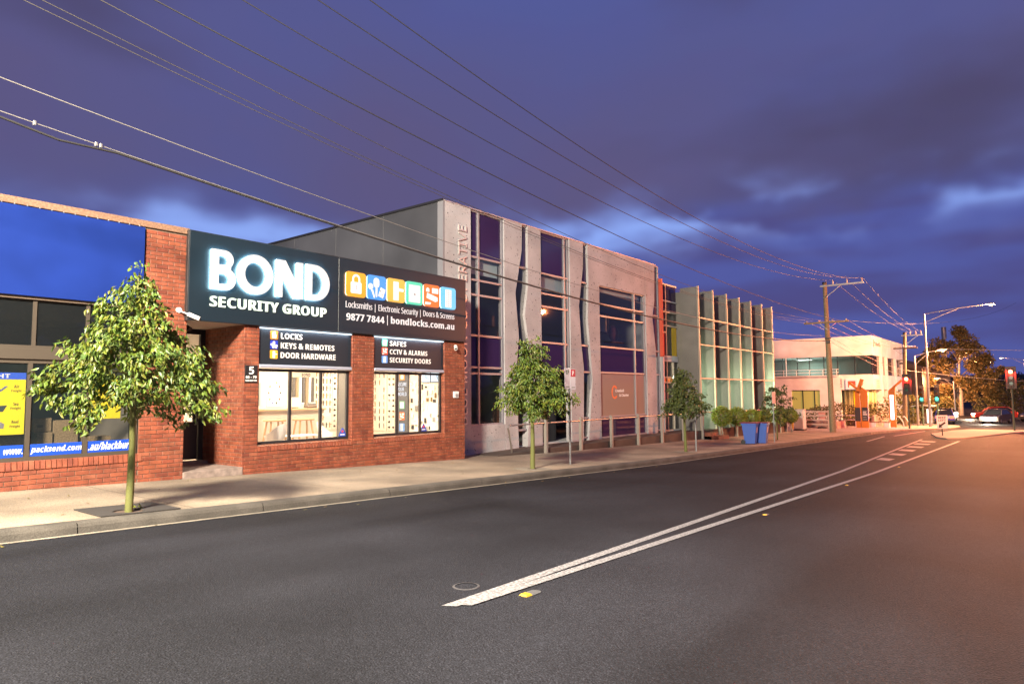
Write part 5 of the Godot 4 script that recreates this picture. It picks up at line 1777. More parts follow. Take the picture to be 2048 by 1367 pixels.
func make_corner_building() -> void:
	var X := 74.3
	var r := thing("corner_building", "white rendered two storey clinic building with dark ribbon windows on the corner", "building", Vector3(80, grd(80), -5))
	var w: Material = mats["render"]
	var mb := MB.new()
	mb.box(Vector3(X, 5.17, -14), Vector3(91, 7.11, 0))
	mb.box(Vector3(X, 1.78, -14), Vector3(91, 3.26, 0))
	wpart(r, "wall_band", mb, w)
	mb = MB.new()
	mb.box(Vector3(X, -1.9, -14), Vector3(X + 0.3, 1.78, -7.8))
	mb.box(Vector3(X, -1.9, -5.0), Vector3(X + 0.3, 1.78, -3.0))
	mb.box(Vector3(X, -1.9, -7.8), Vector3(X + 0.3, -0.2, -5.0))
	mb.box(Vector3(X + 0.3, -1.9, -14), Vector3(91, 1.78, -13.8))
	wpart(r, "ground_floor_wall", mb, w)
	for x: float in [78.2, 80.9, 86.0, 90.4]:
		mb = MB.new()
		mb.bbox(Vector3(x, -1.9, -0.6), Vector3(x + 0.6, 5.3, 0.06), 0.01)
		wpart(r, "pier", mb, w)
	mb = MB.new()
	mb.box(Vector3(X + 0.1, 3.26, -13.8), Vector3(90.8, 3.3, -0.1))
	mb.box(Vector3(X + 3, 3.3, -13.7), Vector3(90.8, 5.16, -13.6))
	mb.box(Vector3(X + 5, 3.3, -13.6), Vector3(X + 5.1, 5.16, -0.3))
	mb.box(Vector3(X + 3.2, -1.8, -13.5), Vector3(90.8, 1.78, -3.0))
	wpart(r, "room_lining", mb, M("clinic_room", 0.3, 0.34, 0.32, 0.9))
	# ribbon windows on the side face (panes separated by thin posts)
	var zs := [-9.9, -8.6, -8.25, -7.1, -5.9, -4.5, -3.2, -1.6, -0.05]
	for k in zs.size() - 1:
		mb = MB.new()
		mb.quad(Vector3(X + 0.12, 3.3, zs[k]), Vector3(X + 0.12, 3.3, zs[k + 1] - 0.06), Vector3(X + 0.12, 5.17, zs[k + 1] - 0.06), Vector3(X + 0.12, 5.17, zs[k]))
		var f := wpart(r, "window", mb, mats["tint"])
		mb = MB.new()
		mb.box(Vector3(X + 0.06, 3.26, zs[k + 1] - 0.06), Vector3(X + 0.16, 5.17, zs[k + 1]))
		part(f, "frame", mb, mats["dark_frame"] if k != 1 else mats["white"])
	for q in [[X + 0.1, 78.2], [78.8, 80.9], [81.5, 86.0], [86.6, 90.4]]:
		mb = MB.new()
		mb.quad(Vector3(q[0], 3.26, -0.15), Vector3(q[1], 3.26, -0.15), Vector3(q[1], 5.17, -0.15), Vector3(q[0], 5.17, -0.15))
		wpart(r, "window", mb, M("mirror_glass", 0.02, 0.02, 0.04, 0.04))
	# ground floor: lit blind windows on the side, curtained shopfront round the corner
	var yl := glow("blind_window", 0.62, 0.52, 0.12, 0.42)
	for q in [[-7.8, -6.75], [-6.65, -5.6], [-5.5, -5.0]]:
		mb = MB.new()
		mb.quad(Vector3(X + 0.1, -0.2, q[0]), Vector3(X + 0.1, -0.2, q[1]), Vector3(X + 0.1, 1.68, q[1]), Vector3(X + 0.1, 1.68, q[0]))
		wpart(r, "blind_window", mb, yl)
	mb = MB.new()
	mb.box(Vector3(X + 0.05, -0.25, -6.75), Vector3(X + 0.15, 1.75, -6.65))
	mb.box(Vector3(X + 0.05, -0.25, -5.6), Vector3(X + 0.15, 1.75, -5.5))
	mb.box(Vector3(X - 0.05, -0.3, -7.8), Vector3(X + 0.2, -0.2, -5.0))
	wpart(r, "window_frame", mb, mats["dark_frame"])
	for i in 14:
		mb = MB.new()
		var z := -3.0 + i * 0.21
		mb.box(Vector3(X + 1.4 + 0.06 * (i % 2), -1.4, z), Vector3(X + 1.45, 1.76, z + 0.17))
		wpart(r, "curtain_strip", mb, [M("curtain_a", 0.4, 0.34, 0.2, 0.9), M("curtain_b", 0.22, 0.18, 0.1, 0.9), mats["yellow_panel"]][[0, 1, 0, 0, 2][i % 5]])
	for i in 22:
		mb = MB.new()
		var x := X + 1.5 + i * 0.7
		mb.box(Vector3(x, -1.6, -1.4 - 0.06 * (i % 2)), Vector3(x + 0.6, 1.76, -1.35))
		wpart(r, "curtain_strip", mb, [mats["curtain_a"], mats["curtain_b"]][i % 2])
	# balcony rail on the side face
	mb = MB.new()
	for y: float in [3.55, 3.85]:
		mb.tube([Vector3(X - 0.1, y, -9.8), Vector3(X - 0.1, y, -3.2), Vector3(X + 0.1, y, -3.2)], 0.03)
	for k in 6:
		mb.cyl(Vector3(X - 0.1, 3.2, -9.8 + k * 1.3), Vector3(X - 0.1, 3.85, -9.8 + k * 1.3), 0.025, 0.025, 6)
	wpart(r, "balcony_rail", mb, mats["white"])
	mb = MB.new()
	mb.box(Vector3(X - 0.2, 3.16, -10), Vector3(X, 3.26, -3.1))
	wpart(r, "balcony_ledge", mb, w)
	# emblem and name on the street face
	mb = MB.new()
	mb.box(Vector3(75.0, 6.0, 0.0), Vector3(75.25, 6.75, 0.02))
	wpart(r, "emblem", mb, M("emblem_maroon", 0.18, 0.05, 0.06, 0.6))
	text(r, "lettering", "The Retreat Clinic", Vector3(75.5, 6.15, 0.002), 3.0, 0.4, M("letter_grey", 0.12, 0.11, 0.13, 0.6), false, Vector3.RIGHT, UP, 0.02, 3.0)
	text(r, "lettering", "CLINIC", Vector3(X - 0.002, 2.0, -2.85), 0.9, 0.16, mats["letter_grey"], true, UP, Vector3.FORWARD, 0.02, 3.0)
	# square house sign on the side face
	var s := thing("house_sign", "white square sign with a small roof picture on the clinic's side wall", "sign", Vector3(X - 0.1, 1.85, -1.95))
	mb = MB.new()
	mb.box(Vector3(X - 0.1, 1.85, -2.5), Vector3(X - 0.02, 2.85, -1.4))
	wpart(s, "board", mb, glow("house_sign_light", 1.0, 0.85, 0.75, 0.55))
	mb = MB.new()
	mb.box(Vector3(X - 0.11, 2.0, -2.3), Vector3(X - 0.1, 2.65, -1.6))
	var pc := wpart(s, "picture", mb, M("sign_red", 0.4, 0.08, 0.05, 0.6))
	mb = MB.new()
	mb.prism(poly([-2.2, 2.0, -1.7, 2.0, -1.7, 2.2, -1.95, 2.45, -2.2, 2.2]), Vector3(X - 0.112, 0, 0), Vector3.BACK, UP, 0.004)
	part(pc, "house_shape", mb, mats["white"])
	var s2 := thing("list_sign", "pale framed list sign round the corner from the square house sign", "sign", Vector3(75.8, 1.85, 0.05))
	mb = MB.new()
	mb.box(Vector3(74.7, 1.9, 0.003), Vector3(77.0, 2.85, 0.06))
	wpart(s2, "board", mb, M("list_cream", 0.72, 0.66, 0.55, 0.6))
	for k in 4:
		mb = MB.new()
		mb.box(Vector3(75.5, 2.05 + k * 0.19, 0.06), Vector3(76.8, 2.1 + k * 0.19, 0.066))
		wpart(s2, "print_line", mb, mats["letter_grey"])
	# office light upstairs
	var cl := thing("clinic_ceiling_light", "bright ceiling lamp upstairs behind the clinic's ribbon window", "ceiling light", Vector3(77, 5.0, -7))
	mb = MB.new()
	mb.box(Vector3(76.2, 5.02, -7.8), Vector3(77.4, 5.1, -6.4))
	wpart(cl, "housing", mb, mats["white"])
	mb = MB.new()
	mb.box(Vector3(76.25, 5.0, -7.75), Vector3(77.35, 5.019, -6.45))
	wpart(cl, "lamp_panel", mb, glow("clinic_light", 0.85, 1.0, 0.93, 7.0))
	area(cl, "light", Vector3(76.8, 4.95, -7.1), Vector2(1.1, 1.3), Vector3.DOWN, Color(0.85, 1.0, 0.93), 30.0)
	var cl2 := thing("clinic_lobby_light", "warm lamp behind the clinic's curtained ground floor", "ceiling light", Vector3(75.2, 1.6, -1.0))
	mb = MB.new()
	mb.box(Vector3(74.9, 1.66, -1.2), Vector3(75.5, 1.72, -0.8))
	wpart(cl2, "housing", mb, mats["white"])
	mb = MB.new()
	mb.box(Vector3(74.92, 1.645, -1.18), Vector3(75.48, 1.659, -0.82))
	wpart(cl2, "lamp_panel", mb, glow("lobby_light", 1.0, 0.75, 0.4, 3.0))
	area(cl2, "light", Vector3(75.2, 1.6, -1.0), Vector2(0.5, 0.35), Vector3.DOWN, Color(1.0, 0.75, 0.42), 22.0)

# a leaf of four triangles folded along its rib
func leaf(mb: MB, o: Vector3, d: Vector3, s: Vector3, l: float, w: float) -> void:
	var up := d.cross(s).normalized()
	var tip := o + d * l - up * l * 0.12
	var m1 := o + d * l * 0.33
	var m2 := o + d * l * 0.68 - up * l * 0.03
	var a1 := m1 + s * w * 0.5 + up * w * 0.16
	var b1 := m1 - s * w * 0.5 + up * w * 0.16
	var a2 := m2 + s * w * 0.36 + up * w * 0.08
	var b2 := m2 - s * w * 0.36 + up * w * 0.08
	mb.tri(o, m1, a1)
	mb.tri(o, b1, m1)
	mb.tri(a1, m1, tip)
	mb.tri(m1, b1, tip)
	mb.tri(a1, tip, a2)
	mb.tri(b1, b2, tip)

# young street tree: env is a list of (height, reach); returns trunk, limbs and leaves
func street_tree(t: Node3D, sd: int, env: Array, bare: float, count: int, ll: float, droop: float, tones: Array, trunk_r := 0.055) -> void:
	var r := RandomNumberGenerator.new()
	r.seed = sd
	var top: float = env[-1][0]
	var lean := Vector3(r.randf_range(-0.03, 0.03), 0, r.randf_range(-0.03, 0.03))
	var pts := []
	for k in 9:
		var h := top * 0.94 * k / 8.0
		pts.append(Vector3(lean.x * h + sin(h * 2.1) * 0.012, h - (0.05 if k == 0 else 0.0), lean.z * h))
	var mb := MB.new()
	mb.taper(pts, trunk_r, 0.012, 10)
	part(t, "trunk", mb, mats["young_bark"])
	var limbs := MB.new()
	var lv := MB.new()
	var nb := 46
	var tips := []
	for k in nb:
		var f := float(k) / nb
		var h := lerpf(bare, top * 0.95, pow(f, 0.9))
		var a := k * 2.39996 + r.randf_range(-0.4, 0.4)
		var reach := 0.1
		for j in env.size() - 1:
			if h + 0.2 >= env[j][0]:
				reach = lerpf(env[j][1], env[j + 1][1], clampf((h + 0.2 - env[j][0]) / (env[j + 1][0] - env[j][0]), 0, 1))
		reach *= r.randf_range(0.62, 1.06)
		var d := Vector3(cos(a), 0, sin(a))
		var b := Vector3(lean.x * h, h, lean.z * h)
		var path := []
		for q in 6:
			var s := q / 5.0
			path.append(b + d * reach * s + UP * reach * (0.55 * s - droop * s * s))
		limbs.taper(path, 0.014, 0.004, 5)
		tips.append([path, reach])
	part(t, "limbs", limbs, mats["young_bark"])
	# leaves hang in bunches from twigs along the outer half of each limb
	var total := 0.0
	for q in tips:
		total += q[1]
	for q in tips:
		var path: Array = q[0]
		var n := int(count * q[1] / total)
		var bunches := maxi(2, n / 17)
		for bch in bunches:
			var s := (1.0 - 0.72 * pow(r.randf(), 1.3)) * 5.0
			var i := mini(int(s), 4)
			var c: Vector3 = path[i].lerp(path[i + 1], s - i) + Vector3(r.randfn(0, 0.09), r.randfn(0.0, 0.08), r.randfn(0, 0.09))
			var flow := (Vector3(c.x, 0, c.z).normalized() + Vector3(r.randfn(0, 0.4), -0.5, r.randfn(0, 0.4))).normalized()
			var g0 := r.randf_range(0.8, 1.15)
			for k in 17:
				var p := c + flow * r.randf_range(-0.04, 0.14) + Vector3(r.randfn(0, 0.045), r.randfn(0, 0.04), r.randfn(0, 0.045))
				var out := (flow * 0.5 + Vector3(r.randfn(0, 0.5), r.randf_range(-1.7, -0.1), r.randfn(0, 0.5))).normalized()
				var side := out.cross(Vector3(r.randfn(0, 0.5), 0.7, r.randfn(0, 0.5))).normalized()
				var tone: Array = tones[r.randi() % tones.size()]
				var g := g0 * r.randf_range(0.75, 1.2)
				lv.col = Color(tone[0] * g, tone[1] * g, tone[2] * g)
				leaf(lv, p, out, side, ll * r.randf_range(0.55, 1.2), ll * r.randf_range(0.32, 0.48))
	part(t, "crown", lv, mats["leaf"])

# loose mass of leaves through an ellipsoid, denser towards its skin
func leaf_cloud(mb: MB, r: RandomNumberGenerator, o: Vector3, rad: Vector3, count: int, ll: float, tones: Array, skin := 0.75) -> void:
	for k in count:
		var d := Vector3(r.randfn(), r.randfn(), r.randfn()).normalized()
		var f := lerpf(skin, 1.0, pow(r.randf(), 0.6)) * (1.0 + r.randfn(0, 0.035))
		var p := o + d * rad * f
		var out := (d + Vector3(r.randfn(0, 0.6), r.randfn(0, 0.6), r.randfn(0, 0.6))).normalized()
		var side := out.cross(Vector3(r.randfn(), r.randfn(), r.randfn())).normalized()
		var tone: Array = tones[r.randi() % tones.size()]
		var g := r.randf_range(0.7, 1.25)
		mb.col = Color(tone[0] * g, tone[1] * g, tone[2] * g)
		leaf(mb, p, out, side, ll * r.randf_range(0.7, 1.25), ll * r.randf_range(0.4, 0.6))

func make_trees() -> void:
	var green := [[0.1, 0.155, 0.02], [0.08, 0.135, 0.022], [0.12, 0.155, 0.018], [0.06, 0.11, 0.022], [0.135, 0.145, 0.02]]
	var t := thing("street_tree", "nearest young street tree, in a black rubber grate before the freight shop", "tree", Vector3(4.19, grd(4.19), 3.9), "young street trees along the kerb")
	street_tree(t, 3, [[1.3, 0.45], [1.55, 0.9], [1.85, 1.25], [2.15, 1.25], [2.45, 0.92], [2.75, 0.55], [3.0, 0.36], [3.25, 0.25], [3.55, 0.1]], 1.42, 8600, 0.1, 0.66, green)
	t = thing("street_tree", "young street tree between the parking sign and the office's first window", "tree", Vector3(14.03, grd(14.03), 3.58), "young street trees along the kerb")
	street_tree(t, 8, [[1.3, 0.5], [1.55, 0.85], [1.95, 1.02], [2.35, 0.75], [2.7, 0.42], [3.05, 0.28], [3.5, 0.1]], 1.4, 7600, 0.105, 0.62, green, 0.065)
	t = thing("street_tree", "young street tree before the concrete fins, beside the narrow flag sign", "tree", Vector3(23.62, grd(23.6), 3.38), "young street trees along the kerb")
	var dull := [[0.07, 0.095, 0.022], [0.09, 0.105, 0.022], [0.06, 0.08, 0.022]]
	street_tree(t, 15, [[1.2, 0.5], [1.5, 0.85], [1.95, 0.9], [2.35, 0.6], [2.7, 0.34], [3.15, 0.1]], 1.35, 4600, 0.108, 0.62, dull, 0.06)
	t = thing("street_tree", "thin young tree rising behind the two blue bins", "tree", Vector3(35.2, grd(35.2), 3.0), "young street trees along the kerb")
	street_tree(t, 21, [[0.9, 0.5], [1.3, 1.05], [1.8, 0.95], [2.3, 0.6], [2.75, 0.3]], 0.9, 1700, 0.13, 0.45, dull, 0.035)
	# grate and root collars
	var g := thing("tree_grate", "black rubber tree grate in two halves round the nearest tree", "tree grate", Vector3(4.27, grd(4.27), 3.65))
	for s in 2:
		var outer := poly([0, -0.5, 0.53, -0.5, 0.53, 0.46, 0, 0.46]) if s else poly([-0.53, -0.5, -0.008, -0.5, -0.008, 0.46, -0.53, 0.46])
		var mb := MB.new()
		for q: PackedVector2Array in Geometry2D.clip_polygons(outer, disc(-0.08, -0.25, 0.2, 24)):
			mb.prism(q, Vector3(0, 0.005, 0), Vector3(1, -0.03, 0), Vector3.FORWARD, 0.014)
		part(g, "mat_half", mb, mats["rubber"])
	var soil := MB.new()
	soil.prism(disc(-0.08, -0.25, 0.2, 20), Vector3(0, -0.01, 0), Vector3(1, -0.03, 0), Vector3.FORWARD, 0.013)
	part(g, "soil", soil, textured(M("soil", 0.12, 0.08, 0.06, 0.95), tex["fine"], 1.0))
	var wd := thing("weed_sprig", "tiny green sprigs sprouting in the tree grate's hole", "weed", Vector3(4.36, grd(4.36), 3.75))
	var rr := RandomNumberGenerator.new()
	rr.seed = 4
	var wm := MB.new()
	leaf_cloud(wm, rr, Vector3(0, 0.03, 0), Vector3(0.09, 0.03, 0.06), 26, 0.035, [[0.2, 0.24, 0.02]], 0.2)
	part(wd, "leaves", wm, mats["leaf"])
	for q in [[14.03, 3.58, 0.5, "pale concrete collar round the second street tree's trunk"], [23.62, 3.38, 0.4, "pale concrete collar round the third street tree's trunk"]]:
		var c := thing("tree_collar", q[3], "tree collar", Vector3(q[0], grd(q[0]), q[1]), "concrete collars round street trees")
		var mb := MB.new()
		for p: PackedVector2Array in holed(disc(0, 0, q[2], 26), [disc(0, 0, 0.14, 16)], 0.0):
			mb.prism(p, Vector3(0, 0.0, 0), Vector3(1, -0.028, 0), Vector3.FORWARD, 0.006)
		part(c, "ring", mb, mats["channel"])
		mb = MB.new()
		mb.prism(disc(0, 0, 0.14, 16), Vector3(0, -0.01, 0), Vector3(1, -0.028, 0), Vector3.FORWARD, 0.012)
		part(c, "soil", mb, mats["soil"])
	# a few fallen leaves on the paving and in the gutter
	var lt := MB.new()
	for k in 70:
		var x := rr.randf_range(1.0, 24.0)
		var z := rr.randf_range(0.1, 4.1) if k % 3 else rr.randf_range(4.4, 4.9)
		var y := grd(x) if z < 4.2 else road_y(x, z)
		lt.col = Color(0.2, 0.13, 0.04) if k % 2 else Color(0.12, 0.1, 0.03)
		var a := rr.randf() * TAU
		leaf(lt, Vector3(x, y + 0.012, z), Vector3(cos(a), 0.05, sin(a)), Vector3(-sin(a), 0.1, cos(a)), rr.randf_range(0.05, 0.09), 0.035)
	var lo := MeshInstance3D.new()
	lo.name = "leaf_litter"
	lo.mesh = lt.mesh()
	lo.material_override = mats["leaf"]
	add_child(lo)
	tag(lo, "scattered dry fallen leaves on footpath and gutter", "leaf litter", "", "stuff")
	# clipped ball trees along the walkway
	var tones := [[0.2, 0.26, 0.03], [0.17, 0.22, 0.03], [0.25, 0.22, 0.03], [0.13, 0.17, 0.03]]
	var bm := MB.new()
	leaf_cloud(bm, rr, Vector3(0, 1.15, 0), Vector3(0.5, 0.5, 0.5), 2600, 0.085, tones, 0.55)
	var proto := thing("ball_tree", "largest clipped ball tree, nearest the first concrete fin", "tree", Vector3(34.7, grd(34.7), 0.35), "clipped ball trees along the hall walkway")
	var sm := MB.new()
	sm.taper([Vector3(0.0, -0.05, 0), Vector3(0.05, 0.3, 0.02), Vector3(-0.02, 0.55, 0), Vector3(0.0, 1.0, 0)], 0.045, 0.03, 8)
	sm.taper([Vector3(0.14, -0.05, 0.04), Vector3(0.02, 0.4, 0), Vector3(0.03, 0.9, 0)], 0.035, 0.025, 7)
	part(proto, "trunk", sm, mats["pale_bark"])
	part(proto, "crown", bm, mats["leaf"])
	var labels := ["second clipped ball tree from the first concrete fin", "third clipped ball tree from the first fin, left of the bins' lids", "clipped ball tree hidden behind the thin young tree", "second to last clipped ball tree, right of the thin sign post", "last clipped ball tree, beside the utility cabinet"]
	var px := [36.9, 39.2, 41.3, 44.3, 46.4]
	for k in 5:
		var c := copy(proto, Vector3(px[k], grd(px[k]), 0.35), 0.9 * (k + 1), labels[k])
		c.scale = Vector3.ONE * [0.97, 0.9, 0.88, 0.95, 0.9][k]
	# big gum tree beyond the junction
	var gt := thing("gum_tree", "huge gum tree with a pale trunk rising beyond the junction", "tree", Vector3(111, grd(111), 3.6))
	var gm := MB.new()
	gm.taper([Vector3(0, -0.2, 0), Vector3(0.1, 3.0, 0.05), Vector3(0, 5.2, -0.05), Vector3(0.2, 8.5, 0.1)], 0.3, 0.1, 10)
	part(gt, "trunk", gm, mats["pale_bark"])
	gm = MB.new()
	var gl := MB.new()
	var gtones := [[0.14, 0.1, 0.035], [0.1, 0.085, 0.03], [0.16, 0.11, 0.04], [0.08, 0.07, 0.03]]
	var rg := RandomNumberGenerator.new()
	rg.seed = 31
	var clumps := [[0.3, 10.7, 0.2, 1.5], [-0.4, 9.5, -1.4, 1.5], [0.2, 9.2, 1.9, 1.6], [0, 8.2, -2.7, 1.3], [0.4, 8.0, 0.3, 1.7], [0, 7.3, 2.9, 1.4], [-0.4, 6.8, -3.7, 1.2], [0.2, 6.6, -1.6, 1.6], [0.3, 6.2, 1.5, 1.6], [0, 5.4, 3.6, 1.3], [0, 5.0, -3.0, 1.4], [0.3, 4.4, 0.6, 1.5], [-0.2, 4.0, 2.6, 1.4], [-0.3, 3.6, -1.6, 1.3], [0.2, 3.0, 3.4, 1.0], [0.3, 2.6, 1.3, 1.1], [0, 7.6, -4.3, 0.8], [0, 2.6, -2.6, 0.9]]
	for q in clumps:
		var c := Vector3(q[0], q[1], q[2])
		gm.taper([Vector3(0, clampf(q[1] - 2.2, 1.6, 8.0), 0), c * Vector3(0.5, 1, 0.5) - Vector3(0, 0.8, 0), c], 0.09, 0.02, 6)
		for j in 4:
			leaf_cloud(gl, rg, c + Vector3(rg.randfn(0, 0.5), rg.randfn(0, 0.4), rg.randfn(0, 0.5)) * q[3] * 0.8, Vector3.ONE * q[3] * rg.randf_range(0.35, 0.7), 300, 0.32, gtones, 0.3)
	part(gt, "limbs", gm, mats["bark"])
	part(gt, "crown", gl, mats["leaf"])
	copy(gt, Vector3(9, 0.2, 24.5), 1.0, "gum tree across the road behind the viewer, mirrored in the freight shop's dark glass")
	copy(gt, Vector3(17, -0.1, 27.0), 2.6, "second gum tree across the road behind the viewer, mirrored in the shop fronts")
	copy(gt, Vector3(33, -0.5, 30.0), 4.0, "third gum tree across the road behind the viewer, mirrored in the office glazing")
	# lower bushes round the junction
	var bush := thing("round_shrub", "green shrub at the right foot of the gum tree", "shrub", Vector3(110, grd(110), 6.6), "shrubs round the junction")
	var sb := MB.new()
	leaf_cloud(sb, rg, Vector3(0, 1.2, 0), Vector3(1.6, 1.2, 1.6), 900, 0.22, [[0.1, 0.11, 0.03], [0.13, 0.1, 0.03]], 0.35)
	part(bush, "foliage", sb, mats["leaf"])
	sb = MB.new()
	sb.taper([Vector3(0, -0.1, 0), Vector3(0, 1.0, 0)], 0.1, 0.04, 6)
	part(bush, "stem", sb, mats["bark"])
	for q in [[108.0, 1.9, 1.1, "green shrub at the left foot of the gum tree"], [62.0, -0.3, 0.85, "shrub beside the first orange board pillar"], [66.5, 1.0, 0.9, "leafy shrub in the planter between the orange pillars"], [56.0, -1.6, 0.5, "low hedge shrub behind the small pink sign"], [58.5, -0.9, 0.75, "dark shrub right of the utility pole's foot"], [72.0, 3.2, 0.7, "shrub in front of the bus shelter"], [74.6, 2.5, 1.3, "tall yellow-lit shrub beside the traffic signal pole"], [125.0, 9.5, 1.6, "broad tree-like shrub right of the gum tree"], [140.0, 8.2, 2.2, "dark shrub below the farthest street lamp"]]:
		var c := copy(bush, Vector3(q[0], grd(q[0]), q[1]), q[0], q[3])
		c.scale = Vector3.ONE * q[2]

func wire(called: String, label: String, pts: Array, rad: float, m: Material, group: String) -> void:
	var o := MeshInstance3D.new()
	o.name = numbered(called)
	var mb := MB.new()
	mb.tube(pts, rad, 5)
	o.mesh = mb.mesh()
	o.material_override = m
	add_child(o)
	tag(o, label, "cable", group)

func sag(a: Vector3, b: Vector3, s: float, n := 14) -> Array:
	var o := []
	for k in n + 1:
		var f := float(k) / n
		o.append(a.lerp(b, f) - UP * s * 4.0 * f * (1.0 - f))
	return o

func insulator(parent: Node3D, p: Vector3, h: float) -> void:
	var mb := MB.new()
	mb.lathe(p, [Vector2(0.02, 0), Vector2(0.05, 0.02), Vector2(0.05, h * 0.3), Vector2(0.035, h * 0.35), Vector2(0.05, h * 0.5), Vector2(0.035, h * 0.6), Vector2(0.045, h * 0.8), Vector2(0.0, h)], 10)
	wpart(parent, "insulator", mb, M("porcelain", 0.4, 0.36, 0.33, 0.3))

func utility_pole(label: String, base: Vector3, top: Vector3, zs_hi: Array, zs_lo: Array, y_lo: float) -> Node3D:
	var t := thing("utility_pole", label, "utility pole", base, "timber utility poles along the footpath")
	var mb := MB.new()
	mb.taper([base - UP * 0.3, base.lerp(top, 0.3), base.lerp(top, 0.65), top], 0.2, 0.13, 14)
	wpart(t, "pole", mb, mats["timber"])
	mb = MB.new()
	mb.cyl(top - UP * 0.1, top + UP * 0.03, 0.15, 0.15, 12)
	wpart(t, "pole_cap", mb, mats["black"])
	var y := top.y - 0.25
	mb = MB.new()
	mb.bar(Vector3(top.x - 0.16, y, top.z - 0.25), Vector3(top.x - 0.16, y, zs_hi[-1] + 0.1), 0.1, 0.1)
	wpart(t, "high_crossarm", mb, mats["galv"])
	mb = MB.new()
	mb.bar(Vector3(top.x - 0.16, y - 0.75, top.z + 0.1), Vector3(top.x - 0.16, y - 0.05, top.z + 1.0), 0.04, 0.04)
	wpart(t, "brace", mb, mats["galv"])
	for z: float in zs_hi:
		insulator(t, Vector3(top.x - 0.16, y + 0.05, z), 0.3)
	mb = MB.new()
	mb.bar(Vector3(base.x - 0.18, y_lo, zs_lo[0] - 0.15), Vector3(base.x - 0.18, y_lo, zs_lo[-1] + 0.15), 0.11, 0.11)
	wpart(t, "low_crossarm", mb, mats["timber"])
	for s: float in [-1.0, 1.0]:
		mb = MB.new()
		mb.bar(Vector3(base.x - 0.14, y_lo - 0.5, base.z), Vector3(base.x - 0.18, y_lo, base.z + s * 0.55), 0.04, 0.03)
		wpart(t, "brace", mb, mats["galv"])
	for z: float in zs_lo:
		insulator(t, Vector3(base.x - 0.18, y_lo + 0.05, z), 0.13)
	mb = MB.new()
	mb.cyl(Vector3(base.x - 0.2, y_lo - 1.05, base.z - 0.2), Vector3(base.x - 0.2, y_lo - 1.05, base.z + 0.2), 0.05, 0.05, 8)
	mb.cyl(Vector3(base.x - 0.2, y_lo - 1.3, base.z - 0.14), Vector3(base.x - 0.2, y_lo - 1.3, base.z + 0.14), 0.09, 0.09, 8)
	wpart(t, "cable_bracket", mb, mats["iron"])
	return t

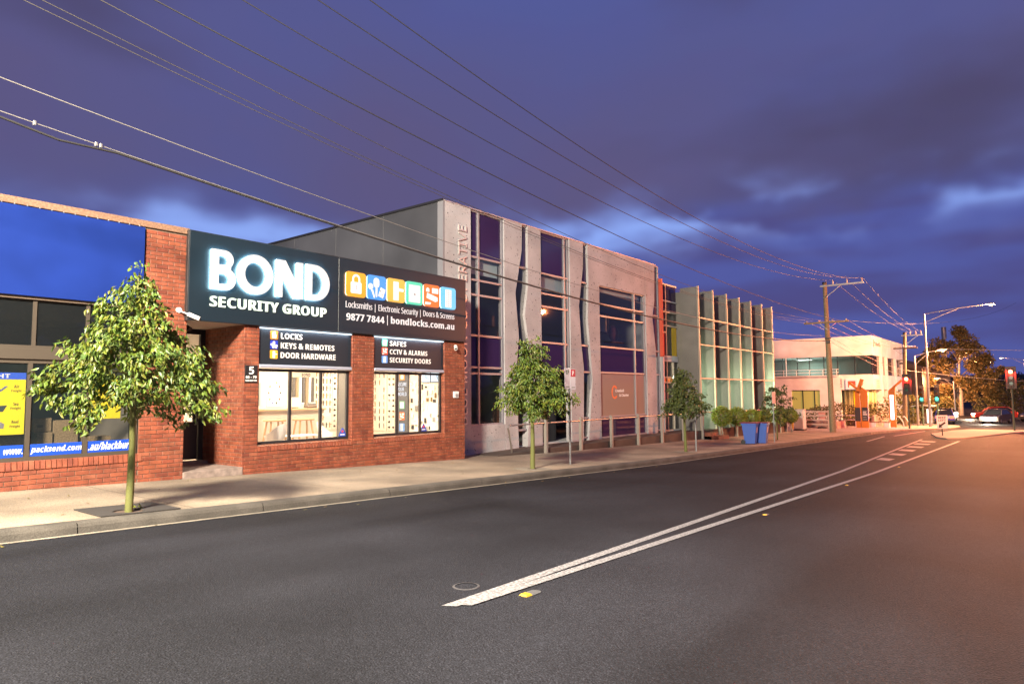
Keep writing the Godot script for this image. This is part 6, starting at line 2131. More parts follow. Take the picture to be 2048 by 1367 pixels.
func make_poles() -> void:
	utility_pole("tall timber utility pole with two crossarms, left of the white clinic building's sign", Vector3(48, grd(48), 2.5), Vector3(48, 8.83, 2.38), [2.93, 3.78, 4.67], [1.18, 1.98, 2.79, 3.63], 6.16)
	utility_pole("timber utility pole before the freight shop, beyond the picture's left edge", Vector3(-2.2, grd(-2.2), 2.5), Vector3(-2.2, 10.3, 2.5), [2.93, 3.78, 4.67], [1.18, 1.98, 2.79, 3.63], 8.6)
	utility_pole("brown utility pole in front of the clinic's street face", Vector3(67.3, grd(67.3), 3.6), Vector3(67.3, 6.65, 3.95), [4.4, 4.8, 5.2], [3.2, 3.6, 4.3, 4.7], 5.3)
	# parabolas through the points where each wire is seen
	var ws := [
		["high_voltage_wire", "lowest of the three high wires at the pole top", 2.93, 0.00285, -0.15264, 9.66761, 0.011, "dark_wire"],
		["high_voltage_wire", "middle one of the three high wires at the pole top", 3.78, 0.00307, -0.16899, 10.04225, 0.011, "dark_wire"],
		["high_voltage_wire", "highest wire, crossing the sky farthest right", 4.67, 0.0033, -0.18361, 10.09258, 0.011, "dark_wire"],
		["low_voltage_wire", "first of four wires to the lower crossarm, at its road end", 3.63, 0.00159, -0.11976, 8.20798, 0.012, "dark_wire"],
		["low_voltage_wire", "second of four wires to the lower crossarm from its road end", 2.79, 0.00236, -0.15851, 8.40959, 0.008, "dull_cable"],
		["low_voltage_wire", "third of four wires to the lower crossarm from its road end", 1.98, 0.0023, -0.15438, 8.37656, 0.008, "dull_cable"],
		["low_voltage_wire", "fourth of four wires to the lower crossarm, at its shop end", 1.18, 0.00196, -0.14474, 8.63358, 0.008, "dull_cable"],
		["service_cable", "single pale service cable above the thick black one", 2.3, 0.00191, -0.11939, 6.62931, 0.009, "bare_cable"],
	]
	for q in ws:
		var pts := []
		for k in 27:
			var x := lerpf(-2.2, 47.84, k / 26.0)
			pts.append(Vector3(x, q[3] * x * x + q[4] * x + q[5], q[2]))
		wire(q[0], q[1], pts, q[6], mats[q[7]], "overhead wires along the street")
	# the lashed telephone cable: steel strand, black cable with a slack loop, clamps
	var t := thing("telephone_cable", "thick black cable lashed under a pale strand, lowest over the shop signs", "cable", Vector3(-2.2, 6.3, 2.3), "overhead wires along the street")
	var f := func(x: float) -> float: return 0.00187 * x * x - 0.11329 * x + 6.11137
	var strand := []
	var black := []
	for k in 61:
		var x := lerpf(-2.2, 47.84, k / 60.0)
		strand.append(Vector3(x, f.call(x), 2.3))
		var dip := 0.028
		if x > 2.6 and x < 4.1:
			dip += 0.13 * sin(PI * (x - 2.6) / 1.5)
		black.append(Vector3(x, f.call(x) - dip, 2.3))
	var mb := MB.new()
	mb.tube(strand, 0.008, 6)
	wpart(t, "strand", mb, mats["bare_cable"])
	mb = MB.new()
	mb.tube(black, 0.019, 7)
	wpart(t, "sheathed_cable", mb, mats["cable"])
	for x: float in [2.75, 3.3, 4.15, 4.22]:
		mb = MB.new()
		mb.bbox(Vector3(x - 0.02, f.call(x) - 0.04, 2.27), Vector3(x + 0.02, f.call(x) + 0.03, 2.33), 0.006)
		wpart(t, "clamp", mb, mats["galv"])
	# wires running on past the tall pole
	for k in 3:
		wire("high_voltage_wire", "high wire beyond the tall utility pole, %s of three" % ["lowest", "middle", "highest"][k], sag(Vector3(48, 8.93, [2.93, 3.78, 4.67][k]), Vector3(67.2, 6.6, [4.4, 4.8, 5.2][k]), 0.35), 0.01, mats["dark_wire"], "overhead wires past the tall pole")
	for k in 4:
		wire("low_voltage_wire", "lower wire beyond the tall utility pole, %s from the shop side" % ["first", "second", "third", "fourth"][k], sag(Vector3(48, 6.3, [1.18, 1.98, 2.79, 3.63][k]), Vector3(67.2, 5.4, [3.2, 3.6, 4.3, 4.7][k]), 0.4), 0.012, mats["bare_cable"], "overhead wires past the tall pole")
	wire("service_cable", "cable from the tall pole passing the clinic's corner, upper one", sag(Vector3(48, 5.25, 2.5), Vector3(67.2, 3.4, 3.8), 0.25), 0.016, mats["bare_cable"], "overhead wires past the tall pole")
	wire("service_cable", "cable from the tall pole passing the clinic's corner, lower one", sag(Vector3(48, 4.98, 2.5), Vector3(67.2, 2.9, 3.8), 0.25), 0.016, mats["bare_cable"], "overhead wires past the tall pole")
	wire("cross_wire", "thin wire crossing the sky from the tall pole to the tall lamp", sag(Vector3(48, 6.2, 3.7), Vector3(120, 14.0, 10), 1.2), 0.012, mats["dark_wire"], "wires over the junction")
	wire("cross_wire", "pale wire across the gum tree's crown, upper one", sag(Vector3(90, 6.3, 4.5), Vector3(92, 5.6, 18), 0.1), 0.02, mats["bare_cable"], "wires over the junction")
	wire("cross_wire", "pale wire across the gum tree's crown, lower one", sag(Vector3(67.2, 3.4, 3.8), Vector3(96, 2.2, 18), 0.3), 0.02, mats["bare_cable"], "wires over the junction")

func sign_post(label: String, base: Vector3, h: float, group: String) -> Node3D:
	var t := thing("parking_sign", label, "sign", base, group)
	var mb := MB.new()
	mb.cyl(Vector3(0, -0.1, 0), Vector3(0, h, 0), 0.03, 0.03, 10)
	part(t, "post", mb, mats["galv"])
	mb = MB.new()
	mb.cyl(Vector3(0, h, 0), Vector3(0, h + 0.02, 0), 0.034, 0.025, 10)
	part(t, "cap", mb, mats["black"])
	return t

func make_bin(at: Vector3, label: String) -> void:
	var t := thing("wheelie_bin", label, "bin", at, "blue wheeled bins at the kerb", 0.12)
	var blue := M("bin_blue", 0.045, 0.11, 0.42, 0.45)
	var mb := MB.new()
	var b0 := [Vector3(-0.2, 0.03, 0.23), Vector3(0.2, 0.03, 0.23), Vector3(0.2, 0.03, -0.2), Vector3(-0.2, 0.03, -0.2)]
	var b1 := [Vector3(-0.27, 0.88, 0.32), Vector3(0.27, 0.88, 0.32), Vector3(0.27, 0.88, -0.3), Vector3(-0.27, 0.88, -0.3)]
	for k in 4:
		mb.quad(b0[k], b0[(k + 1) % 4], b1[(k + 1) % 4], b1[k])
	mb.quad(b0[3], b0[2], b0[1], b0[0])
	mb.bbox(Vector3(-0.29, 0.86, -0.33), Vector3(0.29, 0.92, 0.34), 0.015)
	part(t, "body", mb, blue)
	mb = MB.new()
	mb.bbox(Vector3(-0.295, 0.923, -0.36), Vector3(0.295, 0.965, 0.36), 0.018)
	part(t, "lid", mb, M("bin_lid", 0.2, 0.03, 0.035, 0.45))
	mb = MB.new()
	mb.cyl(Vector3(-0.24, 0.93, -0.4), Vector3(0.24, 0.93, -0.4), 0.018, 0.018, 8)
	part(t, "handle", mb, mats["bin_lid"])
	for s: float in [-1.0, 1.0]:
		mb = MB.new()
		mb.cyl(Vector3(s * 0.24, 0.1, -0.25), Vector3(s * 0.3, 0.1, -0.25), 0.1, 0.1, 16)
		part(t, "wheel", mb, mats["black"])
	mb = MB.new()
	mb.quad(Vector3(-0.12, 0.5, 0.284), Vector3(0.1, 0.5, 0.284), Vector3(0.11, 0.75, 0.311), Vector3(-0.13, 0.75, 0.311))
	part(t, "sticker", mb, M("bin_sticker", 0.6, 0.5, 0.5, 0.6))

func make_street_things() -> void:
	make_bin(Vector3(30.4, grd(30.4), 3.35), "blue wheeled bin nearer the camera, with one black wheel showing")
	make_bin(Vector3(31.2, grd(31.2), 3.55), "blue wheeled bin standing close behind the other")
	# parking sign in front of the office
	var t := sign_post("parking sign with a green P plate and a red plate on a galvanised post", Vector3(15.98, grd(16), 3.43), 2.7, "sign posts along the kerb")
	var mb := MB.new()
	mb.bbox(Vector3(-0.28, 2.1, 0.032), Vector3(-0.01, 2.68, 0.042), 0.003)
	part(t, "plate", mb, M("plate_blue_white", 0.6, 0.64, 0.7, 0.4))
	mb = MB.new()
	mb.bbox(Vector3(0.0, 2.08, 0.032), Vector3(0.26, 2.66, 0.042), 0.003)
	part(t, "plate", mb, mats["plate_blue_white"])
	mb = MB.new()
	mb.box(Vector3(0.02, 2.44, 0.042), Vector3(0.25, 2.65, 0.045))
	part(t, "red_block", mb, M("plate_red", 0.45, 0.02, 0.06, 0.4))
	var W := t.position
	text(t, "lettering", "1P", W + Vector3(-0.23, 2.5, 0.043), 0.16, 0.13, M("plate_green", 0.04, 0.14, 0.1, 0.4), true, Vector3.RIGHT, UP, 0.003)
	text(t, "lettering", "P", W + Vector3(0.09, 2.48, 0.046), 0.08, 0.13, mats["white"], true, Vector3.RIGHT, UP, 0.003)
	mb = MB.new()
	mb.bar(Vector3(-0.22, 2.16, 0.043), Vector3(-0.05, 2.16, 0.043), 0.004, 0.02)
	mb.bar(Vector3(0.06, 2.14, 0.043), Vector3(0.22, 2.14, 0.043), 0.004, 0.02)
	part(t, "arrow", mb, mats["plate_green"])
	t = sign_post("narrow sign post with a small triangular flag beside the third tree", Vector3(24.15, grd(24.15), 3.55), 2.35, "sign posts along the kerb")
	mb = MB.new()
	mb.prism(poly([0.0, 1.65, 0.16, 1.7, 0.02, 1.95]), Vector3(0.03, 0, 0), Vector3.RIGHT, UP, 0.01)
	mb.bbox(Vector3(-0.01, 1.95, 0.03), Vector3(0.015, 2.35, 0.04), 0.002)
	part(t, "flag_plate", mb, M("flag_lilac", 0.6, 0.5, 0.68, 0.5))
	t = sign_post("sign post with a square pale plate just right of the blue bins", Vector3(32.7, grd(32.7), 3.66), 2.35, "sign posts along the kerb")
	mb = MB.new()
	mb.bbox(Vector3(-0.24, 1.8, 0.032), Vector3(0.24, 2.35, 0.042), 0.003)
	part(t, "plate", mb, M("plate_pink", 0.6, 0.46, 0.44, 0.5))
	# keep left sign on the island
	t = thing("keep_left_sign", "white KEEP LEFT sign with a black arrow on the traffic island", "sign", Vector3(46.9, grd(46.9), 8.72), "", -0.95)
	mb = MB.new()
	mb.cyl(Vector3(0, -0.1, 0), Vector3(0, 0.5, 0), 0.03, 0.03, 10)
	part(t, "post", mb, mats["dark_frame"])
	mb = MB.new()
	mb.prism(rrect(-0.31, 0.42, 0.31, 1.2, 0.05), Vector3(0, 0, 0.032), Vector3.RIGHT, UP, 0.008)
	part(t, "plate", mb, M("sign_white", 0.6, 0.6, 0.62, 0.4))
	mb = MB.new()
	mb.prism(poly([-0.22, 0.47, 0.0, 0.5, -0.06, 0.57, 0.2, 0.74, 0.14, 0.82, -0.12, 0.65, -0.17, 0.72]), Vector3(0, 0, 0.041), Vector3.RIGHT, UP, 0.003)
	part(t, "arrow", mb, mats["black"])
	var bs := t.transform.basis
	text(t, "lettering", "KEEP", t.transform * Vector3(-0.21, 1.0, 0.041), 0.42, 0.12, mats["black"], true, bs.x, UP, 0.004)
	text(t, "lettering", "LEFT", t.transform * Vector3(-0.21, 0.84, 0.041), 0.42, 0.12, mats["black"], true, bs.x, UP, 0.004)
	# utility cabinet
	t = thing("utility_cabinet", "pale ribbed utility cabinet on the footpath left of the tall pole", "cabinet", Vector3(50.0, grd(50), -0.1))
	mb = MB.new()
	mb.bbox(Vector3(-0.35, 0.1, -0.3), Vector3(0.35, 1.42, 0.3), 0.02)
	part(t, "body", mb, M("cabinet_white", 0.55, 0.58, 0.56, 0.5))
	for k in 8:
		mb = MB.new()
		mb.bbox(Vector3(-0.36, 0.15, -0.27 + k * 0.07), Vector3(-0.35, 1.2, -0.24 + k * 0.07), 0.003)
		part(t, "rib", mb, mats["cabinet_white"])
	mb = MB.new()
	mb.bbox(Vector3(-0.37, 1.42, -0.32), Vector3(0.37, 1.47, 0.32), 0.015)
	part(t, "lid", mb, mats["cabinet_white"])
	mb = MB.new()
	mb.box(Vector3(-0.38, -0.05, -0.33), Vector3(0.38, 0.1, 0.33))
	part(t, "plinth", mb, mats["kerb_concrete"])

func make_plaza() -> void:
	var og := M("orange_steel", 0.62, 0.2, 0.008, 0.5)
	# orange pillars
	var t := thing("orange_pillar", "tall orange pillar forked like a Y, carrying a dark board", "pillar", Vector3(60, grd(60), 1.5), "orange pillars on the corner plaza")
	var mb := MB.new()
	mb.bbox(Vector3(-0.12, 0, -0.15), Vector3(0.12, 2.9, 0.18), 0.01)
	mb.bar(Vector3(0, 2.8, 0.05), Vector3(0, 3.85, 0.42), 0.24, 0.28)
	mb.bar(Vector3(0.02, 3.0, 0.1), Vector3(0.02, 3.6, -0.55), 0.2, 0.16)
	part(t, "post", mb, og)
	mb = MB.new()
	mb.bbox(Vector3(-0.2, 0.52, -0.18), Vector3(-0.125, 1.6, 0.2), 0.01)
	part(t, "board", mb, M("board_dark", 0.03, 0.025, 0.03, 0.4))
	t = thing("orange_pillar", "orange pillar with a black poster board, second from the tall pole", "pillar", Vector3(60, grd(60), 2.0), "orange pillars on the corner plaza")
	mb = MB.new()
	mb.bbox(Vector3(-0.12, 0, -0.25), Vector3(0.12, 2.9, 0.26), 0.01)
	part(t, "post", mb, og)
	mb = MB.new()
	mb.prism(poly([-0.25, 2.905, 0.26, 2.905, -0.25, 3.3]), Vector3(-0.12, 0, 0), Vector3.BACK, UP, -0.2)
	part(t, "sloping_top", mb, og)
	mb = MB.new()
	mb.bbox(Vector3(-0.2, 0.54, -0.16), Vector3(-0.125, 1.62, 0.26), 0.01)
	var bd := part(t, "board", mb, mats["board_dark"])
	mb = MB.new()
	for k in 5:
		mb.box(Vector3(-0.205, 0.65 + k * 0.17, -0.1), Vector3(-0.2, 0.65 + k * 0.17 + [0.03, 0.03, 0.14, 0.12, 0.03][k], 0.2 - 0.05 * (k % 2)))
	part(bd, "print", mb, M("print_cream", 0.6, 0.55, 0.5, 0.6))
	t = thing("lit_pillar", "orange pillar with a tall glowing white sign panel near the traffic signal", "pillar", Vector3(63.6, grd(63.6), 3.35), "orange pillars on the corner plaza")
	mb = MB.new()
	mb.bbox(Vector3(-0.12, 0, -0.24), Vector3(0.12, 2.95, 0.24), 0.01)
	mb.prism(poly([-0.24, 2.955, 0.24, 2.955, 0.3, 3.3, 0.85, 3.8, 0.72, 3.9, -0.24, 3.0]), Vector3(0.1, 0, 0), Vector3.BACK, UP, 0.2)
	part(t, "post", mb, og)
	mb = MB.new()
	mb.bbox(Vector3(-0.2, 0.62, -0.13), Vector3(-0.125, 2.65, 0.14), 0.02)
	var lp := part(t, "sign_light_panel", mb, glow("pillar_sign_light", 1.0, 0.9, 1.0, 2.2))
	area(t, "light", t.position + Vector3(-0.24, 1.63, 0.0), Vector2(0.27, 2.0), Vector3.LEFT, Color(1.0, 0.85, 1.0), 5.0)
	mb = MB.new()
	for k in 9:
		mb.box(Vector3(-0.206, 0.78 + k * 0.2, -0.06 + 0.02 * (k % 3)), Vector3(-0.2, 0.88 + k * 0.2, 0.05 + 0.02 * (k % 2)))
	part(lp, "sign_letter", mb, M("letter_mauve", 0.2, 0.1, 0.3, 0.6))
	# rail fence with four bars behind the cabinet
	t = thing("rail_fence", "pale four-bar rail fence before the clinic's lit blind windows", "fence", Vector3(56, grd(56), -3))
	for k in 4:
		mb = MB.new()
		mb.bar(Vector3(55, -0.85 + k * 0.32, -5.2), Vector3(55, -0.85 + k * 0.32, 0.55), 0.05, 0.11)
		wpart(t, "rail", mb, M("fence_cream", 0.5, 0.42, 0.34, 0.7))
	for z: float in [-5.2, -2.3, 0.5]:
		mb = MB.new()
		mb.bbox(Vector3(55.04, grd(55) - 0.1, z - 0.05), Vector3(55.14, 0.2, z + 0.05), 0.008)
		wpart(t, "post", mb, mats["fence_cream"])
	t = thing("small_sign", "small pink-lit square sign on a short stand before the rail fence", "sign", Vector3(56, grd(56), -0.2))
	mb = MB.new()
	mb.cyl(Vector3(0, 0, 0), Vector3(0, 0.65, 0), 0.03, 0.03, 8)
	part(t, "post", mb, mats["galv"])
	mb = MB.new()
	mb.obbox(Transform3D(Basis(UP, -1.2), Vector3(0, 0.92, 0)), Vector3(0.5, 0.6, 0.03), 0.004)
	part(t, "plate", mb, M("small_plate", 0.55, 0.4, 0.36, 0.6))
	mb = MB.new()
	mb.lathe(Vector3.ZERO, [Vector2(0.35, 0), Vector2(0.3, 0.12), Vector2(0.04, 0.16)], 14)
	part(t, "foot", mb, mats["rubber"])
	t = thing("bollard", "slim yellow bollard left of the utility cabinet", "bollard", Vector3(52.5, grd(52.5), -1.35))
	mb = MB.new()
	mb.lathe(Vector3.ZERO, [Vector2(0.06, -0.1), Vector2(0.06, 0.9), Vector2(0.04, 0.94), Vector2(0.0, 0.95)], 12)
	part(t, "post", mb, M("bollard_yellow", 0.6, 0.36, 0.02, 0.5))
	mb = MB.new()
	mb.lathe(Vector3.ZERO, [Vector2(0.062, 0.7), Vector2(0.062, 0.8)], 12)
	part(t, "band", mb, mats["white"])
	# low walls, bench, planter
	t = thing("low_wall", "low pinkish rendered wall curving round the shrubs beyond the tall pole", "wall", Vector3(57.5, grd(57.5), 0.2))
	mb = MB.new()
	mb.bbox(Vector3(57, grd(57) - 0.2, -1.6), Vector3(57.3, grd(57) + 0.55, 0.6), 0.02)
	wpart(t, "side_wall", mb, textured(M("pink_wall", 0.5, 0.36, 0.3, 0.8), tex["mottle"], 0.3))
	mb = MB.new()
	mb.bbox(Vector3(57.3, grd(58) - 0.2, 0.3), Vector3(59.8, grd(58) + 0.5, 0.6), 0.02)
	wpart(t, "front_wall", mb, mats["pink_wall"])
	t = thing("planter_wall", "sloping rendered planter wall behind the lit pillar", "planter", Vector3(67, grd(67), 0.5))
	mb = MB.new()
	mb.prism(poly([64, -1.6, 70, -1.7, 70, 0.0, 64.5, -0.5]), Vector3(0, 0, 1.6), Vector3.RIGHT, UP, 0.2)
	wpart(t, "front_wall", mb, mats["pink_wall"])
	mb = MB.new()
	mb.box(Vector3(64.2, -1.6, -0.3), Vector3(70, -0.75, 1.6))
	wpart(t, "soil", mb, mats["soil"])
	t = thing("plaza_bench", "low white and timber bench between the orange pillars", "bench", Vector3(62.4, grd(62.4), 2.6))
	mb = MB.new()
	mb.bbox(Vector3(-0.25, 0.38, -0.75), Vector3(0.25, 0.46, 0.75), 0.012)
	part(t, "seat", mb, mats["timber"])
	for z: float in [-0.55, 0.52]:
		mb = MB.new()
		mb.bbox(Vector3(-0.22, 0, z - 0.2), Vector3(0.22, 0.38, z + 0.2), 0.012)
		part(t, "block", mb, mats["white"])
	for k in 2:
		t = thing("bike_hoop", ["bent white bicycle hoop nearer the lit pillar", "bent white bicycle hoop nearer the traffic signal"][k], "bike rack", Vector3(66, grd(66), 3.55 + 0.42 * k), "bicycle hoops on the corner plaza")
		mb = MB.new()
		var pts := []
		for i in 9:
			var a := PI * 0.5 * i / 8
			pts.append(Vector3(0, 0.35 + 0.5 * sin(a), 0.15 - 0.3 * sin(a * 0.9)) if i < 8 else Vector3(0, 0.85, -0.28))
		pts.push_front(Vector3(0, -0.05, 0.2))
		mb.tube(pts, 0.04, 8)
		part(t, "hoop", mb, mats["white"])
		mb = MB.new()
		mb.lathe(Vector3(0, 0, 0.2), [Vector2(0.09, 0), Vector2(0.09, 0.015), Vector2(0.0, 0.016)], 10)
		part(t, "base_plate", mb, mats["galv"])
	t = thing("seat_rail", "thin white rail frame behind the low pink wall", "rail", Vector3(61, grd(61), 0.2))
	mb = MB.new()
	mb.tube([Vector3(0, 0, -0.6), Vector3(0, 0.95, -0.6), Vector3(0, 0.95, 0.9), Vector3(0, 0, 0.9)], 0.035, 8)
	part(t, "frame", mb, mats["white"])
	mb = MB.new()
	mb.tube([Vector3(0, 0.6, -0.6), Vector3(0, 0.6, 0.9)], 0.025, 8)
	part(t, "mid_rail", mb, mats["white"])
	# bus shelter
	t = thing("bus_shelter", "bus shelter with a curved roof and a lit advertising panel", "bus shelter", Vector3(73, grd(73), 4.3))
	mb = MB.new()
	for k in 8:
		var a0 := lerpf(-0.9, 1.0, k / 8.0)
		var a1 := lerpf(-0.9, 1.0, (k + 1) / 8.0)
		mb.quad(Vector3(-1, 1.85 - 0.1 * a0 * a0, a0), Vector3(-1, 1.85 - 0.1 * a1 * a1, a1), Vector3(1.5, 1.85 - 0.1 * a1 * a1, a1), Vector3(1.5, 1.85 - 0.1 * a0 * a0, a0))
		mb.quad(Vector3(-1, 1.77 - 0.1 * a0 * a0, a0), Vector3(-1, 1.77 - 0.1 * a1 * a1, a1), Vector3(-1, 1.85 - 0.1 * a1 * a1, a1), Vector3(-1, 1.85 - 0.1 * a0 * a0, a0))
	part(t, "roof", mb, mats["galv"])
	for z: float in [-0.75, 0.75]:
		mb = MB.new()
		mb.cyl(Vector3(-0.8, 0, z), Vector3(-0.8, 1.8, z), 0.04, 0.04, 8)
		part(t, "post", mb, mats["galv"])
	mb = MB.new()
	mb.box(Vector3(-0.9, 0.25, 0.35), Vector3(-0.84, 1.5, 0.7))
	part(t, "sign_light_panel", mb, glow("shelter_sign_light", 1.0, 0.95, 0.9, 2.0))

func make_signal(label: String, base: Vector3, h: float, lit: int, big: bool) -> void:
	var t := thing("traffic_signal", label, "traffic signal", base, "traffic signals at the junction")
	var mb := MB.new()
	mb.cyl(Vector3(0, -0.1, 0), Vector3(0, h, 0), 0.07, 0.06, 10)
	part(t, "post", mb, M("signal_green", 0.05, 0.09, 0.06, 0.5))
	var w := 0.32 if big else 0.2
	mb = MB.new()
	mb.bbox(Vector3(-0.2, h - 0.35, -w), Vector3(-0.17, h + 1.25, w), 0.01)
	part(t, "target_board", mb, mats["black"])
	mb = MB.new()
	mb.bbox(Vector3(-0.3, h - 0.25, -0.15), Vector3(-0.201, h + 1.1, 0.15), 0.02)
	part(t, "housing", mb, mats["black"])
	var cols := [["red", 1.0, 0.16, 0.05], ["amber", 1.0, 0.5, 0.05], ["green", 0.15, 1.0, 0.75]]
	for k in 3:
		var y := h + 0.88 - 0.42 * k
		mb = MB.new()
		for i in 10:
			var a0 := PI * i / 10 - 0.3
			var a1 := PI * (i + 1) / 10 - 0.3
			mb.quad(Vector3(-0.3, y + sin(a0) * 0.135, cos(a0) * 0.135), Vector3(-0.3, y + sin(a1) * 0.135, cos(a1) * 0.135), Vector3(-0.48, y + sin(a1) * 0.135, cos(a1) * 0.135), Vector3(-0.48, y + sin(a0) * 0.135, cos(a0) * 0.135))
		part(t, "visor", mb, mats["black"])
		mb = MB.new()
		mb.prism(disc(0, y, 0.12, 18), Vector3(-0.3, 0, 0), Vector3.FORWARD, UP, -0.012)
		mb.prism(disc(0, y, 0.12, 18), Vector3(-0.302, 0, 0), Vector3.BACK, UP, -0.012)
		var q: Array = cols[k]
		part(t, "signal_lens", mb, glow("signal_%s" % q[0], q[1], q[2], q[3], 30.0 if k == 0 else 14.0) if k == lit else M("lens_off_%s" % q[0], q[1] * 0.08, q[2] * 0.08, q[3] * 0.08, 0.2))
		if k == lit:
			omni(t, "light", base + Vector3(-0.45, y, 0), Color(1.0, 0.16, 0.1) if k == 0 else Color(0.2, 1.0, 0.8), 34.0 if k == 0 else 2.0, 0.1)

func make_car(label: String, at: Vector3, turn: float, paint: Material, front_on: bool, group: String) -> void:
	# faces its own +x
	var t := thing("car", label, "car", at, group, turn)
	var side := poly([-2.1, 0.3, 2.05, 0.3, 2.1, 0.55, 2.0, 0.72, 1.2, 0.88, 0.7, 0.95, -1.75, 0.98, -2.05, 0.9, -2.15, 0.6])
	var mb := MB.new()
	mb.prism(side, Vector3(0, 0, -0.84), Vector3.RIGHT, UP, 1.68)
	part(t, "body", mb, paint)
	var cab := [[1.0, 0.93, 0.8], [0.3, 1.42, 0.62], [-1.3, 1.45, 0.62], [-1.95, 0.96, 0.78]]
	mb = MB.new()
	for k in 3:
		var a: Array = cab[k]
		var b: Array = cab[k + 1]
		if k == 1:
			mb.quad(Vector3(a[0], a[1], a[2]), Vector3(a[0], a[1], -a[2]), Vector3(b[0], b[1], -b[2]), Vector3(b[0], b[1], b[2]))
	for s: float in [-1.0, 1.0]:
		for k in 4:
			var a: Array = cab[k]
			var b: Array = cab[(k + 1) % 4]
			if k == 3:
				continue
			mb.bar(Vector3(a[0], a[1], a[2] * s), Vector3(b[0], b[1], b[2] * s), 0.06, 0.06)
	part(t, "roof", mb, paint)
	var gl := M("car_glass", 0.015, 0.018, 0.02, 0.05)
	mb = MB.new()
	mb.quad(Vector3(1.0, 0.93, 0.78), Vector3(1.0, 0.93, -0.78), Vector3(0.3, 1.4, -0.61), Vector3(0.3, 1.4, 0.61))
	part(t, "windscreen", mb, gl)
	mb = MB.new()
	mb.quad(Vector3(-1.95, 0.96, -0.76), Vector3(-1.95, 0.96, 0.76), Vector3(-1.3, 1.43, 0.61), Vector3(-1.3, 1.43, -0.61))
	part(t, "rear_window", mb, gl)
	for s: float in [-1.0, 1.0]:
		mb = MB.new()
		mb.quad(Vector3(1.0, 0.93, 0.79 * s), Vector3(0.3, 1.41, 0.615 * s), Vector3(-1.3, 1.43, 0.615 * s), Vector3(-1.95, 0.96, 0.77 * s))
		part(t, "side_window", mb, gl)
		for x: float in [-1.3, 1.3]:
			mb = MB.new()
			mb.cyl(Vector3(x, 0.31, 0.68 * s), Vector3(x, 0.31, 0.86 * s), 0.31, 0.31, 18)
			var wl := part(t, "wheel", mb, mats["black"])
			mb = MB.new()
			mb.cyl(Vector3(x, 0.31, 0.861 * s), Vector3(x, 0.31, 0.868 * s), 0.19, 0.17, 14)
			part(wl, "rim", mb, mats["galv"])
		mb = MB.new()
		mb.bbox(Vector3(2.0, 0.57, 0.56 * s - 0.13), Vector3(2.1, 0.69, 0.56 * s + 0.13), 0.03)
		part(t, "headlight", mb, glow("headlight", 1.0, 0.95, 0.85, 24.0) if front_on else M("headlight_off", 0.6, 0.6, 0.6, 0.2))
		mb = MB.new()
		mb.bbox(Vector3(-2.17, 0.62, 0.6 * s - 0.17), Vector3(-2.07, 0.85, 0.6 * s + 0.17), 0.03)
		part(t, "tail_light", mb, glow("tail_light", 1.0, 0.08, 0.04, 4.0))
	mb = MB.new()
	mb.box(Vector3(-2.175, 0.45, -0.25), Vector3(-2.14, 0.57, 0.25))
	part(t, "number_plate", mb, mats["white"])
	mb = MB.new()
	mb.bbox(Vector3(-2.19, 0.3, -0.8), Vector3(-2.1, 0.42, 0.8), 0.02)
	part(t, "bumper", mb, mats["black"])
	if front_on:
		omni(t, "light", t.transform * Vector3(2.5, 0.62, 0), Color(1.0, 0.93, 0.8), 40.0, 0.1)

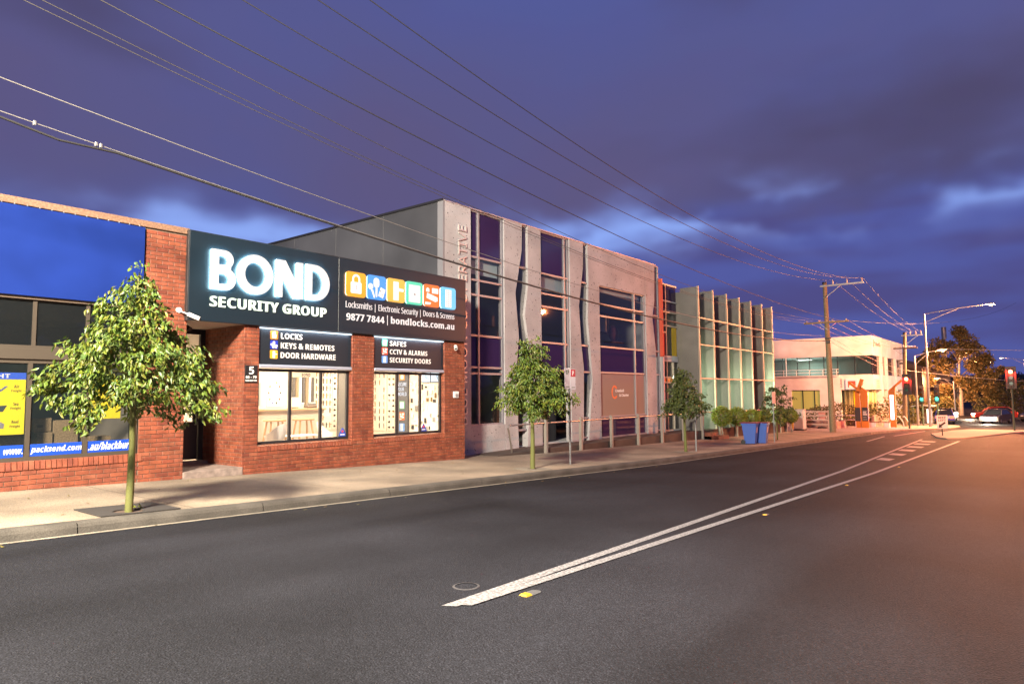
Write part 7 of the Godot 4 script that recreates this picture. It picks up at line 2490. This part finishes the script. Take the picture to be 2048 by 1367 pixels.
func make_far() -> void:
	make_signal("traffic signal showing red on the left, beside the lit pillar", Vector3(60.7, grd(60.7), 4.95), 2.95, 0, true)
	make_signal("traffic signal showing red on the right edge of the junction", Vector3(60.9, grd(60.9), 11.5), 3.35, 0, true)
	make_signal("traffic signal showing green beside the tall lamp's mast", Vector3(69, grd(69), 5.9), 2.35, 2, false)
	make_signal("traffic signal showing green left of the tall lamp's mast", Vector3(72, grd(72), 4.35), 2.35, 2, false)
	make_car("dark blue hatchback seen from behind, waiting past the bus shelter", Vector3(83.5, grd(83) - 0.12, 4.7), 0.12, M("car_blue", 0.03, 0.05, 0.3, 0.25), false, "cars at the junction")
	make_car("red car crossing the junction, farther of the two crossing cars", Vector3(98, grd(98) - 0.12, 8.0), PI / 2 + 0.3, M("car_red", 0.35, 0.03, 0.02, 0.3), true, "cars at the junction")
	make_car("dark grey car crossing the junction with bright headlights", Vector3(86.5, grd(86) - 0.12, 8.9), PI - 0.25, M("car_silver", 0.06, 0.05, 0.05, 0.3), true, "cars at the junction")
	make_car("pale car parked far left behind the blue hatchback", Vector3(92.0, grd(92) - 0.12, 4.0), 0.0, M("car_cream", 0.55, 0.45, 0.3, 0.35), false, "cars at the junction")
	make_car("dark car at the junction's right edge behind the signal pole", Vector3(94.0, grd(94) - 0.12, 12.0), PI - 0.3, M("car_dark", 0.04, 0.04, 0.045, 0.3), false, "cars at the junction")
	# dark shop rows beyond
	var rows := [
		["far_shop", "long dark brown shop behind the bus shelter", Vector3(120, grd(120), -6), Vector3(30, 6.4, 12), "far_brown", 0.09, 0.05, 0.04],
		["far_shop", "small sunlit-looking yellow shop between the signals and the gum tree", Vector3(118, grd(118), 1.2), Vector3(6, 4.2, 2.2), "far_yellow", 0.5, 0.33, 0.14],
		["far_shop", "low grey shop far right of the gum tree", Vector3(160, grd(160), 12.5), Vector3(12, 3.4, 9), "far_grey", 0.22, 0.2, 0.22],
		["far_shop", "low white cottage far beyond the junction", Vector3(150, grd(150), 7.6), Vector3(8, 2.6, 3), "far_white", 0.5, 0.48, 0.46],
	]
	for q in rows:
		var t := thing(q[0], q[1], "shop", q[2], "shops beyond the junction")
		var s: Vector3 = q[3]
		var mb := MB.new()
		mb.box(Vector3(-s.x / 2, -0.3, -s.z / 2), Vector3(s.x / 2, s.y, s.z / 2))
		part(t, "wall", mb, textured(M(q[4], q[5], q[6], q[7], 0.8), tex["mottle"], 0.2))
		mb = MB.new()
		mb.prism(poly([-s.z / 2 - 0.3, s.y, s.z / 2 + 0.3, s.y, 0, s.y + s.z * 0.18]), Vector3(-s.x / 2 - 0.3, 0, 0), Vector3.BACK, UP, -s.x - 0.6)
		part(t, "roof", mb, M("far_roof", 0.08, 0.05, 0.045, 0.8))
		for k in int(s.z / 2.0) + 1:
			mb = MB.new()
			var z := -s.z / 2 + 0.35 + k * 1.9
			if z + 1.1 > s.z / 2:
				continue
			mb.box(Vector3(-s.x / 2 - 0.04, 0.7, z), Vector3(-s.x / 2, 2.1, z + 1.2))
			var w := part(t, "window", mb, mats["mirror_glass"])
			mb = MB.new()
			mb.box(Vector3(-s.x / 2 - 0.06, 0.62, z - 0.08), Vector3(-s.x / 2 - 0.002, 0.7, z + 1.28))
			part(w, "sill", mb, mats["white"])
	# wooded hill on the horizon
	var mb := MB.new()
	var f := FastNoiseLite.new()
	f.seed = 3
	f.frequency = 0.02
	var last := []
	for k in 61:
		var z := -260.0 + k * 9.0
		var h := 9.0 + 5.0 * f.get_noise_1d(z) + 4.0 * smoothstep(30.0, -40.0, z) * 0.3
		var row := [Vector3(330, -3, z), Vector3(360, h * 0.8, z), Vector3(420, h, z), Vector3(520, -3, z)]
		if last.size():
			for j in 3:
				mb.quad(last[j], last[j + 1], row[j + 1], row[j])
		last = row
	struct("hill", mb, textured(M("hill_wood", 0.035, 0.032, 0.03, 0.95), tex["fine"], 0.05))
	var wood := MB.new()
	var r := RandomNumberGenerator.new()
	r.seed = 9
	for k in 130:
		var z := r.randf_range(-40, 40)
		var h := r.randf_range(5.0, 10.0)
		leaf_cloud(wood, r, Vector3(r.randf_range(300, 330), -1.7 + h * 0.55, z), Vector3(2.6, h * 0.5, 2.6), 60, 1.1, [[0.04, 0.038, 0.025], [0.05, 0.045, 0.025]], 0.3)
	var o := MeshInstance3D.new()
	o.name = "distant_wood"
	o.mesh = wood.mesh()
	o.material_override = mats["leaf"]
	add_child(o)
	tag(o, "dark line of distant woodland on the horizon", "woodland", "", "stuff")
	# phone mast behind the gum tree
	var t := thing("phone_mast", "slim phone mast with a thick head left of the gum tree", "mast", Vector3(150, grd(150), -2.2))
	mb = MB.new()
	mb.cyl(Vector3(0, 0, 0), Vector3(0, 13.0, 0), 0.35, 0.22, 10)
	part(t, "pole", mb, mats["galv"])
	mb = MB.new()
	mb.cyl(Vector3(0, 13.0, 0), Vector3(0, 15.2, 0), 0.42, 0.42, 12)
	part(t, "head", mb, mats["galv"])
	# yellow-lit pole right of the gum tree
	t = thing("street_pole", "straight pale pole right of the gum tree", "pole", Vector3(120, grd(120), 6.35))
	mb = MB.new()
	mb.cyl(Vector3(0, -0.1, 0), Vector3(0, 7.5, 0), 0.2, 0.15, 10)
	part(t, "post", mb, mats["timber"])
	mb = MB.new()
	mb.cyl(Vector3(0, 7.5, 0), Vector3(0, 7.6, 0), 0.17, 0.1, 10)
	part(t, "cap", mb, mats["white"])
